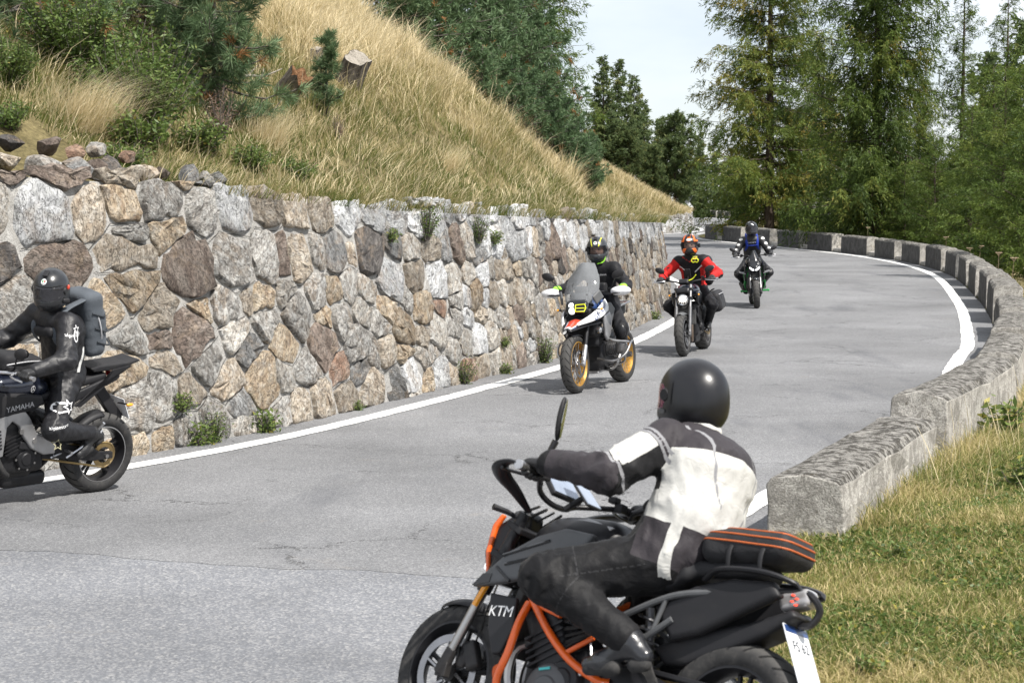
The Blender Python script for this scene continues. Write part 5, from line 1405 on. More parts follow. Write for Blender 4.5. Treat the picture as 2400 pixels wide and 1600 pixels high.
def front_end(root, S):
    """wheel, fork, mudguard, bars, mirrors - everything that steers"""
    fx, R = S['front'], S['R1']; hx, hz = S['head']                 # steering head top in x, z
    d = np.array([fx - hx, 0, R - hz]); L = np.linalg.norm(d); d /= L
    if S.get('steer'): XF[0] = about((hx, 0, hz), (-d[0], 0, -d[2]), math.radians(S['steer']))
    wheel(root, 'front_wheel', fx, R, S.get('w1', 0.12), S.get('rr1', 0.216), S.get('rim', 'satin'), S.get('wstyle', 'cast'), S.get('spokes', 5), [(0.062, 0.16), (-0.062, 0.16)], S.get('stripe'))
    off = np.array([0.03, 0, 0.012])                                # fork leads the steering axis
    top = np.array([hx, 0, hz]) + off; ax = np.array([fx, 0, R])
    yf = S.get('yf', 0.098)
    for sy in (1, -1):
        o = np.array([0, sy * yf, 0]); a, b = top + o + (-d) * 0.06, ax + o
        m1 = a + (b - a) * S.get('fsplit', 0.55)
        MB().tube([a, m1], S.get('fr1', 0.027), 12).build('fork_tube', K[S.get('fmat1', 'satin')], root, smooth=True)
        if S.get('fork_ring'): MB().tube([m1 - (b - a) * 0.07, m1], 0.031, 12).build('fork_seal', K[S['fork_ring']], root, smooth=True)
        MB().tube([m1, b + (a - b) * 0.10], S.get('fr2', 0.021), 12).build('fork_leg', K[S.get('fmat2', 'steel')], root, smooth=True)
        MB().tube([b + (a - b) * 0.14, b + (b - a) * 0.015], [0.026, 0.030], 10).box(b + np.array([-0.01, 0, 0.01]), (0.028, 0.018, 0.034)).build('axle_clamp', K[S.get('fmat3', 'engine')], root, smooth=True, bev=0.004)
        cal = ax + np.array([-0.125, sy * 0.068, 0.085])
        blob('brake_caliper', union([bx(cal, (0.034, 0.026, 0.062), 0.012, (0, 0.5, 0)), bx(cal + (ax + o - cal) * 0.35, (0.02, 0.014, 0.03), 0.008)], 0.01), cal - 0.1, cal + 0.1, 0.009, K['engine'], root)
        MB().tube([cal + (0, 0, 0.06), cal + (-0.02, -sy * 0.0, 0.2), top + o * 0.7 + (0.03, 0, -0.12)], 0.0045, 5, smooth_pts=10).build('brake_hose', K['rubber'], root, smooth=True)
    for t in (0.02, 0.22):
        c = top + d * L * t
        MB().box(c + np.array([-0.012, 0, 0]), (0.045, yf + 0.034, 0.014), (0, math.atan2(-d[0], -d[2]) , 0)).build('fork_clamp', K[S.get('clamp', 'engine')], root, bev=0.006)
    # mudguard: a band round the tyre
    a0, a1 = S.get('fender', (25, 150)); a = np.radians(np.linspace(a0, a1, 20)); rf = R + 0.022; V = []
    wf = S.get('w1', 0.12) * 0.62
    for k, t in enumerate(a):
        tp = math.sin(math.pi * (k + 2.2) / 23.5) ** 0.45
        for y in np.linspace(-1, 1, 7): V.append((fx + (rf - 0.035 * abs(y) ** 2.2) * math.cos(t), y * wf * tp, R + (rf - 0.035 * abs(y) ** 2.2) * math.sin(t)))
    V = np.array(V); q = np.arange(20 * 7).reshape(20, 7)
    F = np.stack([q[:-1, :-1], q[:-1, 1:], q[1:, 1:], q[1:, :-1]], -1).reshape(-1, 4)
    if S.get('fender', True):
        o = obj('front_mudguard', make_mesh(V, F, True), K[S.get('fendmat', 'plastic')], root); sm = o.modifiers.new('thick', 'SOLIDIFY'); sm.thickness = 0.004
    # handlebar
    g = grip_points(S); cx, cz = S['clampx'], S['clampz']
    pts = [(g[0] - 0.00, -g[1] - 0.055, g[2]), (g[0] + 0.02, -g[1] + 0.07, g[2] + 0.004), (cx + 0.0, -0.13, cz + 0.03), (cx, -0.05, cz), (cx, 0.05, cz), (cx + 0.0, 0.13, cz + 0.03), (g[0] + 0.02, g[1] - 0.07, g[2] + 0.004), (g[0], g[1] + 0.055, g[2])]
    bar = MB().tube(pts, 0.0125, 10, smooth_pts=36).build('handlebar', K[S.get('barmat', 'satin')], root, smooth=True)
    for sy in (1, -1):
        e = np.array([g[0], sy * (g[1] + 0.055), g[2]]); i_ = np.array([g[0] + 0.02, sy * (g[1] - 0.07), g[2] + 0.004])
        MB().tube([e, i_], 0.0175, 10).build('grip', K['rubber'], bar, smooth=True)
        MB().tube([e, e + (e - i_) * 0.28], [0.017, 0.019], 10).build('bar_end', K[S.get('barend', 'alu')], bar, smooth=True)
        lv = i_ + np.array([0.03, -sy * 0.015, -0.005])
        MB().tube([lv, lv + np.array([0.035, sy * 0.02, -0.006]), lv + np.array([0.05, sy * 0.09, -0.012]), lv + np.array([0.04, sy * 0.165, -0.016])], [0.009, 0.008, 0.007, 0.008], 6, smooth_pts=10).build('lever', K['alu' if S.get('levalu', True) else 'satin'], bar, smooth=True)
        MB().box(i_ + np.array([0.0, -sy * 0.035, 0.0]), (0.022, 0.022, 0.02)).box(i_ + np.array([0.03, -sy * 0.05, 0.03]), (0.022, 0.02, 0.014)).build('switchgear', K['plastic'], bar, bev=0.006)
        if S.get('mirror'):
            mx, my, mz = S['mirror']; b = i_ + np.array([0.0, -sy * 0.045, 0.012]); c = np.array([mx, sy * my, mz])
            mir_ = MB().tube([b, b + (c - b) * 0.45 + np.array([0.015, 0, 0.02]), c + np.array([0.02, -sy * 0.03, -0.03])], [0.0065, 0.006, 0.007], 7, smooth_pts=8).build('mirror', K['satin'], root, smooth=True)
            ms = S.get('mshape', (0.026, 0.078, 0.046)); rt = S.get('mrot', 0.25)
            blob('mirror_head', cut(ell(c, ms, (sy * rt, 0, sy * 0.12)), half((1, 0, 0), c[0] - 0.003)), c - 0.13, c + 0.13, 0.009, K['plastic'], mir_)
            MB().ball(c + np.array([-0.0045, 0, 0]), (0.0025, ms[1] * 0.88, ms[2] * 0.86), 16, rot=(sy * rt, 0, sy * 0.12)).build('mirror_glass', K['mirror'], mir_, smooth=True)
    fn = S.get('front_extra')
    if fn: fn(root)
    XF[0] = None
def rear_end(root, S):
    rx, R = S['rear'], S['R2']; px, pz = S['pivot']
    w = S.get('w2', 0.18)
    hub = wheel(root, 'rear_wheel', rx, R, w, S.get('rr2', 0.216), S.get('rim', 'satin'), S.get('wstyle', 'cast'), S.get('spokes', 5), [(-0.085, 0.11)], S.get('stripe'))
    for sy in (1, -1):
        yy = sy * (w / 2 + 0.022)
        MB().prism([(px + 0.05, pz - 0.05), (px + 0.04, pz + 0.05), (px - 0.12, pz + 0.06), (rx + 0.10, R + 0.045), (rx - 0.06, R + 0.028), (rx - 0.065, R - 0.026), (rx + 0.12, R - 0.03), (px - 0.10, pz - 0.06)], yy - 0.016, yy + 0.016).build('swingarm', K[S.get('swmat', 'engine')], root, bev=0.007)
        if S.get('brace'): MB().tube([(px - 0.05, yy, pz + 0.16), ((px + rx) / 2 + 0.0, yy, R + 0.14), (rx + 0.08, yy, R + 0.03)], 0.017, 8, smooth_pts=8).build('swingarm_brace', K[S.get('swmat', 'engine')], root, smooth=True)
    MB().box((px - 0.1, 0, pz), (0.05, w / 2 + 0.03, 0.04)).build('swingarm_bridge', K[S.get('swmat', 'engine')], root, bev=0.008)
    MB().lathe([(0.0, -w / 2 - 0.05), (0.016, -w / 2 - 0.05), (0.016, w / 2 + 0.05), (0.0, w / 2 + 0.05)], (rx, 0, R), 14).build('axle', K['steel'], root, smooth=40)
    if S.get('chain', True):
        yc = w / 2 + 0.002; rs = 0.098; sx, sz, r1 = px + 0.1, pz - 0.0, 0.038
        n = 72; teeth = [(rs + (0.004 if k % 2 else -0.004)) for k in range(n)]
        MB().add([(rx + t * math.cos(2 * math.pi * k / n), yc + o, R + t * math.sin(2 * math.pi * k / n)) for o in (-0.003, 0.003) for k, t in enumerate(teeth)] + [(rx + 0.062 * math.cos(2 * math.pi * k / n), yc + o, R + 0.062 * math.sin(2 * math.pi * k / n)) for o in (-0.003, 0.003) for k in range(n)],
                 [[n + k, n + (k + 1) % n, 3 * n + (k + 1) % n, 3 * n + k] for k in range(n)] + [[k, 2 * n + k, 2 * n + (k + 1) % n, (k + 1) % n] for k in range(n)] + [[k, (k + 1) % n, n + (k + 1) % n, n + k] for k in range(n)]).build('sprocket', K[S.get('sprmat', 'chain')], hub)
        al = np.linspace(math.pi / 2, 3 * math.pi / 2, 18)
        loop = [(rx + rs * math.cos(t), yc, R + rs * math.sin(t)) for t in al] + [(sx + r1 * math.cos(t), yc, sz + r1 * math.sin(t)) for t in al + math.pi]
        MB().tube(loop + [loop[0]], 0.0085, 6, cap=False).build('chain', K['chain'], root)
        MB().prism([(rx + 0.02, R + rs + 0.03), (px + 0.02, pz + 0.075), (px + 0.02, pz + 0.055), (rx + 0.02, R + rs + 0.012)], yc - 0.014, yc + 0.018).build('chain_guard', K['plastic'], root, bev=0.003)
    # hugger over the tyre
    if S.get('hugger', True):
        a = np.radians(np.linspace(38, 88, 14)); V = []
        for k, t in enumerate(a):
            for y in np.linspace(-1, 1, 5): V.append((rx + (R + 0.02 - 0.03 * y * y) * math.cos(t), y * w * 0.46, R + (R + 0.02 - 0.03 * y * y) * math.sin(t)))
        q = np.arange(14 * 5).reshape(14, 5); F = np.stack([q[:-1, :-1], q[:-1, 1:], q[1:, 1:], q[1:, :-1]], -1).reshape(-1, 4)
        o = obj('rear_hugger', make_mesh(np.array(V), F, True), K['plastic'], root); sm = o.modifiers.new('thick', 'SOLIDIFY'); sm.thickness = 0.004
    # rear shock
    m = MB().tube([(px - 0.05, 0.03, pz + 0.30), (px - 0.12, 0.03, pz - 0.02)], 0.018, 8)
    sp = [(px - 0.05 - 0.07 * t + 0.038 * math.cos(t * 40), 0.03 + 0.038 * math.sin(t * 40), pz + 0.27 - 0.28 * t) for t in np.linspace(0, 1, 70)]
    m.tube(sp, 0.006, 5).build('shock_absorber', K[S.get('spring', 'engine')], root, smooth=True)
    # pegs and brackets
    gx, gy, gz = S['peg']
    for sy in (1, -1):
        MB().tube([(gx, sy * (gy - 0.06), gz), (gx, sy * (gy + 0.045), gz)], 0.011, 7).build('foot_peg', K['alu'], root, smooth=True)
        MB().prism([(gx - 0.03, gz - 0.03), (gx + 0.035, gz - 0.02), (px + 0.02, pz + 0.03), (px - 0.05, pz + 0.04), (gx - 0.05, gz + 0.05)], sy * (gy - 0.07) - 0.006, sy * (gy - 0.07) + 0.006).build('peg_bracket', K[S.get('bracket', 'alu')], root, bev=0.003)
    MB().tube([(gx + 0.02, gy - 0.045, gz - 0.02), (gx + 0.13, gy - 0.02, gz - 0.035), (gx + 0.17, gy + 0.03, gz - 0.02)], 0.007, 6, smooth_pts=8).tube([(gx + 0.10, gy - 0.04, gz - 0.03), (gx + 0.17, gy - 0.06, gz + 0.16)], 0.005, 5).build('gear_lever', K['alu'], root, smooth=True)
    MB().tube([(gx + 0.02, -(gy - 0.045), gz - 0.02), (gx + 0.15, -(gy - 0.02), gz - 0.03)], 0.008, 6).build('brake_pedal', K['alu'], root, smooth=True)
def engine_block(root, S, tilt=0.35, cx=0.03, cz=0.34):
    """water-cooled upright engine: crankcase, cylinder, covers"""
    c = np.array([cx, 0, cz]); e = blob('engine', union([bx(c + (0.0, 0, 0), (0.20, 0.125, 0.105), 0.04), bx(c + (-0.14, 0, 0.07), (0.11, 0.11, 0.09), 0.03), bx(c + (0.10, 0, 0.17), (0.085, 0.15, 0.14), 0.025, (0, tilt, 0)), bx(c + (0.04, 0, -0.10), (0.16, 0.09, 0.05), 0.03)], 0.02), c - (0.36, 0.25, 0.26), c + (0.36, 0.25, 0.42), 0.014, K[S.get('engmat', 'engine')], root)
    for sy, rad in ((1, 0.085), (-1, 0.10)):
        cc = c + np.array([-0.02 if sy > 0 else -0.06, 0, 0.015])
        MB().lathe([(0.0, sy * 0.165), (rad * 0.5, sy * 0.165), (rad * 0.58, sy * 0.158), (rad * 0.85, sy * 0.156), (rad, sy * 0.14), (rad * 1.04, sy * 0.11)], cc, 28).build('crankcase_cover', K[S.get('covmat', 'engine')], e, smooth=40)
        for k in range(7):
            a = 2 * math.pi * k / 7; MB().lathe([(0.0, sy * 0.148), (0.0085, sy * 0.148), (0.0085, sy * 0.12)], cc + np.array([rad * 1.02 * math.cos(a), 0, rad * 1.02 * math.sin(a)]), 8).build('cover_bolt', K['steel'], e)
    for k in range(5):
        h = 0.09 + 0.026 * k; p = c + np.array([0.07 + 0.36 * (h - 0.06), 0, h]); MB().box(p, (0.094, 0.158, 0.005), (0, tilt, 0)).build('cooling_fin', K[S.get('engmat', 'engine')], e)
    MB().box(c + (0.155, 0, 0.335), (0.075, 0.16, 0.03), (0, tilt, 0)).build('cylinder_head_cover', K[S.get('covmat', 'engine2')], e, bev=0.012)
    m = MB()
    for k in range(5): m.tube([c + (0.05 + 0.03 * k, 0.12, 0.10 + 0.03 * k), c + (-0.02 - 0.03 * k, 0.145, 0.16 + 0.03 * k), c + (-0.14, 0.10 - 0.02 * k, 0.24 + 0.02 * k)], 0.006 + 0.002 * (k % 2), 5, smooth_pts=8)
    m.build('hoses', K['rubber'], e, smooth=True)
    return e
def radiator(root, x, z, w=0.16, h=0.14, tilt=-0.25, mat='radiator'):
    m = MB().box((x, 0, z), (0.018, w, h), (0, tilt, 0)).build('radiator', K['radiator'], root, bev=0.004)
    for k in range(9): MB().box((x + 0.02 + (k - 4) * 0.26 * h / 4 * tilt * -0.0, 0, z + (k - 4) * h / 4.6), (0.003, w * 0.95, 0.003), (0, tilt, 0)).build('radiator_fin', K['engine2'], m)
    return m
def indicator(root, p, q, name='turn_signal'):
    p, q = np.array(p, float), np.array(q, float)
    b = MB().tube([p, q], 0.007, 6).build(name, K['plastic'], root, smooth=True)
    MB().ball(q, (0.034, 0.013, 0.014), 10).build('signal_lens', K['amber'], b, smooth=True)

# ------------------------------------------------------------------ riders
def ik(a, b, l1, l2, pole):
    a, b, pole = np.array(a, float), np.array(b, float), np.array(pole, float)
    d = b - a; L = min(np.linalg.norm(d), (l1 + l2) * 0.995); u = d / np.linalg.norm(d)
    x = (l1 * l1 - l2 * l2 + L * L) / (2 * L); h = math.sqrt(max(l1 * l1 - x * x, 1e-6))
    p = pole - u * (pole @ u); p /= np.linalg.norm(p)
    return a + u * x + p * h
def seg(P, a, b):
    """position along a segment (0..1, unclamped) and distance from it"""
    a, b = np.array(a), np.array(b); d = b - a; t = ((P - a) @ d) / (d @ d); q = P - a - np.clip(t, 0, 1)[..., None] * d
    return t, np.linalg.norm(q, axis=-1)
def mat_suit(name, base, zones, rough=0.62, leather=False):
    m, nt, lk, b = nodes(name)
    n1 = noise(nt, lk, 7, 5, 0.6)
    col = ramp(nt, lk, n1, [(0.3, tuple(x * 0.78 for x in base)), (0.7, tuple(x * 1.22 for x in base))])
    for at, c in zones:
        a = nt.new('ShaderNodeAttribute'); a.attribute_name = at
        s = math_(nt, lk, 'GREATER_THAN', a.outputs['Fac'], 0.0)
        cz = ramp(nt, lk, n1, [(0.3, tuple(x * 0.86 for x in c)), (0.7, tuple(min(1, x * 1.08) for x in c))])
        col = mixc(nt, lk, s, col, cz)
    du = noise(nt, lk, 4, 5, 0.65)
    col = mixc(nt, lk, ramp(nt, lk, du, [(0.55, 0.0), (0.8, 0.03)]), col, (0.20, 0.18, 0.15))
    lk.new(col, b.inputs['Base Color'])
    b.inputs['Roughness'].default_value = rough; b.inputs['Specular IOR Level'].default_value = 0.45 if leather else 0.18
    if not leather: b.inputs['Sheen Weight'].default_value = 0.03
    w1 = noise(nt, lk, 260, 2, 0.5); w2 = noise(nt, lk, 16, 4, 0.6, dist=0.8)
    n = bump(nt, lk, b, w1, 0.25, 0.002); bump(nt, lk, b, w2, 0.4, 0.016, n)
    return m
SKIN = pbr('skin', (0.46, 0.27, 0.19), 0.5, var=0.08)
def ellipse_shape(rx, ry, n=20):
    return np.array([(0, 0)] + [(rx * math.cos(2 * math.pi * k / n), ry * math.sin(2 * math.pi * k / n)) for k in range(n)]), [[0, 1 + k, 1 + (k + 1) % n] for k in range(n)]
def star_shape(r, tail=False, w=0.22):
    """outlined five-point star, optionally with a sweeping tail"""
    o, i_ = [], []
    for k in range(10):
        a = math.pi / 2 + k * math.pi / 5; rr = r if k % 2 == 0 else r * 0.45
        o.append((rr * math.cos(a), rr * math.sin(a))); i_.append((rr * (1 - w * 1.6) * math.cos(a), rr * (1 - w * 1.6) * math.sin(a)))
    V = o + i_; F = [[k, (k + 1) % 10, 10 + (k + 1) % 10, 10 + k] for k in range(10)]
    if tail:
        n = len(V); t = [(-0.25, 0.55), (-1.2, 0.85), (-2.0, 0.7), (-2.3, 0.25), (-1.9, -0.15), (-1.1, -0.25), (-0.5, -0.35)]
        for a, b in zip(t[:-1], t[1:]):
            d = np.array(b) - np.array(a); nn = np.array([-d[1], d[0]]); nn = nn / np.linalg.norm(nn) * 0.11
            k = len(V); V += [tuple((np.array(a) + nn) * r), tuple((np.array(a) - nn) * r), tuple((np.array(b) - nn) * r), tuple((np.array(b) + nn) * r)]; F.append([k, k + 1, k + 2, k + 3])
    return np.array(V), F
def glove(parent, wrist, grip, side, bardir, mats, res=0.0065):
    """palm, four fingers closed round the bar, thumb under it"""
    w, g = np.array(wrist), np.array(grip); out = np.array(bardir, float) * side           # out: towards the bar end
    fwd = g - w; fwd = fwd - out * (fwd @ out); fwd /= np.linalg.norm(fwd); up = np.cross(fwd, out) * (1 if side > 0 else -1)
    if up[2] < 0: up = -up
    fs = [rc(w, w + fwd * 0.03, 0.036, 0.038)]
    for a, o in ((0.026, -0.026), (0.028, 0.0), (0.027, 0.024)): fs.append(rc(w + fwd * 0.02 + out * o * 0.8, g + up * 0.022 - fwd * 0.012 + out * o, 0.022, 0.019))
    lens = [0.92, 1.05, 1.0, 0.8]
    for k, o in enumerate((-0.034, -0.011, 0.012, 0.034)):
        s = lens[k]; b = g + out * o
        k0 = b + up * 0.026 - fwd * 0.004; k1 = b + fwd * (0.027 * s) + up * 0.010; k2 = b + fwd * (0.020 * s) - up * (0.022 * s); k3 = b - fwd * 0.004 - up * (0.026 * s)
        fs += [rc(k0, k1, 0.0115, 0.0105), rc(k1, k2, 0.0105, 0.0095), rc(k2, k3, 0.0095, 0.0085)]
    th0 = w + fwd * 0.035 - out * 0.032; th1 = g - out * 0.052 - fwd * 0.010 - up * 0.004; th2 = g - out * 0.045 + fwd * 0.016 - up * 0.022
    fs += [rc(th0, th1, 0.016, 0.0125), rc(th1, th2, 0.0125, 0.0105)]
    c = (w + g) / 2
    return blob('glove', union(fs, 0.007), c - 0.115, c + 0.115, res, mats, parent)
def boot(parent, ankle, knee, heading, drop, mat, sole, side, res=0.009, extra=None):
    a = np.array(ankle); h = np.array([math.cos(heading), math.sin(heading), 0.0]); f = h * math.cos(drop) + np.array([0, 0, math.sin(drop)])
    up = unit(np.array(knee) - a); s0 = a + up * 0.20; dn = np.array([0, 0, -1.0])
    n = np.cross(f, np.cross(dn, f)); n /= np.linalg.norm(n)                          # sole side
    heel = a - f * 0.055 + n * 0.062; ball_ = a + f * 0.125 + n * 0.072; toe = a + f * 0.185 + n * 0.070
    up_f = union([rc(s0, a + up * 0.02, 0.060, 0.047), rc(a, heel, 0.048, 0.038), rc(a + n * 0.01, ball_ - n * 0.012, 0.044, 0.036), rc(ball_ - n * 0.004, toe - n * 0.006, 0.038, 0.027), ell(a + n * 0.0, (0.048, 0.045, 0.048))], 0.03)
    lo, hi = np.minimum.reduce([s0, heel, toe]) - 0.09, np.maximum.reduce([s0, heel, toe]) + 0.09
    b = blob('boot', up_f, lo, hi, res, mat, parent)
    blob('sole', union([rc(heel + n * 0.030, heel + f * 0.04 + n * 0.030, 0.03, 0.03), rc(ball_ - f * 0.05 + n * 0.018, toe + n * 0.014, 0.034, 0.025)], 0.02), lo, hi, res, sole, b)
    return b
def helmet(parent, c, yaw, pitch, roll, mats, visor_mat, res=0.0075, fm=None, attrs=None, peak=False, top_vent=True, scale=1.0):
    """full-face shell with an eye port, visor, vents and a chin bar"""
    M = Matrix.Translation(Vector(c)) @ Matrix.Rotation(yaw, 4, 'Z') @ Matrix.Rotation(pitch, 4, 'Y') @ Matrix.Rotation(roll, 4, 'X') @ Matrix.Scale(scale, 4)
    old = XF[0]; XF[0] = np.array(M) if old is None else old @ np.array(M)
    out = union([ell((-0.012, 0, 0.022), (0.148, 0.124, 0.136)), ell((0.050, 0, -0.068), (0.098, 0.094, 0.070)), ell((-0.03, 0, -0.05), (0.118, 0.112, 0.09))], 0.05)
    port = bx((0.14, 0, 0.006), (0.105, 0.135, 0.044), 0.03)
    inner = ell((-0.005, 0, 0.0), (0.122, 0.102, 0.120)); neck = rc((-0.02, 0, -0.25), (-0.01, 0, -0.09), 0.095, 0.082)
    sh = blob('helmet', cut(out, inner, neck, port), (-0.19, -0.15, -0.17), (0.18, 0.15, 0.19), res, mats, parent, fm, attrs)
    o2 = lambda P: out(P) + 0.004
    v = blob('visor', inter(lambda P: out(P) - 0.001, lambda P: -(out(P) + 0.009), bx((0.14, 0, 0.006), (0.12, 0.132, 0.050), 0.03)), (-0.02, -0.15, -0.07), (0.18, 0.15, 0.09), res * 0.9, visor_mat, sh)
    for sy in (1, -1):
        MB().lathe([(0.0, sy * 0.006), (0.022, sy * 0.006), (0.026, 0.0), (0.026, -sy * 0.01)], (0.022, sy * 0.121, 0.012), 16).build('visor_pivot', K['plastic'], sh, smooth=True)
    MB().box((0.146, 0, -0.075), (0.006, 0.026, 0.010)).build('chin_vent', K['plastic'], sh, bev=0.003)
    if top_vent: MB().box((0.07, 0, 0.144), (0.028, 0.018, 0.006), (0, 0.5, 0)).build('brow_vent', K['plastic'], sh, bev=0.003)
    XF[0] = old
    return sh, M
def rider(name, label, M, S, pose, look):
    """body as one continuous skin in the machine's own frame; helmet, gloves and boots are worn parts"""
    root = empty(name, label, 'person', matrix=M); r = look.get('res', 0.013)
    hip = np.array(pose['hip']); la = math.radians(pose['lean']); sw = math.radians(pose.get('side', 0))
    up = np.array([math.sin(la), -math.sin(sw), math.cos(la)]); up /= np.linalg.norm(up)
    back = np.array([-math.cos(la), 0, math.sin(la)])
    waist = hip + up * 0.18 + back * pose.get('hunch', 0.015); chest = hip + up * 0.36 + back * pose.get('hunch', 0.015) * 1.4; neck = hip + up * 0.53
    tw = math.radians(pose.get('twist', 0)); lat = np.array([-math.sin(tw), math.cos(tw), 0])
    yaw, pitch = math.radians(pose.get('yaw', 0)), math.radians(pose.get('pitch', 0))
    hd = neck + np.array([0.045 * math.cos(yaw), 0.045 * math.sin(yaw), 0.155]) + np.array(pose.get('hoff', (0, 0, 0)))
    J = {'hip': hip, 'waist': waist, 'chest': chest, 'neck': neck, 'head': hd, 'up': up, 'back': back}
    g = np.array(S['grip']); gx, gy, gz = S['peg']
    hx, hz = S['head']
    for nm, sy in (('L', 1), ('R', -1)):
        J['sh' + nm] = neck + lat * sy * look.get('shw', 0.185) - up * 0.075
        gp = np.array([g[0], sy * g[1], g[2]])
        if S.get('steer'):
            d = np.array([S['front'] - hx, 0, S['R1'] - hz]); d /= np.linalg.norm(d)
            gp = (about((hx, 0, hz), (-d[0], 0, -d[2]), math.radians(S['steer'])) @ np.r_[gp, 1])[:3]
        J['gr' + nm] = gp; J['wr' + nm] = gp + np.array([-0.078, -sy * 0.004, 0.036])
        J['el' + nm] = ik(J['sh' + nm], J['wr' + nm], 0.30, 0.27, np.array(pose.get('elpole', (-0.35, 0.9, -0.55))) * np.array([1, sy, 1]))
        J['hj' + nm] = hip + np.array([0.03, sy * 0.095, -0.03])
        J['an' + nm] = np.array([gx - 0.085, sy * (gy + 0.005), gz + 0.092]) + np.array(pose.get('foot' + nm, (0, 0, 0)))
        J['kn' + nm] = ik(J['hj' + nm], J['an' + nm], pose.get('thigh', 0.44), pose.get('shin', 0.43), np.array(pose.get('knpole', (1.0, 0.34, 0.45))) * np.array([1, sy, 1]))
    b = look.get('bulk', 1.0); wb = look.get('waistb', 1.0)
    fs = [ell(hip + np.array([-0.02, 0, 0.02]), (0.145, 0.175, 0.135)),
          rc(hip + up * 0.03, waist, 0.125 * b * wb, 0.118 * b * wb, 0.76), rc(waist, chest, 0.118 * b * wb, 0.135 * b, 0.72), rc(chest, neck - up * 0.07, 0.135 * b, 0.10 * b, 0.70),
          rc(J['shL'], J['shR'], 0.078, 0.078), rc(neck - up * 0.05, neck + (hd - neck) * 0.35, 0.075, 0.062)]
    ab, lb_ = look.get('armb', 1.08 * b), look.get('legb', 1.05)
    for nm in 'LR':
        fs += [rc(J['sh' + nm], J['el' + nm], 0.070 * ab, 0.057 * ab), rc(J['el' + nm], J['wr' + nm], 0.058 * ab, 0.041 * ab),
               rc(J['hj' + nm], J['kn' + nm], 0.100 * lb_, 0.076 * lb_), rc(J['kn' + nm], J['an' + nm] + (J['kn' + nm] - J['an' + nm]) * 0.08, 0.074 * lb_, 0.055 * lb_)]
    fs.append(rc(neck + (hd - neck) * 0.3, hd, 0.06, 0.07)); fs.append(ell(hd, (0.098, 0.078, 0.112)))
    nose = hd + np.array([math.cos(yaw), math.sin(yaw), 0]) * 0.098 + np.array([0, 0, -0.012]); fs.append(ell(nose, (0.018, 0.014, 0.024)))
    brow = hd + np.array([math.cos(yaw), math.sin(yaw), 0]) * 0.082 + np.array([0, 0, 0.030]); fs.append(ell(brow, (0.02, 0.05, 0.012)))
    base = union(fs, 0.032)
    amp = look.get('fold', 0.0055); sd = look.get('seed', 0)
    joints_ = [J[k] for k in ('elL', 'elR', 'knL', 'knR', 'waist', 'hjL', 'hjR')]
    def f(P):
        d = base(P)
        near = np.abs(d) < 0.04
        n = np.zeros(d.shape); Q = P[near]
        wgt = np.zeros(len(Q))
        for j in joints_: wgt = np.maximum(wgt, np.exp(-((Q - j) ** 2).sum(-1) / 0.018))
        headm = np.linalg.norm(Q - hd, axis=-1) < 0.14
        wv = vnoise(Q * np.array([1, 1, 1.35]), 13.0, 300 + sd); wv2 = vnoise(Q, 34.0, 310 + sd)
        n[near] = np.where(headm, 0, amp * (0.55 + 1.5 * wgt) * (1 - 2 * np.abs(wv)) + amp * (0.25 + 0.55 * wgt) * (1 - 2 * np.abs(wv2)))
        return d - n
    allp = np.array([v for k, v in J.items() if k not in ('up', 'back')])
    lo, hi = allp.min(0) - 0.17, allp.max(0) + 0.19; lo[2] = min(J['anL'][2], J['anR'][2]) - 0.02
    zones = look.get('zones', []); at = {nm: (lambda P, fn=fn: fn(P, J)) for nm, c, fn in zones}
    at['skin_zone'] = lambda P: 0.125 - np.linalg.norm(P - hd, axis=-1)
    suit = mat_suit(name + '_' + str(sd) + '_cloth', look['base'], [(nm, c) for nm, c, fn in zones] + [('skin_zone', look.get('skin', (0.40, 0.23, 0.16)))], look.get('rough', 0.62), look.get('leather', False))
    body = blob('body', f, lo, hi, r, suit, root, None, at)
    for sy in (1, -1):
        e = hd + np.array([math.cos(yaw) * 0.088 - math.sin(yaw) * sy * 0.032, math.sin(yaw) * 0.088 + math.cos(yaw) * sy * 0.032, 0.012])
        MB().ball(e, 0.013, 10).build('eye', K['gloss'], body, smooth=True)
    hs, HM = helmet(root, hd, yaw, pitch, math.radians(pose.get('roll', 0)), look['helmet'], look['visor'], look.get('hres', 0.0075), look.get('hfm'), look.get('hattrs'), scale=look.get('hscale', 1.0), top_vent=look.get('topvent', True))
    bd = np.array([0, 1.0, 0])
    if S.get('steer'): bd = J['grL'] - J['grR']; bd = bd / np.linalg.norm(bd)
    for nm, sy in (('L', 1), ('R', -1)):
        glove(root, J['wr' + nm], J['gr' + nm], sy, bd, look['glove'], look.get('gres', 0.0065))
        boot(root, J['an' + nm], J['kn' + nm], sy * math.radians(pose.get('toeout', 8)), math.radians(pose.get('toedrop', -8)), look['boot'], K['rubber'], sy, look.get('bres', 0.009))
    return root, body, J, hs, HM

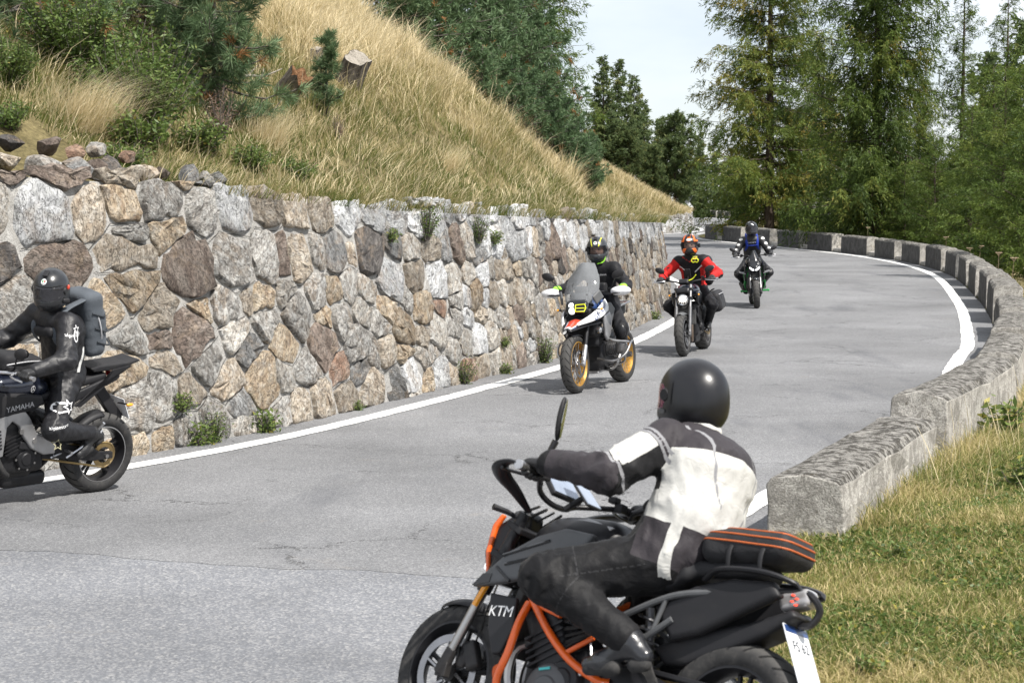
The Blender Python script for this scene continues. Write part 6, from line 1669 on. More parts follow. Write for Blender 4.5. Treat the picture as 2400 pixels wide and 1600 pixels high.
def tail_lamp(root, p, w=0.06):
    l = MB().box(p, (0.02, w, 0.022)).build('tail_light', K['redlens'], root, bev=0.006)
    for k in (-1, 1): MB().box(np.array(p) + (-0.019, k * w * 0.4, 0.0), (0.004, w * 0.22, 0.008)).build('lamp_element', K['tail'], l, bev=0.002)
def plate(root, c, tilt, w=0.09, h=0.09, text='', sub=None, band=None):
    """number plate facing backwards, centre c, leaned by tilt"""
    p = MB().box(c, (0.003, w, h), (0, tilt, 0)).build('number_plate', K['plate'], root, bev=0.002)
    R_ = np.array(Euler((0, tilt, 0)).to_matrix()); n = R_ @ np.array([-1, 0, 0]); v = R_ @ np.array([0, 0, 1.0]); u = np.array([0, -1.0, 0])
    if band:
        for off, mt in band: MB().box(np.array(c) + v * off * h + n * 0.0035, (0.001, w * 0.98, h * 0.10), (0, tilt, 0)).build('plate_band', K[mt], p)
    rows = text.split('/') if text else []
    for k, s in enumerate(rows):
        label_text('plate_lettering', s, h * (0.75 if len(rows) > 1 else 0.42), np.array(c) + v * h * (0.35 - 0.75 * k) + n * 0.0045, u, v, K['gloss'], p, off=0.001)
    return p

# =================================================================== black naked machine and rider, far left
S9 = dict(front=0.72, rear=-0.72, R1=0.30, R2=0.316, w1=0.12, w2=0.18, head=(0.44, 0.94), clampx=0.38, clampz=1.02, grip=(0.25, 0.36, 1.065), pivot=(-0.17, 0.40), peg=(-0.33, 0.165, 0.40), mirror=(0.33, 0.40, 1.24),
          fender=(60, 150), fmat1='gold', fmat2='steel', rim='satin', stripe='silverpaint', spokes=5, swmat='engine', barmat='alu', brace=True, sprmat='chain', bracket='alu')
M9 = pose_matrix((-4.175, 14.11), (-3.23, 15.2), -10.0)
bk = empty('motorcycle', 'black naked motorcycle with gold chain at the left edge, leaning beside the stone wall', 'motorcycle', matrix=M9)
front_end(bk, S9); rear_end(bk, S9); engine_block(bk, S9, 0.35, 0.05, 0.36)
radiator(bk, 0.33, 0.60, 0.17, 0.17, -0.2)
for sy in (1, -1):   # silver shroud beside the radiator, with slots
    sp = MB().prism([(0.37, 0.80), (0.30, 0.80), (0.25, 0.70), (0.27, 0.43), (0.33, 0.42), (0.385, 0.62)], sy * 0.185 - 0.012, sy * 0.185 + 0.012).build('radiator_shroud', K['silverpaint'], bk, bev=0.006)
    for k in range(6): MB().box((0.305 + 0.004 * k, sy * 0.198, 0.49 + 0.026 * k), (0.020, 0.003, 0.0065), (0, 0.12, 0)).build('shroud_slot', K['plastic'], sp)
    # cast frame spar, bent
    fr = [(0.40, 0.90), (0.28, 0.86), (0.14, 0.80), (0.05, 0.70), (-0.02, 0.58), (-0.14, 0.52), (-0.20, 0.50), (-0.20, 0.40), (-0.10, 0.40), (0.02, 0.46), (0.10, 0.56), (0.14, 0.64), (0.20, 0.68), (0.26, 0.62), (0.31, 0.56), (0.345, 0.60), (0.33, 0.72), (0.42, 0.82)]
    blob('frame', polyx(fr, sy * 0.165 - 0.022, sy * 0.165 + 0.022, 0.014), (-0.25, sy * 0.165 - 0.04, 0.36), (0.46, sy * 0.165 + 0.04, 0.94), 0.010, K['silverpaint'], bk)
    for fx_, fz_ in ((0.0, 0.52), (0.12, 0.60)): MB().lathe([(0, sy * 0.194), (0.02, sy * 0.194), (0.024, sy * 0.18)], (fx_, 0, fz_), 14).build('frame_bolt', K['steel'], bk, smooth=True)
    MB().box((-0.02, sy * 0.15, 0.47), (0.13, 0.02, 0.03), (0, -0.15, 0)).build('frame_cover', K['plastic'], bk, bev=0.01)
tank = blob('fuel_tank', cut(union([ell((0.15, 0, 0.905), (0.25, 0.17, 0.125)), ell((-0.06, 0, 0.87), (0.14, 0.125, 0.09)), bx((0.17, 0, 0.93), (0.16, 0.15, 0.06), 0.05)], 0.05), half((0, 0, 1), 0.80)), (-0.24, -0.22, 0.76), (0.45, 0.22, 1.07), 0.011, K['bluegloss'], bk)
MB().lathe([(0, 1.042), (0.045, 1.042), (0.05, 1.034), (0.05, 1.02)], (0.14, 0, 0), 24, 'z').build('filler_cap', K['satin'], tank, smooth=True)
for sy in (1, -1):
    cv = [(0.42, 0.93), (0.30, 0.90), (0.12, 0.885), (-0.03, 0.86), (-0.06, 0.80), (0.02, 0.755), (0.20, 0.735), (0.36, 0.70), (0.44, 0.74), (0.46, 0.83)]
    sc = blob('side_cover', polyx(cv, sy * 0.175 - 0.025, sy * 0.175 + 0.025, 0.02), (-0.10, sy * 0.175 - 0.04, 0.66), (0.50, sy * 0.175 + 0.04, 0.97), 0.010, K['plastic'], bk)
    blob('air_intake', polyx([(0.50, 0.92), (0.38, 0.90), (0.34, 0.80), (0.44, 0.74), (0.52, 0.82)], sy * 0.19 - 0.02, sy * 0.19 + 0.022, 0.012), (0.30, sy * 0.19 - 0.04, 0.70), (0.56, sy * 0.19 + 0.04, 0.96), 0.010, K['grey'], bk)
    ub = (-1 if sy > 0 else 1)
    label_text('lettering', 'YAMAHA', 0.058, (0.16, sy * 0.2025, 0.79), (ub, 0, -0.12 * ub), (0, 0, 1), K['decalgrey'], sc, off=0.001)
    bvt = bvh_of(tank)
    V, F = ellipse_shape(0.027, 0.027, 18); V = np.array([(0.027 * math.cos(a), 0.027 * math.sin(a)) for a in np.linspace(0, 2 * math.pi, 19)[:-1]] + [(0.021 * math.cos(a), 0.021 * math.sin(a)) for a in np.linspace(0, 2 * math.pi, 19)[:-1]])
    F = [[k, (k + 1) % 18, 18 + (k + 1) % 18, 18 + k] for k in range(18)]
    n0 = len(V); V = list(map(tuple, V))
    for a in (90, 210, 330):
        t = math.radians(a); p = np.array([math.cos(t), math.sin(t)]) * 0.022; q = np.array([-p[1], p[0]]) * 0.16; k = len(V)
        V += [tuple(q), tuple(-q), tuple(p - q), tuple(p + q)]; F.append([k, k + 1, k + 2, k + 3])
    decal('emblem', np.array(V), F, (0.03, sy * 0.16, 0.905), (ub, 0, 0), (0, 0, 1), bvt, K['decalgrey'], tank, 0.003)
seat = blob('seat', union([bx((-0.20, 0, 0.825), (0.16, 0.125, 0.035), 0.03, (0, 0.06, 0)), bx((-0.30, 0, 0.85), (0.05, 0.13, 0.03), 0.028, (0, 0.5, 0)), bx((-0.50, 0, 0.905), (0.19, 0.10, 0.035), 0.03, (0, 0.16, 0))], 0.03), (-0.74, -0.18, 0.75), (0.02, 0.18, 1.0), 0.011, K['seat'], bk)
for sy in (1, -1): blob('tail_panel', polyx([(-0.12, 0.80), (-0.40, 0.84), (-0.72, 0.945), (-0.80, 0.94), (-0.76, 0.90), (-0.50, 0.80), (-0.25, 0.70), (-0.14, 0.70)], sy * 0.10 - 0.02, sy * 0.10 + 0.02, 0.012), (-0.86, sy * 0.1 - 0.04, 0.66), (-0.06, sy * 0.1 + 0.04, 0.98), 0.011, K['plastic'], bk)
rack = MB().prism([(-0.52, 1.005), (-0.60, 1.02), (-0.86, 1.035), (-0.96, 1.055), (-0.985, 1.04), (-0.86, 1.0), (-0.70, 0.98), (-0.55, 0.975)], -0.105, 0.105).build('rear_rack', K['plastic'], bk, bev=0.01)
for sy in (1, -1): MB().prism([(-0.86, 1.005), (-0.72, 0.985), (-0.62, 0.84), (-0.44, 0.72), (-0.38, 0.73), (-0.58, 0.88)], sy * 0.115 - 0.009, sy * 0.115 + 0.009).build('rack_stay', K['plastic'], rack, bev=0.005)
tail_lamp(bk, (-0.80, 0, 0.925))
hanger = MB().prism([(-0.60, 0.84), (-0.70, 0.86), (-0.92, 0.60), (-0.90, 0.54), (-0.84, 0.56)], -0.03, 0.03).build('plate_hanger', K['plastic'], bk, bev=0.008)
plate(bk, (-0.905, 0, 0.66), 0.42, 0.085, 0.085, 'SO/7841')
for sy in (1, -1): indicator(bk, (-0.86, sy * 0.03, 0.70), (-0.88, sy * 0.15, 0.71)); indicator(bk, (0.46, sy * 0.10, 0.86), (0.47, sy * 0.22, 0.86))
hl = blob('headlight', union([ell((0.55, 0, 0.87), (0.085, 0.10, 0.10)), bx((0.50, 0, 0.95), (0.06, 0.09, 0.04), 0.03)], 0.04), (0.40, -0.16, 0.72), (0.68, 0.16, 1.04), 0.011, K['satin'], bk)
MB().ball((0.60, 0, 0.86), (0.04, 0.075, 0.07), 16).build('headlight_lens', K['lampw'], hl, smooth=True)
for k, y in enumerate((0.09, 0.0, -0.09)):       # three header pipes
    MB().tube([(0.26, y, 0.60), (0.37, y * 1.1, 0.56), (0.43, y * 1.15, 0.42), (0.405, y * 1.05, 0.27), (0.30, y * 0.7, 0.185), (0.12, y * 0.3 - 0.03, 0.16)], 0.021, 12, smooth_pts=26).build('exhaust_pipe', K['bronze'], bk, smooth=True)
blob('silencer', union([bx((-0.02, -0.02, 0.19), (0.20, 0.10, 0.055), 0.04), rc((-0.18, -0.08, 0.2), (-0.36, -0.15, 0.27), 0.045, 0.04)], 0.03), (-0.46, -0.24, 0.1), (0.26, 0.14, 0.34), 0.012, K['engine'], bk)
MB().tube([(0.28, 0.13, 0.50), (0.30, 0.17, 0.40), (0.24, 0.175, 0.30), (0.18, 0.13, 0.26)], 0.026, 10, smooth_pts=14).build('coolant_hose', K['rubber'], bk, smooth=True)
MB().tube([(-0.30, 0.185, 0.36), (-0.56, 0.20, 0.50), (-0.60, 0.20, 0.55)], 0.009, 6).tube([(-0.54, 0.16, 0.50), (-0.57, 0.25, 0.62)], 0.012, 7).build('pillion_peg', K['alu'], bk, smooth=True)

lg = mat_suit('glove_leather', (0.02, 0.02, 0.021), [], 0.45, True); lb = mat_suit('boot_leather', (0.017, 0.017, 0.018), [], 0.42, True); lb2 = pbr('boot_gloss', (0.016, 0.017, 0.02), 0.28, coat=0.35, bmp=0.3, bs=30, bd=0.01)
pose9 = dict(hip=(-0.34, 0, 0.945), lean=17, yaw=32, pitch=9, roll=4, hunch=0.04, toedrop=-30, toeout=10, footL=(-0.12, 0, 0.03), footR=(-0.12, 0, 0.03), thigh=0.41, shin=0.47, knpole=(1, 0.28, 0.15), elpole=(-0.3, 0.7, -0.7))
def z_sleeve9(P, J):   # pale panels on the leather: sleeve flash and flank strip
    t, d = seg(P, J['elL'], J['wrL']); a = 0.016 - np.abs(d - 0.055) - 0.25 * np.abs(t - 0.06)
    f = 0.014 - np.abs(P[:, 0] - J['waist'][0] + 0.045 + 0.25 * (P[:, 2] - J['waist'][2])); f = np.where((np.abs(P[:, 2] - J['waist'][2] + 0.02) < 0.10) & (P[:, 1] > 0.08) & (np.linalg.norm(P - J['elL'], axis=1) > 0.14), f, -1)
    return f
R9, body9, J9, h9, HM9 = rider('person', 'rider in black leathers and black helmet with grey backpack, at the left edge', M9, S9, pose9,
    dict(base=(0.010, 0.010, 0.012), rough=0.5, leather=True, zones=[('z0', (0.62, 0.62, 0.60), z_sleeve9)], helmet=pbr('helmet_matt_black', (0.016, 0.017, 0.019), 0.3, coat=0.25), visor=mat_glass('visor_dark', (0.03, 0.03, 0.035), 0.72), glove=lg, boot=lb, seed=9, res=0.0115, bulk=1.08, armb=1.2, hscale=1.03))
b9 = bvh_of(body9); hb9 = bvh_of(h9)
V, F = star_shape(0.055, True); decal('star_emblem', V, F, J9['hjL'] + (J9['knL'] - J9['hjL']) * 0.45 + np.array([0, 0.05, 0.0]), (-1, 0, 0.25), (0.15, 0, 1), b9, K['decalwhite'], body9, 0.003)
V, F = star_shape(0.048); decal('star_emblem', V, F, J9['knL'] + np.array([0.0, 0.07, -0.10]), (-1, 0.3, 0), (0, 0, 1), b9, pbr('pale_gold_print', (0.5, 0.47, 0.30), 0.4), body9, 0.003)
V, F = star_shape(0.032, True); decal('star_emblem', V, F, J9['shL'] + np.array([0.0, 0.05, 0.0]), (-0.3, 0.2, 0.9), (0.9, 0, 0.2), b9, K['decalwhite'], body9, 0.003)
label_text('lettering', 'alpinestars', 0.030, J9['shL'] + (J9['elL'] - J9['shL']) * 0.30 + np.array([0.0, 0.06, 0.02]), (-1, 0.1, 0.0), (0, 0.1, 1), K['decalwhite'], body9, b9, off=0.003, stretch=1.1)
label_text('lettering', 'alpinestars', 0.034, J9['knL'] + np.array([-0.0, 0.07, 0.035]), (-0.95, 0.25, 0.1), (0, 0, 1), K['decalwhite'], body9, b9, off=0.003, stretch=1.1)
def badge(hs, HM, at, s=1.0):
    """little white oval with green and red fields on a helmet's brow"""
    bvh = bvh_of(hs); R3 = HM.to_3x3()
    o = HM @ Vector(at); u = R3 @ Vector((0, 1, 0)); v = R3 @ Vector((0, 0, 1))
    V, F = ellipse_shape(0.021 * s, 0.019 * s); decal('badge', V, F, o, u, v, bvh, K['decalwhite'], hs, 0.003)
    for k, mt in ((-1, 'green'), (1, 'red')):
        V, F = ellipse_shape(0.006 * s, 0.009 * s, 10); decal('badge_field', V + np.array([k * 0.008 * s, 0.005 * s]), F, o, u, v, bvh, K[mt], hs, 0.0045)
    label_text('badge_lettering', 'AGV', 0.012 * s, o + v * (-0.011 * s), u, v, K['gloss'], hs, bvh, off=0.0045)
badge(h9, HM9, (0.10, 0.0, 0.095))
MB().ball(HM9 @ Vector((-0.01, 0.13, 0.03)), (0.012, 0.008, 0.02), 8).build('helmet_reflector', K['red'], h9, smooth=True)
blob('intercom', bx(HM9 @ Vector((0.03, 0.125, -0.06)), (0.03, 0.012, 0.02), 0.008), np.array(HM9 @ Vector((0.03, 0.125, -0.06))) - 0.06, np.array(HM9 @ Vector((0.03, 0.125, -0.06))) + 0.06, 0.008, K['plastic'], h9)
# backpack, worn but a thing of its own
bp = empty('backpack', 'slate grey backpack on the back of the rider in black leathers', 'backpack', matrix=M9)
c = J9['chest'] + J9['back'] * 0.215 + J9['up'] * -0.02; e3 = (0, math.radians(9), 0)
cloth_g = mat_suit('backpack_cloth', (0.075, 0.085, 0.098), [], 0.7); cloth_g2 = mat_suit('backpack_trim', (0.035, 0.04, 0.046), [], 0.7)
pack = blob('main_compartment', lambda P: union([bx(c, (0.088, 0.155, 0.25), 0.06, e3), bx(c + J9['back'] * 0.05 - J9['up'] * 0.06, (0.07, 0.12, 0.16), 0.05, e3)], 0.03)(P) + 0.004 * vnoise(P, 14, 91), c - 0.36, c + 0.36, 0.013, cloth_g, bp)
for k in (0.10, -0.02, -0.13): MB().tube([c + J9['up'] * k + np.array([0.03, 0.158, 0]), c + J9['up'] * (k - 0.03) + np.array([-0.08, 0.15, 0]), c + J9['up'] * (k - 0.04) + J9['back'] * 0.125 + np.array([0, 0.06, 0])], 0.007, 5, smooth_pts=8).build('compression_strap', cloth_g2, bp, smooth=True)
MB().tube([c + J9['up'] * 0.22 + np.array([-0.02, 0.1, 0]), c + J9['up'] * 0.0 + np.array([-0.02, 0.165, 0]), c - J9['up'] * 0.22 + np.array([-0.02, 0.12, 0])], 0.006, 5, smooth_pts=10).build('zip', K['decalgrey'], bp, smooth=True)
for sy in (1, -1):
    s0 = J9['sh' + ('L' if sy > 0 else 'R')]; cp = J9['chest']
    MB().tube([c + J9['up'] * 0.20 + np.array([0.05, sy * 0.10, 0]), cp + J9['up'] * 0.185 + np.array([0.0, sy * 0.115, 0]), cp + np.array([0.135, sy * 0.125, 0.10]), cp + np.array([0.15, sy * 0.13, -0.03]), J9['waist'] + np.array([0.10, sy * 0.155, 0.05]), J9['waist'] + np.array([-0.08, sy * 0.15, 0.0])], [0.03, 0.033, 0.033, 0.03, 0.022, 0.018], 10, smooth_pts=26, flat=0.35).build('shoulder_strap', cloth_g, bp, smooth=True)
chestbag = J9['chest'] + np.array([0.16, 0.02, -0.01])
blob('chest_pouch', bx(chestbag, (0.035, 0.11, 0.04), 0.03, (0.15, 0.2, 0)), chestbag - 0.16, chestbag + 0.16, 0.011, K['seat'], bp)
# tank bag
tb = np.array([0.10, 0.0, 1.075])
tbag = empty('tank_bag', 'black soft bag strapped on the tank of the motorcycle at the left edge', 'bag', matrix=M9)
blob('bag_body', lambda P: bx(tb, (0.17, 0.13, 0.075), 0.05, (0, -0.12, 0))(P) + 0.003 * vnoise(P, 18, 92), tb - 0.26, tb + 0.26, 0.011, mat_suit('bag_cloth', (0.022, 0.022, 0.024), [], 0.65), tbag)
MB().tube([tb + (0.16, 0.135, 0.02), tb + (0.0, 0.14, 0.035), tb + (-0.15, 0.13, 0.03)], 0.005, 5, smooth_pts=8).build('zip', K['decalgrey'], tbag, smooth=True)
MB().box((0.40, 0.02, 1.13), (0.006, 0.085, 0.045), (0, 0.7, 0)).build('phone', K['screen'], bk, bev=0.006)

# =================================================================== adventure machine in white, blue and red
SG = dict(front=0.76, rear=-0.76, R1=0.335, R2=0.33, w1=0.125, w2=0.175, rr1=0.252, rr2=0.225, head=(0.43, 1.0), clampx=0.38, clampz=1.10, grip=(0.27, 0.42, 1.13), pivot=(-0.20, 0.42), peg=(-0.22, 0.19, 0.37), mirror=(0.36, 0.44, 1.33),
          mshape=(0.03, 0.085, 0.05), mrot=0.35, fmat1='satin', fmat2='alu', fmat3='alu', fr1=0.024, fr2=0.028, fsplit=0.72, rim='goldrim', wstyle='wire', spokes=32, chain=False, fendmat='plastic', fender=(72, 165), barmat='satin', yf=0.105, hugger=True)
MG = pose_matrix((0.735, 22.63), (1.34, 24.03), 3.5)
gs = empty('motorcycle', 'tall adventure motorcycle in white, blue and red with gold rims and big windscreen', 'motorcycle', matrix=MG)
def gs_front(root):
    for sy in (1, -1):      # white hand guards
        g = np.array([0.27, sy * 0.42, 1.13])
        hgd = blob('hand_guard', cut(lambda P: np.abs(ell(g + (0.03, sy * 0.015, 0.005), (0.11, 0.115, 0.05), (0, 0, sy * 0.25))(P)) - 0.006, half((1, 0, 0), g[0] + 0.01), half((0, sy, 0), 0.42 - 0.13)), g - 0.2, g + 0.22, 0.009, K['white'], root)
        MB().tube([g + (0.0, sy * 0.07, 0), g + (0.10, sy * 0.08, -0.01), g + (0.14, -sy * 0.06, -0.02), g + (0.09, -sy * 0.2, -0.02)], 0.009, 7, smooth_pts=12).build('guard_bar', K['satin'], hgd, smooth=True)
SG['front_extra'] = gs_front
front_end(gs, SG); rear_end(gs, SG)
eng = blob('engine', union([bx((0.05, 0, 0.40), (0.20, 0.16, 0.15), 0.05), bx((0.05, 0, 0.27), (0.20, 0.12, 0.06), 0.04), bx((-0.12, 0, 0.5), (0.12, 0.13, 0.14), 0.04)], 0.03), (-0.30, -0.24, 0.16), (0.32, 0.24, 0.70), 0.014, K['engine'], gs)
for sy in (1, -1):      # boxer cylinders with finned barrels and head covers
    cy = MB().tube([(0.10, sy * 0.14, 0.46), (0.10, sy * 0.30, 0.475)], 0.075, 16).build('cylinder', K['engine2'], eng, smooth=True)
    for k in range(5): MB().tube([(0.10, sy * (0.18 + 0.024 * k), 0.465), (0.10, sy * (0.188 + 0.024 * k), 0.4655)], 0.092, 18).build('cooling_fin', K['engine2'], cy, smooth=40)
    blob('cylinder_head_cover', union([bx((0.10, sy * 0.335, 0.478), (0.095, 0.045, 0.075), 0.03), bx((0.10, sy * 0.375, 0.478), (0.06, 0.02, 0.05), 0.018)], 0.02), (-0.05, sy * 0.335 - 0.09, 0.36), (0.25, sy * 0.335 + 0.09, 0.60), 0.011, K['engine2'], cy)
    # tubular crash bars
    MB().tube([(0.30, sy * 0.10, 0.36), (0.30, sy * 0.30, 0.33), (0.22, sy * 0.42, 0.40), (0.10, sy * 0.445, 0.52), (-0.04, sy * 0.40, 0.54), (-0.12, sy * 0.16, 0.52)], 0.0135, 9, smooth_pts=26).tube([(0.24, sy * 0.14, 0.62), (0.26, sy * 0.30, 0.565), (0.12, sy * 0.435, 0.535)], 0.0135, 9, smooth_pts=14).tube([(0.22, sy * 0.42, 0.40), (0.06, sy * 0.33, 0.30), (0.02, sy * 0.13, 0.25)], 0.0135, 9, smooth_pts=12).build('crash_bar', K['steel'], gs, smooth=True)
    # grey radiator side panel and white-blue tank flank
    blob('side_panel', polyx([(0.40, 0.86), (0.20, 0.90), (0.14, 0.80), (0.20, 0.64), (0.30, 0.56), (0.36, 0.62)], sy * 0.235 - 0.02, sy * 0.235 + 0.02, 0.014), (0.08, sy * 0.235 - 0.05, 0.52), (0.46, sy * 0.235 + 0.05, 0.94), 0.010, K['silverpaint'], gs)
    blob('flank_cover', polyx([(0.30, 0.95), (0.08, 1.00), (-0.04, 0.92), (0.06, 0.78), (0.22, 0.80)], sy * 0.21 - 0.02, sy * 0.21 + 0.02, 0.014), (-0.08, sy * 0.21 - 0.05, 0.74), (0.34, sy * 0.21 + 0.05, 1.04), 0.010, K['grey'], gs)
    lowc = catmull([(0.84, 0.085, 0.765), (0.64, 0.185, 0.79), (0.46, 0.245, 0.825), (0.24, 0.245, 0.88)], 16); uppc = catmull([(0.83, 0.075, 0.80), (0.62, 0.165, 0.885), (0.44, 0.205, 0.965), (0.20, 0.195, 1.05)], 16)
    V = np.stack([lowc + (uppc - lowc) * t + np.array([0, 0.022 * math.sin(t * math.pi), 0]) for t in np.linspace(0, 1, 6)], 1).reshape(-1, 3) * np.array([1, sy, 1]); q = np.arange(96).reshape(16, 6)
    fl = obj('tank_flank', make_mesh(V, np.stack([q[:-1, :-1], q[1:, :-1], q[1:, 1:], q[:-1, 1:]], -1).reshape(-1, 4)[:, ::sy], True, np.repeat([1, 0, 0, 0, 0], 15).reshape(5, 15).T.ravel()), [K['white'], K['satin'], K['blue']], gs)
    th = fl.modifiers.new('thick', 'SOLIDIFY'); th.thickness = 0.006
    bf = bvh_of(fl); ub = -1 if sy > 0 else 1; tx = (ub * 0.90, 0, 0.42) if sy > 0 else (0.90, 0, -0.42)
    label_text('lettering', 'GS', 0.085, (0.56, sy * 0.30, 0.855), tx, (0, 0, 1), K['blue'], fl, bf, shear=0.25, off=0.004)
    label_text('lettering', 'TROPHY', 0.055, (0.38, sy * 0.30, 0.935), tx, (0, 0, 1), K['blue'], fl, bf, shear=0.2, off=0.0045)
    fg = MB().lathe([(0.0, 0.0), (0.038, 0.0), (0.045, -0.03), (0.03, -0.06), (0, -0.06)], (0.50, sy * 0.22, 0.70), 18, 'x').build('fog_lamp', K['satin'], gs, smooth=40)
    MB().lathe([(0.0, 0.006), (0.036, 0.002)], (0.50, sy * 0.22, 0.70), 18, 'x').build('fog_lens', K['chrome'], fg, smooth=True)
    indicator(gs, (0.52, sy * 0.13, 0.94), (0.52, sy * 0.27, 0.945))
# beak: pointed nose in red, white and blue over the wheel
rows = catmull([(0.965, 0.742, 0.045, 0.030), (0.88, 0.772, 0.085, 0.045), (0.76, 0.808, 0.125, 0.06), (0.64, 0.85, 0.17, 0.085), (0.52, 0.885, 0.205, 0.115), (0.40, 0.92, 0.225, 0.14)], 16)
cols = np.linspace(-1, 1, 17); V = np.array([(x, y * hw, z - dr * abs(y) ** 1.7) for x, z, hw, dr in rows for y in cols]); q = np.arange(16 * 17).reshape(16, 17)
F = np.stack([q[:-1, :-1], q[:-1, 1:], q[1:, 1:], q[1:, :-1]], -1).reshape(-1, 4); fmb = []
for i in range(15):
    for j in range(16):
        ay = abs((cols[j] + cols[j + 1]) / 2); fmb.append((1 if ay < 0.5 else 2 if ay < 0.66 else 3 if ay < 0.78 else 0) if 2 <= i < 8 else (2 if i == 1 and ay < 0.62 else 3 if i >= 8 and 0.6 < ay < 0.8 else 0))
beak = obj('beak', make_mesh(V, F, True, fmb), [K['satin'], K['red'], K['white'], K['blue']], gs); th = beak.modifiers.new('thick', 'SOLIDIFY'); th.thickness = 0.006
blob('beak_underside', union([rc((0.42, 0, 0.80), (0.80, 0, 0.755), 0.07, 0.02, 0.6)], 0.02), (0.30, -0.2, 0.66), (0.9, 0.2, 0.92), 0.011, K['satin'], gs)
blob('radiator_housing', union([bx((0.40, 0, 0.74), (0.10, 0.19, 0.12), 0.04), bx((0.47, 0, 0.88), (0.09, 0.15, 0.08), 0.04), bx((0.30, 0, 0.60), (0.08, 0.15, 0.10), 0.04)], 0.04), (0.16, -0.26, 0.44), (0.62, 0.26, 1.02), 0.013, K['plastic'], gs)
# headlight: two round lamps, one behind a yellow guard
hl = blob('headlight', union([bx((0.60, 0, 0.965), (0.05, 0.135, 0.072), 0.04, (0, -0.35, 0)), bx((0.55, 0, 1.01), (0.06, 0.11, 0.05), 0.03)], 0.03), (0.42, -0.2, 0.84), (0.72, 0.2, 1.12), 0.010, K['gloss'], gs)
for y_, z_, r_ in ((-0.055, 0.992, 0.037), (-0.045, 0.935, 0.040)):
    MB().lathe([(0.0, 0.012), (r_ * 0.8, 0.008), (r_, -0.004), (r_, -0.02)], (0.648 - (z_ - 0.965) * 0.35, y_, z_), 20, 'x').build('lit_reflector', K['lampw'], hl, smooth=True)
MB().box((0.642, 0.06, 0.965), (0.006, 0.05, 0.05), (0, -0.35, 0)).build('unlit_reflector', K['chrome'], hl, bev=0.01)
yg = [(0.652, 0.004, 1.002), (0.642, 0.115, 1.008), (0.646, 0.125, 0.965), (0.665, 0.110, 0.925), (0.675, 0.004, 0.928)]
MB().tube(yg + [yg[0]], 0.0075, 6, cap=False).build('headlight_guard', K['yellow'], hl)
MB().tube([(0.662, 0.004, 0.965), (0.655, 0.12, 0.965)], 0.006, 6).build('headlight_guard', K['yellow'], hl)
# windscreen: curved sheet
V = []; nu, nv = 11, 12
for j in range(nv):
    t = j / (nv - 1); wv = np.interp(t, [0, 0.25, 0.6, 0.88, 1.0], [0.17, 0.215, 0.20, 0.135, 0.10]); x0 = 0.60 - 0.25 * t - 0.03 * t * t; z0 = 1.02 + 0.46 * t
    for i in range(nu):
        y = (i / (nu - 1) * 2 - 1); V.append((x0 - 0.10 * y * y, y * wv, z0 - 0.015 * y * y))
q = np.arange(nu * nv).reshape(nv, nu); F = np.stack([q[:-1, :-1], q[:-1, 1:], q[1:, 1:], q[1:, :-1]], -1).reshape(-1, 4)
ws = obj('windscreen', make_mesh(np.array(V), F, True), K['windscreen'], gs)
for sy in (1, -1):
    MB().tube([(0.54, sy * 0.10, 1.05), (0.45, sy * 0.085, 1.24)], 0.008, 6).build('screen_stay', K['satin'], gs, smooth=True)
    blob('wind_deflector', bx((0.50, sy * 0.225, 1.08), (0.07, 0.012, 0.055), 0.01, (0, 0.6, -sy * 0.5)), (0.38, sy * 0.225 - 0.1, 0.96), (0.62, sy * 0.225 + 0.1, 1.2), 0.009, K['grey'], gs)
blob('cockpit', union([bx((0.46, 0, 1.07), (0.07, 0.12, 0.06), 0.03), bx((0.40, 0, 1.16), (0.012, 0.10, 0.055), 0.01, (0, 0.6, 0))], 0.02), (0.30, -0.18, 0.96), (0.58, 0.18, 1.26), 0.011, K['plastic'], gs)
blob('fuel_tank', cut(union([ell((0.20, 0, 0.955), (0.26, 0.19, 0.14)), ell((-0.02, 0, 0.90), (0.14, 0.13, 0.09))], 0.05), half((0, 0, 1), 0.80)), (-0.2, -0.24, 0.76), (0.5, 0.24, 1.12), 0.012, K['blue'], gs)
blob('seat', union([bx((-0.18, 0, 0.875), (0.17, 0.14, 0.04), 0.035, (0, 0.05, 0)), bx((-0.50, 0, 0.92), (0.17, 0.13, 0.04), 0.035)], 0.04), (-0.72, -0.2, 0.79), (0.02, 0.2, 1.0), 0.012, K['seat'], gs)
blob('tail_section', union([bx((-0.55, 0, 0.85), (0.22, 0.09, 0.05), 0.03, (0, 0.1, 0))], 0.02), (-0.84, -0.14, 0.74), (-0.28, 0.14, 0.95), 0.012, K['plastic'], gs)
MB().tube([(-0.40, 0.15, 0.93), (-0.62, 0.16, 0.96), (-0.80, 0.12, 0.97), (-0.80, -0.12, 0.97), (-0.62, -0.16, 0.96), (-0.40, -0.15, 0.93)], 0.012, 8, smooth_pts=24).build('luggage_rack', K['steel'], gs, smooth=True)
MB().tube([(0.38, 0, 0.96), (0.20, 0.12, 0.72), (-0.2, 0.13, 0.55), (-0.5, 0.1, 0.82)], 0.018, 8, smooth_pts=16).tube([(0.38, 0, 0.96), (0.20, -0.12, 0.72), (-0.2, -0.13, 0.55), (-0.5, -0.1, 0.82)], 0.018, 8, smooth_pts=16).build('frame', K['satin'], gs, smooth=True)
for sy in (1, -1): MB().tube([(0.16, sy * 0.33, 0.40), (0.22, sy * 0.30, 0.28), (0.12, sy * 0.16, 0.22), (-0.2, -0.06, 0.24)], 0.022, 9, smooth_pts=18).build('exhaust_pipe', K['steel'], gs, smooth=True)
blob('silencer', rc((-0.34, -0.2, 0.40), (-0.78, -0.22, 0.55), 0.055, 0.06), (-0.9, -0.32, 0.30), (-0.24, -0.1, 0.66), 0.013, K['steel'], gs)
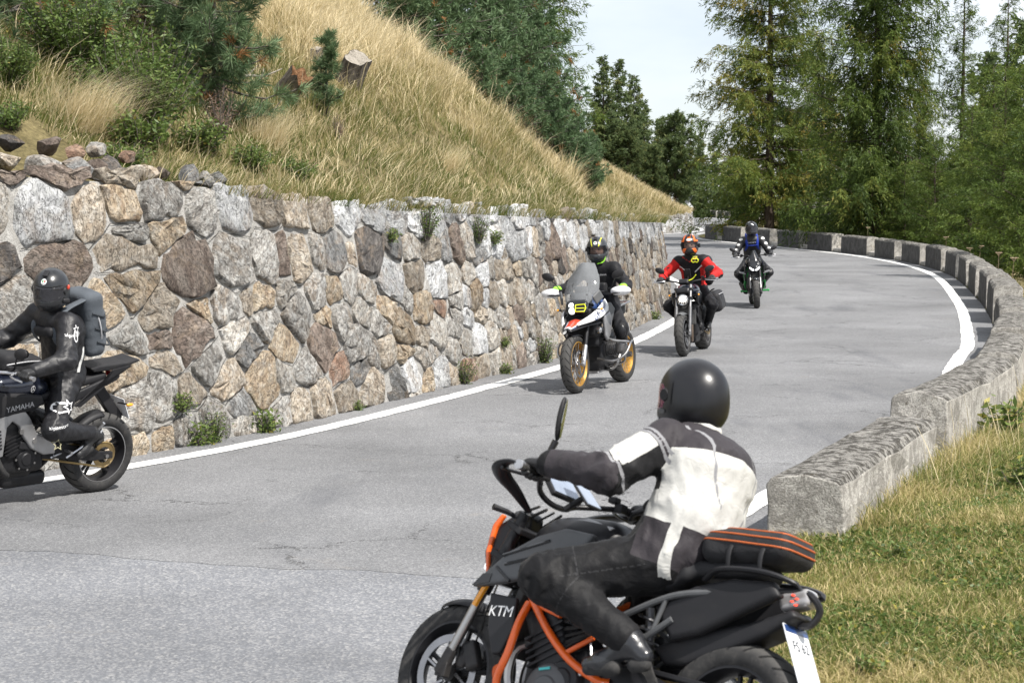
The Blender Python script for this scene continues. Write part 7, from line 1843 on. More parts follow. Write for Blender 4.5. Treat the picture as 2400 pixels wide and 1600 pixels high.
blob('shaft_drive', union([rc((-0.2, -0.10, 0.40), (-0.72, -0.11, 0.34), 0.045, 0.05), ell((-0.76, -0.11, 0.33), (0.075, 0.05, 0.075))], 0.03), (-0.9, -0.2, 0.22), (-0.1, 0.0, 0.5), 0.013, K['engine'], gs)
blob('skid_plate', bx((0.12, 0, 0.21), (0.22, 0.12, 0.012), 0.01, (0, 0.06, 0)), (-0.16, -0.16, 0.14), (0.40, 0.16, 0.28), 0.011, K['alu'], gs)
tail_lamp(gs, (-0.79, 0, 0.87)); plate(gs, (-0.88, 0, 0.62), 0.35, 0.085, 0.085, 'TN/2094')
MB().prism([(-0.62, 0.80), (-0.74, 0.82), (-0.90, 0.58), (-0.86, 0.52)], -0.03, 0.03).build('plate_hanger', K['plastic'], gs, bev=0.006)

def zs_shoulder(P, J):      # light flashes on the shoulders
    v = np.full(len(P), -1.0)
    for nm in 'LR':
        t, d = seg(P, J['sh' + nm], J['el' + nm]); v = np.maximum(v, np.where((P - J['sh' + nm])[:, 0] > 0.01, 0.018 - np.abs((P - J['sh' + nm])[:, 2] + 0.035 - 0.5 * np.abs((P - J['sh' + nm])[:, 1])), -1) * (np.abs(t - 0.08) < 0.3))
        v = np.where(np.linalg.norm(P - J['sh' + nm], axis=1) > 0.12, np.minimum(v, -0.001) if nm == 'R' else v, v)
    return np.where(P[:, 1] > 0.1, v, -1)
def zs_cuff(P, J):
    v = np.full(len(P), -1.0)
    for nm in 'LR': t, d = seg(P, J['el' + nm], J['wr' + nm]); v = np.maximum(v, np.where(d < 0.1, t - 0.80, -1))
    return v
hm_gs = mat_suit('helmet_grey_yellow', (0.035, 0.038, 0.042), [('hy', (0.70, 0.68, 0.03)), ('hr', (0.5, 0.05, 0.03))], 0.28, True)
posG = dict(hip=(-0.30, 0, 0.945), lean=15, yaw=12, pitch=6, hunch=0.02, knpole=(1, 0.45, 0.3), elpole=(-0.3, 0.65, -0.75))
hc = lambda P, M_: P
RG, bodyG, JG, hG, HMG = rider('person', 'rider in black suit with lime gloves on the tall adventure motorcycle', MG, SG, posG,
    dict(base=(0.011, 0.011, 0.013), zones=[('z0', (0.55, 0.55, 0.54), zs_shoulder), ('z1', (0.30, 0.72, 0.06), zs_cuff)], helmet=hm_gs, visor=K['clearvisor'], glove=mat_suit('lime_glove', (0.03, 0.05, 0.03), [], 0.6), boot=lb, seed=11, res=0.0135, skin=(0.36, 0.20, 0.14),
         hattrs={'hy': lambda P: np.where((P[:, 2] > 0.02) & (P[:, 0] > -0.08), 0.006 - np.abs(np.abs(P[:, 1]) - 0.045 - 0.25 * (P[:, 2] - 0.08)), -1) * 1.0, 'hr': lambda P: np.where(P[:, 1] > 0, 0.016 - np.abs(P[:, 2] - 0.01) - 0.4 * np.abs(P[:, 0] + 0.06), -1)}))
badge(hG, HMG, (0.10, 0, 0.095))
bG = bvh_of(bodyG)
label_text('lettering', 'dainese', 0.035, JG['chest'] + np.array([0.10, 0.06, 0.02]), (0, 1, 0), (0, 0, 1), K['decalgrey'], bodyG, bG, off=0.004)
MB().tube([HMG @ Vector((0.05, 0.10, -0.07)), HMG @ Vector((0.06, 0.075, -0.135)), HMG @ Vector((0.075, 0.0, -0.155))], 0.008, 6, smooth_pts=8).build('chin_strap', K['lime'], hG, smooth=True)
for nm, sy in (('L', 1), ('R', -1)):
    p = JG['gr' + nm] + np.array([0.01, 0, 0.042]); MB().ball(p, (0.035, 0.045, 0.014), 10).build('knuckle_guard', K['lime'], RG, smooth=True)
    blob('knee_guard', ell(JG['kn' + nm] + np.array([0.05, sy * 0.02, -0.03]), (0.045, 0.058, 0.085)), JG['kn' + nm] - 0.15, JG['kn' + nm] + 0.18, 0.012, K['satin'], RG)
blob('chest_bag', bx(JG['chest'] + np.array([0.15, 0.02, -0.13]), (0.05, 0.10, 0.06), 0.03), JG['chest'] - (0.0, 0.2, 0.3), JG['chest'] + (0.3, 0.2, 0.1), 0.011, K['seat'], RG)

# =================================================================== black roadster with a round headlight
S7 = dict(front=0.70, rear=-0.70, R1=0.30, R2=0.312, w1=0.125, w2=0.18, head=(0.43, 0.92), clampx=0.36, clampz=1.0, grip=(0.26, 0.37, 1.05), pivot=(-0.16, 0.40), peg=(-0.20, 0.175, 0.34), mirror=(0.33, 0.36, 1.20), mrot=0.35,
          fmat1='steel', fmat2='engine2', fmat3='engine2', fr1=0.021, fr2=0.027, fsplit=0.45, rim='satin', stripe='silverpaint', spokes=5, swmat='engine', barmat='satin', fender=(68, 160), fendmat='grey')
M7 = pose_matrix((2.40, 27.73), (2.80, 29.07), 3.5)
m7 = empty('motorcycle', 'black roadster motorcycle with a single round lit headlight, ridden by the red jacket', 'motorcycle', matrix=M7)
front_end(m7, S7); rear_end(m7, S7); engine_block(m7, S7, 0.3, 0.03, 0.36); radiator(m7, 0.33, 0.56, 0.13, 0.14, -0.2)
hl = MB().lathe([(0.0, -0.10), (0.05, -0.095), (0.085, -0.05), (0.092, 0.0), (0.09, 0.015), (0.082, 0.018)], (0.56, 0, 0.78), 28, 'x').build('headlight', K['satin'], m7, smooth=40)
MB().lathe([(0.052, 0.020), (0.07, 0.022), (0.083, 0.012)], (0.56, 0, 0.78), 28, 'x').build('reflector_ring', K['chrome'], hl, smooth=True)
MB().lathe([(0.0, 0.030), (0.035, 0.028), (0.056, 0.021)], (0.56, 0, 0.786), 24, 'x').build('lit_lens', K['lamp'], hl, smooth=True)
for k in (-1, 0, 1): MB().box((0.584, k * 0.026, 0.742), (0.003, 0.008, 0.014)).build('reflector_facet', K['satin'], hl)
blob('meter_cowl', union([bx((0.52, 0, 0.90), (0.05, 0.10, 0.045), 0.03, (0, -0.5, 0)), bx((0.43, 0, 1.03), (0.03, 0.07, 0.04), 0.02, (0, -0.7, 0))], 0.03), (0.34, -0.16, 0.80), (0.64, 0.16, 1.12), 0.011, K['satin'], m7)
MB().box((0.36, 0.05, 1.14), (0.008, 0.04, 0.07), (0, 0.4, 0)).tube([(0.37, 0.05, 1.06), (0.37, 0.05, 1.10)], 0.012, 6).build('phone_mount', K['plastic'], m7, bev=0.004)
MB().tube([(0.36, 0.0, 1.03), (0.32, 0.10, 1.06), (0.33, 0.16, 1.12)], 0.008, 6, smooth_pts=8).build('cable', K['yellow'], m7, smooth=True)
for sy in (1, -1): indicator(m7, (0.45, sy * 0.08, 0.84), (0.46, sy * 0.21, 0.845)); indicator(m7, (-0.72, sy * 0.05, 0.78), (-0.76, sy * 0.17, 0.78))
tk = blob('fuel_tank', cut(union([ell((0.16, 0, 0.89), (0.26, 0.165, 0.125)), ell((-0.04, 0, 0.86), (0.13, 0.12, 0.09))], 0.05), half((0, 0, 1), 0.78)), (-0.22, -0.22, 0.74), (0.48, 0.22, 1.06), 0.012, K['bluegloss'], m7)
for sy in (1, -1):
    blob('tank_shroud', polyx([(0.42, 0.88), (0.24, 0.90), (0.08, 0.84), (0.14, 0.74), (0.30, 0.68), (0.40, 0.74)], sy * 0.17 - 0.02, sy * 0.17 + 0.022, 0.014), (0.03, sy * 0.17 - 0.04, 0.64), (0.47, sy * 0.17 + 0.04, 0.95), 0.011, K['gloss'], m7)
    MB().tube([(0.40, sy * 0.03, 0.90), (0.18, sy * 0.15, 0.70), (-0.12, sy * 0.14, 0.52), (-0.17, sy * 0.12, 0.38)], 0.019, 8, smooth_pts=14).tube([(0.40, sy * 0.03, 0.80), (0.26, sy * 0.14, 0.52), (0.14, sy * 0.12, 0.40)], 0.016, 8, smooth_pts=10).tube([(0.22, sy * 0.15, 0.73), (0.25, sy * 0.14, 0.53)], 0.012, 7).build('frame', K['satin'], m7, smooth=True)
    MB().prism([(-0.10, 0.80), (-0.68, 0.92), (-0.72, 0.88), (-0.3, 0.72), (-0.14, 0.70)], sy * 0.10 - 0.012, sy * 0.10 + 0.012).build('tail_panel', K['satin'], m7, bev=0.008)
    MB().tube([(0.22, sy * 0.06, 0.56), (0.34, sy * 0.07, 0.48), (0.33, sy * 0.06, 0.30), (0.20, sy * 0.03, 0.19), (0.0, -0.02, 0.18)], 0.021, 9, smooth_pts=18).build('exhaust_pipe', K['bronze'], m7, smooth=True)
blob('silencer', bx((-0.05, -0.03, 0.20), (0.18, 0.10, 0.055), 0.04), (-0.3, -0.2, 0.1), (0.2, 0.14, 0.3), 0.013, K['engine'], m7)
blob('seat', union([bx((-0.18, 0, 0.815), (0.16, 0.12, 0.035), 0.03), bx((-0.47, 0, 0.88), (0.16, 0.10, 0.035), 0.03, (0, 0.14, 0))], 0.04), (-0.70, -0.17, 0.74), (0.02, 0.17, 0.98), 0.012, K['seat'], m7)
tail_lamp(m7, (-0.73, 0, 0.88)); MB().prism([(-0.58, 0.80), (-0.68, 0.82), (-0.88, 0.56), (-0.84, 0.52)], -0.03, 0.03).build('plate_hanger', K['plastic'], m7, bev=0.006); plate(m7, (-0.87, 0, 0.62), 0.4, 0.085, 0.085, 'BZ/6617')
def zr_red(P, J):           # red sleeves and shoulder yoke
    v = np.full(len(P), -1.0)
    for nm in 'LR':
        a, b, c_ = J['sh' + nm], J['el' + nm], J['wr' + nm]
        t, d = seg(P, a, b); t2, d2 = seg(P, b, c_)
        up_ = np.minimum(t - 0.10, 1.02 - t) * 0.3; fo = np.minimum(t2 + 0.02, 0.72 - t2) * 0.27
        blk = 0.030 - np.linalg.norm(P - (a + (b - a) * 0.62 + np.array([0.055, 0, 0.02])), axis=1)     # black patch on the upper arm
        inner = (P[:, 0] - (a + np.clip(t, 0, 1)[:, None] * (b - a))[:, 0]) + 0.6 * (P[:, 2] - (a + np.clip(t, 0, 1)[:, None] * (b - a))[:, 2])
        v = np.maximum(v, np.where((d < 0.095) & (d <= d2 + 0.01), np.minimum(np.minimum(up_, -blk), inner + 0.035), -1)); v = np.maximum(v, np.where((d2 < 0.085) & (d2 < d), np.minimum(fo, (P[:, 2] - (b + np.clip(t2, 0, 1)[:, None] * (c_ - b))[:, 2]) + 0.012), -1))
    side = np.where((np.abs(P[:, 1]) > 0.115) & (P[:, 2] < J['chest'][2] - 0.02) & (P[:, 2] > J['waist'][2] - 0.12), np.minimum(0.02, np.abs(P[:, 1]) - 0.115), -1)
    side = np.where(np.minimum(np.linalg.norm(P - J['elL'], axis=1), np.linalg.norm(P - J['elR'], axis=1)) > 0.12, side, -1)
    return np.maximum(v, side)
def zr_white(P, J):
    q = P - J['chest']; return np.where((P[:, 0] > J['chest'][0] + 0.02), 0.009 - np.abs(q[:, 2] + 0.05 - 0.9 * (np.abs(q[:, 1]) - 0.10)), -1) * (np.abs(np.abs(q[:, 1]) - 0.11) < 0.05)
def zr_pipe(P, J):
    q = P - J['chest']; return np.where((P[:, 0] > J['chest'][0] + 0.02), 0.006 - np.abs(q[:, 2] - 0.06 + 0.0 - 0.7 * np.abs(q[:, 1])), -1) * (np.abs(q[:, 1]) < 0.10)
hm_or = mat_suit('helmet_orange_black', (0.018, 0.018, 0.02), [('ho', (0.80, 0.14, 0.015))], 0.26, True)
def orange_flames(P):
    y = np.abs(P[:, 1]); top = np.where(P[:, 2] > 0.055, np.maximum(0.020 - y, 0.016 - np.abs(y - 0.068 - 0.35 * (P[:, 0] - 0.05))), -1)
    low = np.where(P[:, 2] < -0.035, 0.022 - np.abs(y - 0.075 + 0.5 * (P[:, 2] + 0.06)) , -1); brow = np.where((P[:, 2] > 0.05) & (P[:, 2] < 0.075), y - 0.07, -1)
    return np.maximum(np.maximum(top, low), brow)
pos7 = dict(hip=(-0.33, 0, 0.885), lean=22, yaw=8, pitch=2, hunch=0.03, knpole=(1, 0.5, 0.35), elpole=(-0.25, 0.75, -0.6), twist=0)
R7, body7, J7, h7, HM7 = rider('person', 'rider in red and black jacket with orange and black helmet', M7, S7, pos7,
    dict(base=(0.011, 0.011, 0.013), zones=[('z0', (0.46, 0.014, 0.012), zr_red), ('z1', (0.66, 0.66, 0.65), zr_white), ('z2', (0.56, 0.03, 0.02), zr_pipe)], helmet=hm_or, visor=K['clearvisor'], glove=lg, boot=lb, seed=13, res=0.0125, skin=(0.48, 0.29, 0.21), hattrs={'ho': orange_flames}))
b7 = bvh_of(body7)
label_text('lettering', 'SPQR', 0.03, J7['chest'] + np.array([0.09, 0.075, 0.115]), (0, 1, 0), (-0.2, 0, 1), K['yellow'], body7, b7, off=0.004)
V = np.array([(0.030 * math.cos(a) - 0.024, 0.034 * math.sin(a)) for a in np.linspace(0.5, 5.8, 13)] + [(0.016 * math.cos(a) - 0.024, 0.020 * math.sin(a)) for a in np.linspace(0.5, 5.8, 13)]); F = [[k, k + 1, 14 + k, 13 + k] for k in range(12)]
V2 = V * np.array([-1, 1]); decal('yellow_emblem', np.vstack([V, V2]), F + [[q + 26 for q in f_] for f_ in F], J7['chest'] + np.array([0.10, 0.075, 0.065]), (0, 1, 0), (-0.2, 0, 1), b7, K['yellow'], body7, 0.004)
decal('yellow_flash', np.array([(-0.006, -0.05), (0.008, -0.05), (0.004, 0.0), (0.016, 0.05), (0.002, 0.05), (-0.012, 0.0)]), [[0, 1, 2, 5], [5, 2, 3, 4]], J7['waist'] + np.array([0.10, -0.05, 0.06]), (0, 1, 0), (0, 0, 1), b7, K['yellow'], body7, 0.004)
bh7 = bvh_of(h7); R3 = HM7.to_3x3()
V, F = ellipse_shape(0.038, 0.017); o7 = HM7 @ Vector((0.11, 0, 0.085)); decal('badge', V, F, o7, R3 @ Vector((0, 1, 0)), R3 @ Vector((0, 0, 1)), bh7, K['decalwhite'], h7, 0.003)
label_text('badge_lettering', 'HJC', 0.026, o7, R3 @ Vector((0, 1, 0)), R3 @ Vector((0, 0, 1)), K['gloss'], h7, bh7, off=0.0045, stretch=1.2)
cam7 = HM7 @ Vector((0.0, 0.14, -0.01)); MB().box(cam7, (0.02, 0.012, 0.03)).build('intercom', K['plastic'], h7, bev=0.005)
sd = empty('saddle_bag', 'black soft saddlebag hanging on the side of the round-headlight roadster', 'bag', matrix=M7)
for sy in (1,):
    c = np.array([-0.50, sy * 0.27, 0.70]); blob('bag_body', lambda P: bx(c, (0.20, 0.10, 0.14), 0.06, (0.2, 0.12, 0))(P) + 0.004 * vnoise(P, 12, 96), c - 0.3, c + 0.3, 0.013, mat_suit('saddlebag_cloth', (0.022, 0.022, 0.024), [], 0.6), sd)
    MB().tube([c + (0.16, 0.07, 0.10), c + (0.0, 0.10, 0.12), c + (-0.18, 0.06, 0.10)], 0.006, 5, smooth_pts=8).build('zip', K['decalgrey'], sd, smooth=True)
    MB().box(c + (-0.05, -0.12, 0.13), (0.05, 0.10, 0.008), (0.5, 0, 0)).build('strap', K['seat'], sd, bev=0.004)
bp7 = empty('backpack', 'black backpack bulging behind the rider in the red jacket', 'backpack', matrix=M7)
c7 = J7['chest'] + J7['back'] * 0.22 - J7['up'] * 0.18 + np.array([-0.03, 0.05, 0])
blob('main_compartment', lambda P: bx(c7, (0.11, 0.19, 0.22), 0.08, (0.0, 0.35, 0))(P) + 0.004 * vnoise(P, 12, 97), c7 - 0.4, c7 + 0.4, 0.015, mat_suit('black_pack_cloth', (0.02, 0.02, 0.022), [], 0.65), bp7)
MB().tube([c7 + (0.02, 0.20, 0.12), c7 + (-0.02, 0.21, 0.0), c7 + (0.02, 0.18, -0.15)], 0.007, 5, smooth_pts=8).build('piping', K['decalgrey'], bp7, smooth=True)

# =================================================================== black and green machine
SK = dict(front=0.73, rear=-0.73, R1=0.30, R2=0.318, w1=0.125, w2=0.19, head=(0.44, 0.90), clampx=0.36, clampz=1.0, grip=(0.27, 0.35, 1.02), pivot=(-0.16, 0.40), peg=(-0.26, 0.18, 0.37), mirror=(0.36, 0.41, 1.16), mshape=(0.026, 0.075, 0.038), mrot=0.5,
          fmat1='satin', fmat2='steel', rim='satin', stripe='green', spokes=5, swmat='engine', barmat='satin', fender=(60, 155), fendmat='gloss')
MK = pose_matrix((4.83, 39.2), (4.95, 40.655), 3.5)
mk = empty('motorcycle', 'black and green motorcycle with white LED headlight, last of the oncoming riders', 'motorcycle', matrix=MK)
front_end(mk, SK); rear_end(mk, SK); engine_block(mk, SK, 0.35, 0.03, 0.36); radiator(mk, 0.33, 0.56, 0.15, 0.14, -0.2)
hl = blob('headlight', union([ell((0.56, 0, 0.79), (0.10, 0.12, 0.075)), bx((0.52, 0, 0.85), (0.07, 0.10, 0.05), 0.03, (0, -0.4, 0)), ell((0.58, 0, 0.73), (0.06, 0.07, 0.045))], 0.03), (0.38, -0.18, 0.64), (0.72, 0.18, 0.96), 0.011, K['gloss'], mk)
for sy in (1, -1):
    V = np.array([(0.66, sy * 0.012, 0.765), (0.652, sy * 0.05, 0.785), (0.628, sy * 0.10, 0.818), (0.632, sy * 0.104, 0.79), (0.65, sy * 0.06, 0.745), (0.66, sy * 0.015, 0.735)]) + np.array([0.006, 0, 0])
    obj('led_lamp', make_mesh(V, [[0, 1, 2, 3, 4, 5]] if sy < 0 else [[5, 4, 3, 2, 1, 0]]), K['lampw'], hl)
V = []
for j in range(8):
    t = j / 7; wv = np.interp(t, [0, 0.3, 1.0], [0.10, 0.12, 0.035])
    for i in range(7): y = i / 3 - 1; V.append((0.53 - 0.17 * t - 0.06 * y * y, y * wv, 0.87 + 0.26 * t))
q = np.arange(56).reshape(8, 7); obj('flyscreen', make_mesh(np.array(V), np.stack([q[:-1, :-1], q[:-1, 1:], q[1:, 1:], q[1:, :-1]], -1).reshape(-1, 4), True), K['gloss'], mk)
for sy in (1, -1):
    blob('side_fairing', polyx([(0.52, 0.84), (0.30, 0.90), (0.08, 0.82), (0.06, 0.70), (0.20, 0.62), (0.34, 0.52), (0.42, 0.62), (0.46, 0.72)], sy * 0.18 - 0.022, sy * 0.18 + 0.022, 0.015), (0.02, sy * 0.18 - 0.05, 0.48), (0.57, sy * 0.18 + 0.05, 0.95), 0.011, K['gloss'], mk)
    MB().tube([(0.42, sy * 0.08, 0.84), (0.26, sy * 0.20, 0.66), (0.02, sy * 0.19, 0.56), (-0.15, sy * 0.14, 0.42)], 0.016, 8, smooth_pts=14).tube([(0.40, sy * 0.10, 0.74), (0.30, sy * 0.20, 0.50), (0.12, sy * 0.18, 0.36)], 0.016, 8, smooth_pts=12).build('frame', K['green'], mk, smooth=True)
    MB().box((0.40, sy * 0.235, 0.70), (0.05, 0.065, 0.010), (0.25 * sy, 0.2, 0)).build('winglet', K['silverpaint'], mk, bev=0.004)
    MB().tube([(0.16, sy * 0.15, 0.32), (0.16, sy * 0.255, 0.32)], 0.019, 9).ball((0.16, sy * 0.265, 0.32), 0.026, 10).build('frame_slider', K['green'], mk, smooth=True)
    MB().ball((0.73, sy * 0.105, 0.30), 0.02, 8).build('axle_slider', K['green'], mk, smooth=True)
blob('fuel_tank', cut(union([ell((0.14, 0, 0.90), (0.25, 0.16, 0.12)), ell((-0.05, 0, 0.86), (0.13, 0.12, 0.09))], 0.05), half((0, 0, 1), 0.78)), (-0.22, -0.22, 0.74), (0.48, 0.22, 1.06), 0.013, K['gloss'], mk)
blob('seat', union([bx((-0.18, 0, 0.825), (0.16, 0.12, 0.035), 0.03), bx((-0.48, 0, 0.91), (0.15, 0.09, 0.03), 0.025, (0, 0.2, 0))], 0.04), (-0.70, -0.17, 0.74), (0.02, 0.17, 1.0), 0.013, K['seat'], mk)
blob('tail_section', union([rc((-0.30, 0, 0.80), (-0.74, 0, 0.92), 0.09, 0.05)], 0.02), (-0.86, -0.14, 0.68), (-0.16, 0.14, 1.0), 0.013, K['gloss'], mk)
blob('belly_pan', union([bx((0.12, 0, 0.24), (0.22, 0.12, 0.05), 0.04)], 0.02), (-0.14, -0.16, 0.16), (0.38, 0.16, 0.32), 0.013, K['gloss'], mk)
blob('silencer', rc((-0.12, -0.17, 0.30), (-0.52, -0.24, 0.44), 0.06, 0.055), (-0.64, -0.34, 0.2), (0.0, -0.08, 0.54), 0.013, K['engine'], mk)
for y in (0.07, 0.0, -0.07): MB().tube([(0.24, y, 0.56), (0.36, y, 0.48), (0.35, y, 0.30), (0.20, y * 0.5, 0.20), (0.0, -0.06, 0.20)], 0.019, 8, smooth_pts=16).build('exhaust_pipe', K['steel'], mk, smooth=True)
tail_lamp(mk, (-0.79, 0, 0.92)); plate(mk, (-0.88, 0, 0.62), 0.4, 0.085, 0.085, 'AO/3052')
MB().prism([(-0.60, 0.82), (-0.70, 0.84), (-0.88, 0.56), (-0.84, 0.52)], -0.03, 0.03).build('plate_hanger', K['plastic'], mk, bev=0.006)
def zk_white(P, J):
    v = np.full(len(P), -1.0)
    for nm in 'LR':
        t, d = seg(P, J['sh' + nm], J['el' + nm]); c0 = J['sh' + nm] + (J['el' + nm] - J['sh' + nm])
        for tt, rad in ((0.02, 0.045), (0.42, 0.040), (0.80, 0.036)):
            p = J['sh' + nm] + (J['el' + nm] - J['sh' + nm]) * tt + np.array([0.05, 0.025 * (1 if nm == 'L' else -1), 0.03]); v = np.maximum(v, rad - np.linalg.norm((P - p) * np.array([1, 1, 1.5]), axis=1))
        p = J['kn' + nm] + np.array([0.05, 0.04 * (1 if nm == 'L' else -1), 0.0]); v = np.maximum(v, 0.022 - np.linalg.norm(P - p, axis=1))
    return v
posK = dict(hip=(-0.34, 0, 0.905), lean=24, yaw=4, pitch=0, hunch=0.03, knpole=(1, 0.42, 0.3), elpole=(-0.2, 0.5, -0.8))
RK, bodyK, JK, hK, HMK = rider('person', 'rider in black leathers with white patches and blue straps, farthest back', MK, SK, posK,
    dict(base=(0.012, 0.012, 0.014), rough=0.48, leather=True, zones=[('z0', (0.62, 0.62, 0.61), zk_white)], helmet=pbr('helmet_gloss_black', (0.012, 0.012, 0.014), 0.2, coat=0.7), visor=mat_glass('visor_tinted', (0.03, 0.03, 0.035), 0.5), glove=lg, boot=lb, seed=17, res=0.0145, gres=0.009, bres=0.012))
bK = bvh_of(bodyK); label_text('lettering', 'DAINESE', 0.042, JK['chest'] + np.array([0.12, 0.0, 0.02]), (0, 1, 0), (0, 0, 1), K['decalwhite'], bodyK, bK, off=0.004)
hbK = bvh_of(hK); R3 = HMK.to_3x3(); decal('helmet_mark', np.array([(-0.02, 0.02), (-0.008, -0.015), (0.0, 0.004), (0.008, -0.015), (0.02, 0.02), (0.0, 0.012)]), [[0, 1, 2, 5], [5, 2, 3, 4]], HMK @ Vector((0.10, 0, 0.10)), R3 @ Vector((0, 1, 0)), R3 @ Vector((0, 0, 1)), hbK, K['decalwhite'], hK, 0.003)
bpk = empty('backpack', 'backpack with bright blue shoulder straps worn by the farthest rider', 'backpack', matrix=MK)
ck = JK['chest'] + JK['back'] * 0.20 - JK['up'] * 0.05; bluecloth = mat_suit('blue_strap_cloth', (0.02, 0.045, 0.30), [], 0.6)
blob('main_compartment', lambda P: bx(ck, (0.08, 0.13, 0.20), 0.06, (0.0, 0.38, 0))(P), ck - 0.32, ck + 0.32, 0.016, bluecloth, bpk)
for sy in (1, -1):
    cp = JK['chest']
    MB().tube([ck + JK['up'] * 0.17 + np.array([0.03, sy * 0.08, 0]), cp + JK['up'] * 0.17 + np.array([0.02, sy * 0.105, 0]), cp + np.array([0.155, sy * 0.11, 0.07]), cp + np.array([0.14, sy * 0.105, -0.06]), JK['waist'] + np.array([0.09, sy * 0.145, 0.04])], [0.022, 0.026, 0.026, 0.024, 0.018], 8, smooth_pts=20, flat=0.4).build('shoulder_strap', bluecloth, bpk, smooth=True)
MB().tube([JK['chest'] + np.array([0.165, 0.11, -0.03]), JK['chest'] + np.array([0.175, 0, -0.035]), JK['chest'] + np.array([0.165, -0.11, -0.03])], 0.014, 7, smooth_pts=8, flat=0.5).build('chest_strap', bluecloth, bpk, smooth=True)

# =================================================================== near machine: black and grey with orange frame
S3 = dict(front=0.69, rear=-0.69, R1=0.30, R2=0.315, w1=0.12, w2=0.18, head=(0.43, 0.93), clampx=0.36, clampz=1.06, grip=(0.22, 0.37, 1.125), pivot=(-0.17, 0.40), peg=(-0.20, 0.17, 0.36), steer=-3,
          fmat1='satin', fmat2='steel', fmat3='engine', fsplit=0.50, fork_ring='satin', rim='satin', spokes=5, swmat='satin', barmat='satin', barend='alu', levalu=False, bracket='engine', fender=(62, 112), spring='engine2')
M3 = pose_matrix((-0.30, 8.13), (0.775, 7.265), 20.5)
kt = empty('motorcycle', 'near black and grey motorcycle with orange tube frame, leaning over in the foreground', 'motorcycle', matrix=M3)
def kt_front(root):
    g = np.array(S3['grip'])
    for sy in (1, -1):      # hand guards: broad bows from bar end to clamp
        e = np.array([g[0], sy * (g[1] + 0.065), g[2]])
        hgd = MB().tube([e + (-0.01, 0, 0.0), e + (0.05, sy * 0.015, 0.01), e + (0.12, -sy * 0.01, -0.005), e + (0.165, -sy * 0.09, -0.03), e + (0.175, -sy * 0.19, -0.065), np.array([0.40, sy * 0.12, 1.0])], [0.014, 0.022, 0.034, 0.036, 0.028, 0.014], 12, smooth_pts=26, flat=0.42).build('hand_guard', K['satin'], root, smooth=True)
        MB().tube([e + (0.0, 0, 0.0), e + (0.0, sy * 0.025, 0.0)], 0.02, 12).build('guard_bolt', K['alu'], hgd, smooth=True)
    # left mirror: thin leaf on a long stem
    b = np.array([0.30, 0.20, 1.10]); c = np.array([0.27, 0.20, 1.32])
    for sy in (1,):
        bb_, cc = b * (1, sy, 1), c * (1, sy, 1)
        ms = MB().tube([bb_, bb_ + (0.0, sy * 0.02, 0.07), cc + (0.01, 0, -0.03)], [0.008, 0.009, 0.015], 8, smooth_pts=10).build('mirror', K['satin'], root, smooth=True)
        blob('mirror_head', ell(cc + (0.01, 0.0, 0.065), (0.016, 0.042, 0.095), (sy * -0.2, 0.0, sy * 0.5)), cc - (0.12, 0.12, 0.08), cc + (0.14, 0.12, 0.2), 0.007, K['plastic'], ms)
        MB().ball(cc + (-0.006, 0.0, 0.066), (0.003, 0.034, 0.083), 14, rot=(sy * -0.2, 0, sy * 0.5)).build('mirror_glass', K['mirror'], ms, smooth=True)
    # display and phone on the bar
    dsp = MB().box((0.375, -0.01, 1.145), (0.012, 0.095, 0.07), (0, 0.75, 0)).build('display', K['plastic'], root, bev=0.006)
    MB().box((0.3655, -0.01, 1.154), (0.002, 0.086, 0.061), (0, 0.75, 0)).build('display_glass', K['screen'], dsp)
    ph = MB().box((0.255, -0.03, 1.13), (0.006, 0.048, 0.085), (0, 0.85, 0)).tube([(0.33, -0.01, 1.05), (0.255, -0.03, 1.115)], 0.014, 8).build('phone_mount', K['plastic'], root, bev=0.005)
    MB().box((0.2503, -0.03, 1.1354), (0.0015, 0.044, 0.08), (0, 0.85, 0)).build('phone_glass', K['screen'], ph)
    # headlight mask
    hl = blob('headlight', union([polyx([(0.50, 1.00), (0.60, 0.93), (0.63, 0.82), (0.585, 0.70), (0.54, 0.70), (0.50, 0.80), (0.46, 0.90)], -0.085, 0.085, 0.02), bx((0.50, 0, 0.97), (0.05, 0.06, 0.05), 0.03)], 0.02), (0.40, -0.14, 0.64), (0.70, 0.14, 1.08), 0.010, K['satin'], root)
    for sy in (1, -1): blob('headlight_flank', polyx([(0.565, 0.985), (0.60, 0.935), (0.605, 0.82), (0.57, 0.71), (0.557, 0.72), (0.585, 0.82), (0.575, 0.92), (0.545, 0.98)], sy * 0.09 - 0.012, sy * 0.09 + 0.012, 0.006), (0.48, sy * 0.09 - 0.03, 0.68), (0.66, sy * 0.09 + 0.03, 1.03), 0.007, K['orange'], hl)
    MB().box((0.625, 0, 0.82), (0.006, 0.05, 0.07), (0, -0.1, 0)).build('lamp_glass', K['lampw'], hl, bev=0.008)
    for sy in (1, -1): MB().tube([(0.46, sy * 0.09, 0.97), (0.49, sy * 0.15, 0.985), (0.52, sy * 0.21, 0.99)], [0.008, 0.012, 0.014], 8).build('turn_signal', K['satin'], root, smooth=True)
    for sy in (1, -1): MB().tube([(0.515, sy * 0.135, 0.69), (0.56, sy * 0.135, 0.585)], 0.013, 8).build('fork_reflector', K['amber'], root, smooth=True)
    m = MB()
    for k in range(1, 5): m.tube([(0.36, 0.16 - 0.05 * k, 1.03), (0.47, 0.13 - 0.045 * k, 1.0 - 0.01 * k), (0.48, 0.10 - 0.03 * k, 0.90), (0.42, 0.05 - 0.02 * k, 0.80)], 0.005 + 0.001 * (k % 3), 5, smooth_pts=10)
    m.build('cables', K['rubber'], root, smooth=True)
S3['front_extra'] = kt_front
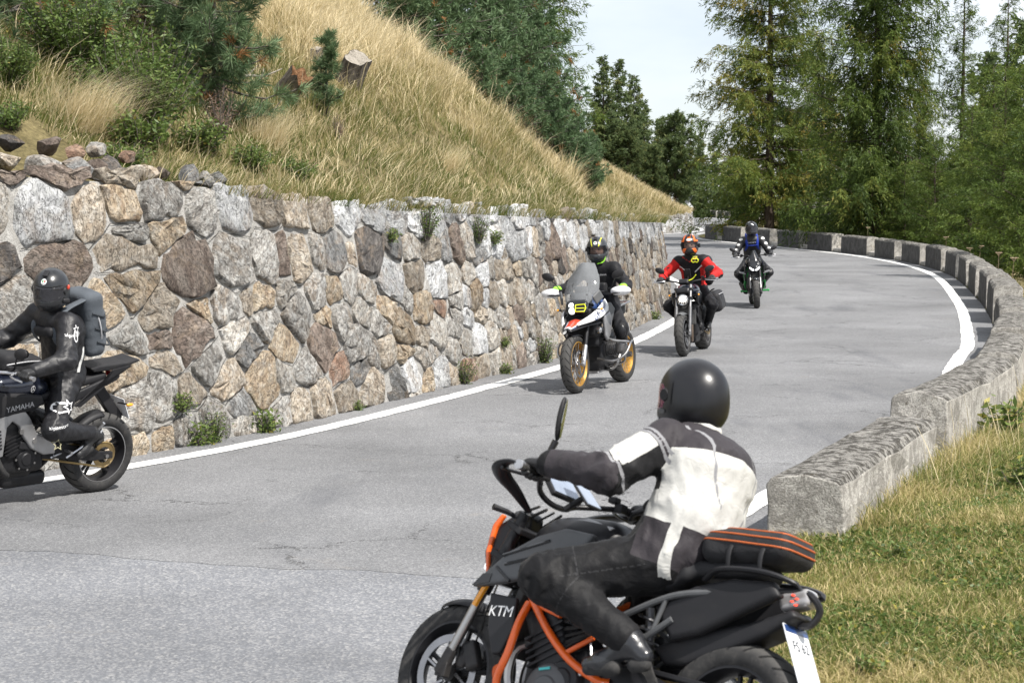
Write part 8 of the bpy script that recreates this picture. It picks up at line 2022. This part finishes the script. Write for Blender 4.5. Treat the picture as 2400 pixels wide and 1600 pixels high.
front_end(kt, S3); rear_end(kt, S3); e3_ = engine_block(kt, S3, 0.55, 0.06, 0.34); radiator(kt, 0.37, 0.56, 0.14, 0.15, -0.25)
for sy in (1, -1):
    # tank shroud: grey blade with black slots, pointing down at the fork
    shp = [(0.55, 0.655), (0.50, 0.72), (0.40, 0.82), (0.27, 0.90), (0.14, 0.945), (0.00, 0.935), (0.03, 0.865), (0.08, 0.80), (0.22, 0.745), (0.40, 0.69)]
    shroud = blob('tank_shroud', polyx(shp, sy * 0.185 - 0.022, sy * 0.185 + 0.022, 0.012), (-0.05, sy * 0.185 - 0.04, 0.62), (0.60, sy * 0.185 + 0.04, 0.98), 0.008, K['grey'], kt)
    for k, (a, b) in enumerate([((0.42, 0.80), (0.20, 0.885)), ((0.40, 0.765), (0.12, 0.855)), ((0.32, 0.745), (0.12, 0.81)), ((0.44, 0.75), (0.36, 0.70))]):
        MB().tube([(a[0], sy * 0.207, a[1]), (b[0], sy * 0.207, b[1])], 0.0085, 6, flat=0.8).build('shroud_slot', K['gloss'], shroud)
    MB().prism([(0.545, 0.66), (0.50, 0.715), (0.455, 0.72), (0.46, 0.685)], sy * 0.207 - 0.003, sy * 0.207 + 0.003).build('shroud_tip', K['gloss'], shroud)
    rp = MB().prism([(0.46, 0.645), (0.32, 0.64), (0.305, 0.52), (0.345, 0.41), (0.385, 0.40), (0.435, 0.50)], sy * 0.175 - 0.012, sy * 0.175 + 0.012).build('radiator_cover', K['satin'], kt, bev=0.008)
    ub = -1 if sy > 0 else 1
    label_text('lettering', 'KTM', 0.062, (0.385, sy * 0.188, 0.575), (ub, 0, -0.08 * ub), (0, 0, 1), K['decalwhite'], rp, off=0.002, shear=0.2, space=0.95)
    # orange tube frame and engine guards
    MB().tube([(0.40, sy * 0.05, 0.86), (0.30, sy * 0.15, 0.70), (0.16, sy * 0.17, 0.55), (0.02, sy * 0.165, 0.44), (-0.12, sy * 0.15, 0.38), (-0.17, sy * 0.13, 0.38)], 0.0165, 10, smooth_pts=26).tube([(0.38, sy * 0.05, 0.75), (0.26, sy * 0.15, 0.66), (0.12, sy * 0.165, 0.67), (-0.04, sy * 0.14, 0.74)], 0.0135, 9, smooth_pts=16).tube([(0.24, sy * 0.16, 0.63), (0.10, sy * 0.165, 0.60)], 0.011, 8).tube([(0.04, sy * 0.165, 0.46), (-0.06, sy * 0.14, 0.54)], 0.0105, 8).build('frame', K['orange'], kt, smooth=True)
    MB().tube([(0.27, sy * 0.165, 0.63), (0.265, sy * 0.21, 0.54), (0.265, sy * 0.235, 0.42), (0.30, sy * 0.225, 0.30), (0.27, sy * 0.20, 0.225), (0.14, sy * 0.17, 0.20)], 0.0165, 10, smooth_pts=26).tube([(0.29, sy * 0.228, 0.36), (0.35, sy * 0.18, 0.34), (0.36, sy * 0.13, 0.28), (0.30, sy * 0.20, 0.235)], 0.0145, 9, smooth_pts=16).build('engine_guard', K['orange'], kt, smooth=True)
    # grey trellis subframe
    MB().tube([(-0.10, sy * 0.14, 0.60), (-0.30, sy * 0.145, 0.71), (-0.42, sy * 0.14, 0.76), (-0.56, sy * 0.12, 0.79)], 0.013, 9, smooth_pts=14).tube([(-0.15, sy * 0.14, 0.45), (-0.28, sy * 0.14, 0.56), (-0.40, sy * 0.14, 0.66)], 0.013, 9).tube([(-0.36, sy * 0.143, 0.735), (-0.32, sy * 0.14, 0.595)], 0.010, 8).tube([(-0.16, sy * 0.142, 0.635), (-0.29, sy * 0.14, 0.575)], 0.010, 8).build('subframe', K['grey'], kt, smooth=True)
    blob('tail_panel', polyx([(-0.30, 0.70), (-0.46, 0.80), (-0.62, 0.85), (-0.80, 0.86), (-0.84, 0.81), (-0.70, 0.73), (-0.52, 0.62), (-0.40, 0.58)], sy * 0.105 - 0.03, sy * 0.105 + 0.03, 0.02), (-0.9, sy * 0.105 - 0.06, 0.52), (-0.24, sy * 0.105 + 0.06, 0.92), 0.010, K['plastic'], kt)
    MB().tube([(-0.50, sy * 0.12, 0.83), (-0.58, sy * 0.15, 0.875), (-0.78, sy * 0.15, 0.885), (-0.90, sy * 0.09, 0.855), (-0.80, sy * 0.11, 0.825)], [0.014, 0.017, 0.017, 0.013, 0.012], 9, smooth_pts=22, flat=0.7).build('grab_handle', K['satin'], kt, smooth=True)
blob('fuel_tank', cut(union([ell((0.16, 0, 0.91), (0.25, 0.155, 0.11)), bx((0.14, 0, 0.955), (0.16, 0.10, 0.045), 0.04, (0, 0.12, 0)), ell((-0.04, 0, 0.86), (0.13, 0.11, 0.09))], 0.05), half((0, 0, 1), 0.78)), (-0.22, -0.22, 0.74), (0.46, 0.22, 1.06), 0.010, K['satin'], kt)
MB().prism([(0.24, 0.985), (0.12, 1.012), (-0.02, 0.985), (0.0, 0.965), (0.12, 0.99), (0.22, 0.965)], 0.085, 0.105).prism([(0.24, 0.985), (0.12, 1.012), (-0.02, 0.985), (0.0, 0.965), (0.12, 0.99), (0.22, 0.965)], -0.105, -0.085).build('tank_trim', K['silverpaint'], kt, bev=0.006)
blob('seat', union([bx((-0.20, 0, 0.80), (0.15, 0.125, 0.04), 0.035, (0, 0.12, 0)), bx((-0.36, 0, 0.83), (0.06, 0.125, 0.035), 0.03, (0, 0.5, 0)), bx((-0.55, 0, 0.885), (0.17, 0.10, 0.035), 0.03, (0, 0.1, 0))], 0.04), (-0.78, -0.18, 0.72), (0.0, 0.18, 0.97), 0.010, K['seat'], kt)
# inner mudguard, lamp and plate
blob('tail_tray', polyx([(-0.30, 0.55), (-0.45, 0.62), (-0.70, 0.70), (-0.87, 0.775), (-0.90, 0.75), (-0.78, 0.66), (-0.62, 0.575), (-0.46, 0.50), (-0.36, 0.49)], -0.085, 0.085, 0.02), (-1.02, -0.12, 0.44), (-0.22, 0.12, 0.84), 0.010, K['plastic'], kt)
lamp = blob('tail_light', union([bx((-0.85, 0, 0.815), (0.065, 0.05, 0.035), 0.02, (0, 0.35, 0))], 0.01), (-0.97, -0.1, 0.72), (-0.73, 0.1, 0.91), 0.008, pbr('clear_tail_lens', (0.35, 0.34, 0.34), 0.15, 0.3, coat=0.8), kt)
for k in range(4): MB().ball((-0.85 - 0.018 * (k % 2), 0.052, 0.83 - 0.012 * k), (0.009, 0.003, 0.004), 8).build('lamp_element', K['tail'], lamp, smooth=True)
MB().tube([(-0.85, 0.03, 0.855), (-0.92, 0.03, 0.835), (-0.945, 0.0, 0.79), (-0.92, 0.0, 0.735), (-0.87, 0.0, 0.725)], 0.014, 8, smooth_pts=16).build('lamp_bracket', K['satin'], kt, smooth=True)
plate(kt, (-0.915, 0, 0.60), 0.50, 0.090, 0.135, 'FS 62', band=[(0.86, 'blue'), (-0.90, 'red')])
blob('silencer', union([rc((-0.10, -0.16, 0.30), (-0.48, -0.20, 0.42), 0.055, 0.06)], 0.02), (-0.62, -0.3, 0.2), (0.0, -0.06, 0.54), 0.012, K['steel'], kt)
for y in (0.05, -0.05): MB().tube([(0.24, y, 0.50), (0.36, y * 1.3, 0.45), (0.37, y, 0.30), (0.24, y * 0.6, 0.19), (0.02, -0.06, 0.19)], 0.020, 9, smooth_pts=20).build('exhaust_pipe', K['steel'], kt, smooth=True)
cc = np.array([0.10, 0.0, 0.30]); cov = MB().lathe([(0.0, 0.182), (0.055, 0.181), (0.062, 0.172), (0.098, 0.166), (0.112, 0.15), (0.118, 0.10)], cc, 32).build('ignition_cover', K['engine2' if False else 'grey'], kt, smooth=40)
MB().box(cc + (0.02, 0.170, 0.085), (0.026, 0.003, 0.005), (0, 0.25, 0)).build('cover_mark', pbr('cyan_mark', (0.05, 0.45, 0.45), 0.4), cov); MB().box(cc + (0.02, 0.1735, -0.06), (0.042, 0.003, 0.0045)).build('cover_mark', K['orange'], cov)
MB().lathe([(0.0, 0.20), (0.03, 0.20), (0.035, 0.18), (0.035, 0.14)], (-0.30, 0, 0.33), 16).build('heel_guard', K['alu'], kt, smooth=40)
m = MB()
for k in range(5): m.tube([(-0.30 + 0.02 * k, 0.10, 0.52 - 0.02 * k), (-0.36 + 0.01 * k, 0.13, 0.44), (-0.42, 0.11, 0.38 - 0.02 * k)], 0.007, 5, smooth_pts=8)
m.build('brake_lines', K['rubber'], kt, smooth=True)

LIGHT, DARK = (0.49, 0.485, 0.46), (0.036, 0.032, 0.036)
def side_of(P, J):                    # body frame of the jacket: f forward, s to the left, h up along the spine
    q = P - J['waist']; f = q @ -J['back']; s = q[:, 1]; h = q @ J['up']; return f, s, h
def arm_d(P, J, nm):
    t, d = seg(P, J['sh' + nm], J['el' + nm]); t2, d2 = seg(P, J['el' + nm], J['wr' + nm]); return t, d, t2, d2
def not_arm(P, J):
    v = np.full(len(P), 1.0)
    for nm in 'LR':
        t, d, t2, d2 = arm_d(P, J, nm); v = np.minimum(v, np.where(t > 0.16, d - 0.098, 1.0)); v = np.minimum(v, d2 - 0.085)
    return v
def zn_light(P, J):                   # pale back and upper sleeves
    f, s, h = side_of(P, J)
    back_ = np.minimum.reduce([0.222 - 0.12 * np.abs(s) - h, h + 0.055 - 0.25 * f, 0.045 - f + 0.35 * np.clip(0.02 - h, 0, 1) + 0.35 * np.clip(h - 0.10, 0, 1) * 1.2, not_arm(P, J)])
    hem = np.minimum.reduce([0.02 - h + 0.25 * np.clip(f, -1, 1), h + 0.105 + 0.55 * np.clip(-f, 0, 1) * 0.2 - 0.35 * np.clip(f, 0, 1), 0.12 - f, not_arm(P, J)])
    arm = np.full(len(P), -1.0)
    for nm in 'LR':
        t, d, t2, d2 = arm_d(P, J, nm); a = J['sh' + nm] + np.clip(t, 0, 1)[:, None] * (J['el' + nm] - J['sh' + nm])
        outer = (P[:, 2] - a[:, 2]) + 0.55 * (P[:, 0] - a[:, 0]) + 0.02
        arm = np.maximum(arm, np.where((d < 0.115) & (d <= d2 + 0.004), np.minimum.reduce([(t - 0.30) * 0.3, (0.93 - t) * 0.3, outer]), -1))
    return np.maximum(np.maximum(back_, hem), arm)
def zn_pipe(P, J):                    # grey piping down the back, on the shoulder and round the elbow
    f, s, h = side_of(P, J); v = np.where((f < 0.03) & (h > -0.02), 0.0055 - np.abs(np.abs(s) - 0.085 - 0.05 * np.sin(h * 9)), -1)
    v = np.minimum(v, not_arm(P, J) + 0.03)
    for nm in 'LR':
        t, d, t2, d2 = arm_d(P, J, nm)
        for tt in (0.20, 0.27): v = np.maximum(v, np.where((d < 0.12) & (d <= d2), 0.006 - np.abs(t - tt) * 0.3, -1))
        v = np.maximum(v, np.where((d < 0.12) & (np.abs(d - d2) < 0.03), 0.007 - np.abs(t - 0.97) * 0.3, -1))
    return v
def zn_brown(P, J):                   # charcoal-violet shoulders, forearms and skirt of the jacket
    f, s, h = side_of(P, J); v = np.minimum(h - 0.20, 1.0)
    for nm in 'LR':
        t, d, t2, d2 = arm_d(P, J, nm); v = np.maximum(v, np.where((d2 < 0.10) & (d2 < d), (0.97 - t2) * 0.3, -1)); v = np.maximum(v, np.where((d < 0.11) & (t < 0.3), 0.3 - t, -1))
    sk = np.minimum.reduce([-0.06 - h, h + 0.27 - 0.2 * f, 0.11 - f]); sk = np.where(P[:, 2] > J['hip'][2] - 0.13, sk, -1)
    return np.maximum(v, sk)
def zn_seam(P, J):                    # sewn seams of the trousers
    v = np.full(len(P), -1.0)
    for nm, sg in (('L', 1), ('R', -1)):
        a, b, c_ = J['hj' + nm], J['kn' + nm], J['an' + nm]; t, d = seg(P, a, b); t2, d2 = seg(P, b, c_)
        q = P - (a + np.clip(t, 0, 1)[:, None] * (b - a)); q2 = P - (b + np.clip(t2, 0, 1)[:, None] * (c_ - b))
        v = np.maximum(v, np.where((d < 0.15) & (t > 0.12) & (t < 0.9) & (q[:, 1] * sg > 0), 0.003 - np.abs(q[:, 2] + 0.012), -1)); v = np.maximum(v, np.where((d < 0.15) & (d < d2) & (q[:, 1] * sg > -0.02), 0.0032 - np.abs(t - 0.72) * 0.44, -1)); v = np.maximum(v, np.where((d2 < 0.13) & (d2 < d) & (q2[:, 1] * sg > -0.02), 0.0032 - np.abs(t2 - 0.30) * 0.43, -1))
    return v
def zn_strip(P, J):                   # pale strip down the hip
    f, s, h = side_of(P, J); return np.where((s > 0.04) & (h < -0.06) & (P[:, 2] > J['hip'][2] - 0.10), 0.020 - np.abs(f + 0.055 + 0.28 * (h + 0.10)), -1)
pos3 = dict(hip=(-0.275, 0, 0.905), lean=8, yaw=-14, pitch=-2, roll=-14, hunch=0.055, side=9, toedrop=-16, toeout=6, footL=(0.0, 0.04, 0.09), knpole=(1, 0.45, 0.25), elpole=(-0.25, 0.75, -0.75), twist=-6, hoff=(0.02, 0.02, 0.0))
R3_, body3, J3, h3, HM3 = rider('person', 'rider in pale grey and black jacket with shiny black helmet in the foreground', M3, S3, pos3,
    dict(base=(0.009, 0.009, 0.010), zones=[('z0', DARK, zn_brown), ('z1', LIGHT, zn_light), ('z2', LIGHT, zn_strip), ('z4', (0.032, 0.032, 0.034), zn_seam), ('z3', (0.24, 0.24, 0.25), zn_pipe)], helmet=pbr('helmet_satin_black', (0.008, 0.008, 0.010), 0.34), hscale=1.06, topvent=False, visor=pbr('iridium_visor', (0.22, 0.05, 0.12), 0.12, 0.9, coat=0.5, var=0.6, vs=14), glove=lg, boot=lb2, seed=21, res=0.0095, hres=0.006, gres=0.0055, bres=0.0075, fold=0.0075, shw=0.195, bulk=1.22, waistb=1.13, legb=1.22, armb=1.28))
hb3 = bvh_of(h3); RR = HM3.to_3x3().normalized()
for at_, sx, sz, mt in (((0.045, 0.12, -0.05), 0.030, 0.011, 'grey'), ((0.0, 0.12, -0.085), 0.036, 0.009, 'decalgrey'), ((0.085, 0.10, -0.085), 0.012, 0.016, 'decalgrey'), ((-0.02, 0.125, 0.02), 0.004, 0.05, 'plastic')):
    V, F = ellipse_shape(sx, sz); decal('helmet_trim', V, F, HM3 @ Vector(at_), RR @ Vector((-1, 0, 0)), RR @ Vector((0, 0, 1)), hb3, K[mt], h3, 0.003)
blob('collar', union([rc(J3['neck'] + np.array([0.0, 0.06, 0.01]), J3['neck'] + np.array([0, -0.06, 0.01]), 0.05, 0.05), rc(J3['neck'] + np.array([-0.035, 0.03, 0.03]), J3['neck'] + np.array([-0.035, -0.03, 0.03]), 0.045, 0.045)], 0.03), J3['neck'] - 0.14, J3['neck'] + 0.14, 0.010, mat_suit('collar_cloth', (0.5, 0.495, 0.47), [], 0.7), R3_)
# tail bag
tg = empty('tail_bag', 'black seat bag with orange piping strapped behind the near rider', 'bag', matrix=M3)
c = np.array([-0.635, 0.0, 0.98])
bagf = lambda P: union([bx(c, (0.195, 0.135, 0.062), 0.055, (0, 0.13, 0)), ell(c + (0.03, 0, 0.02), (0.19, 0.13, 0.06))], 0.03)(P) + 0.002 * vnoise(P, 16, 93)
bag = blob('bag_body', bagf, c - (0.28, 0.22, 0.14), c + (0.28, 0.22, 0.14), 0.009, mat_suit('tailbag_cloth', (0.024, 0.024, 0.026), [], 0.62), tg)
bvb = bvh_of(bag)
for hgt, sc in ((0.040, 0.97), (0.010, 1.0), (0.066, 0.72)):
    pts = []
    for a in np.linspace(0, 2 * math.pi, 41)[:-1]:
        d = Vector((math.cos(a), math.sin(a), 0)); o = Vector(c) + Vector((0, 0, hgt + 0.0)) + Vector((d.x * -0.13 * d.x, 0, 0)) * 0
        o.z += 0.13 * 0
        hit = bvb.ray_cast(o + Vector((d.x * 0.6, d.y * 0.6, -0.13 * d.x * 0.2 * 0)), -d, 1.0)
        if hit[0] is not None: pts.append(hit[0] + d * 0.001)
    if len(pts) > 10: MB().tube([tuple(p) for p in pts] + [tuple(pts[0])], 0.0042, 6, cap=False).build('piping', K['orange2'], tg, smooth=True)
for x_ in (-0.60, -0.74): MB().tube([(x_, 0.14, 0.88), (x_ + 0.005, 0.145, 0.95), (x_ + 0.01, 0.10, 1.035)], 0.010, 6, smooth_pts=8, flat=0.4).build('strap', K['seat'], tg, smooth=True)
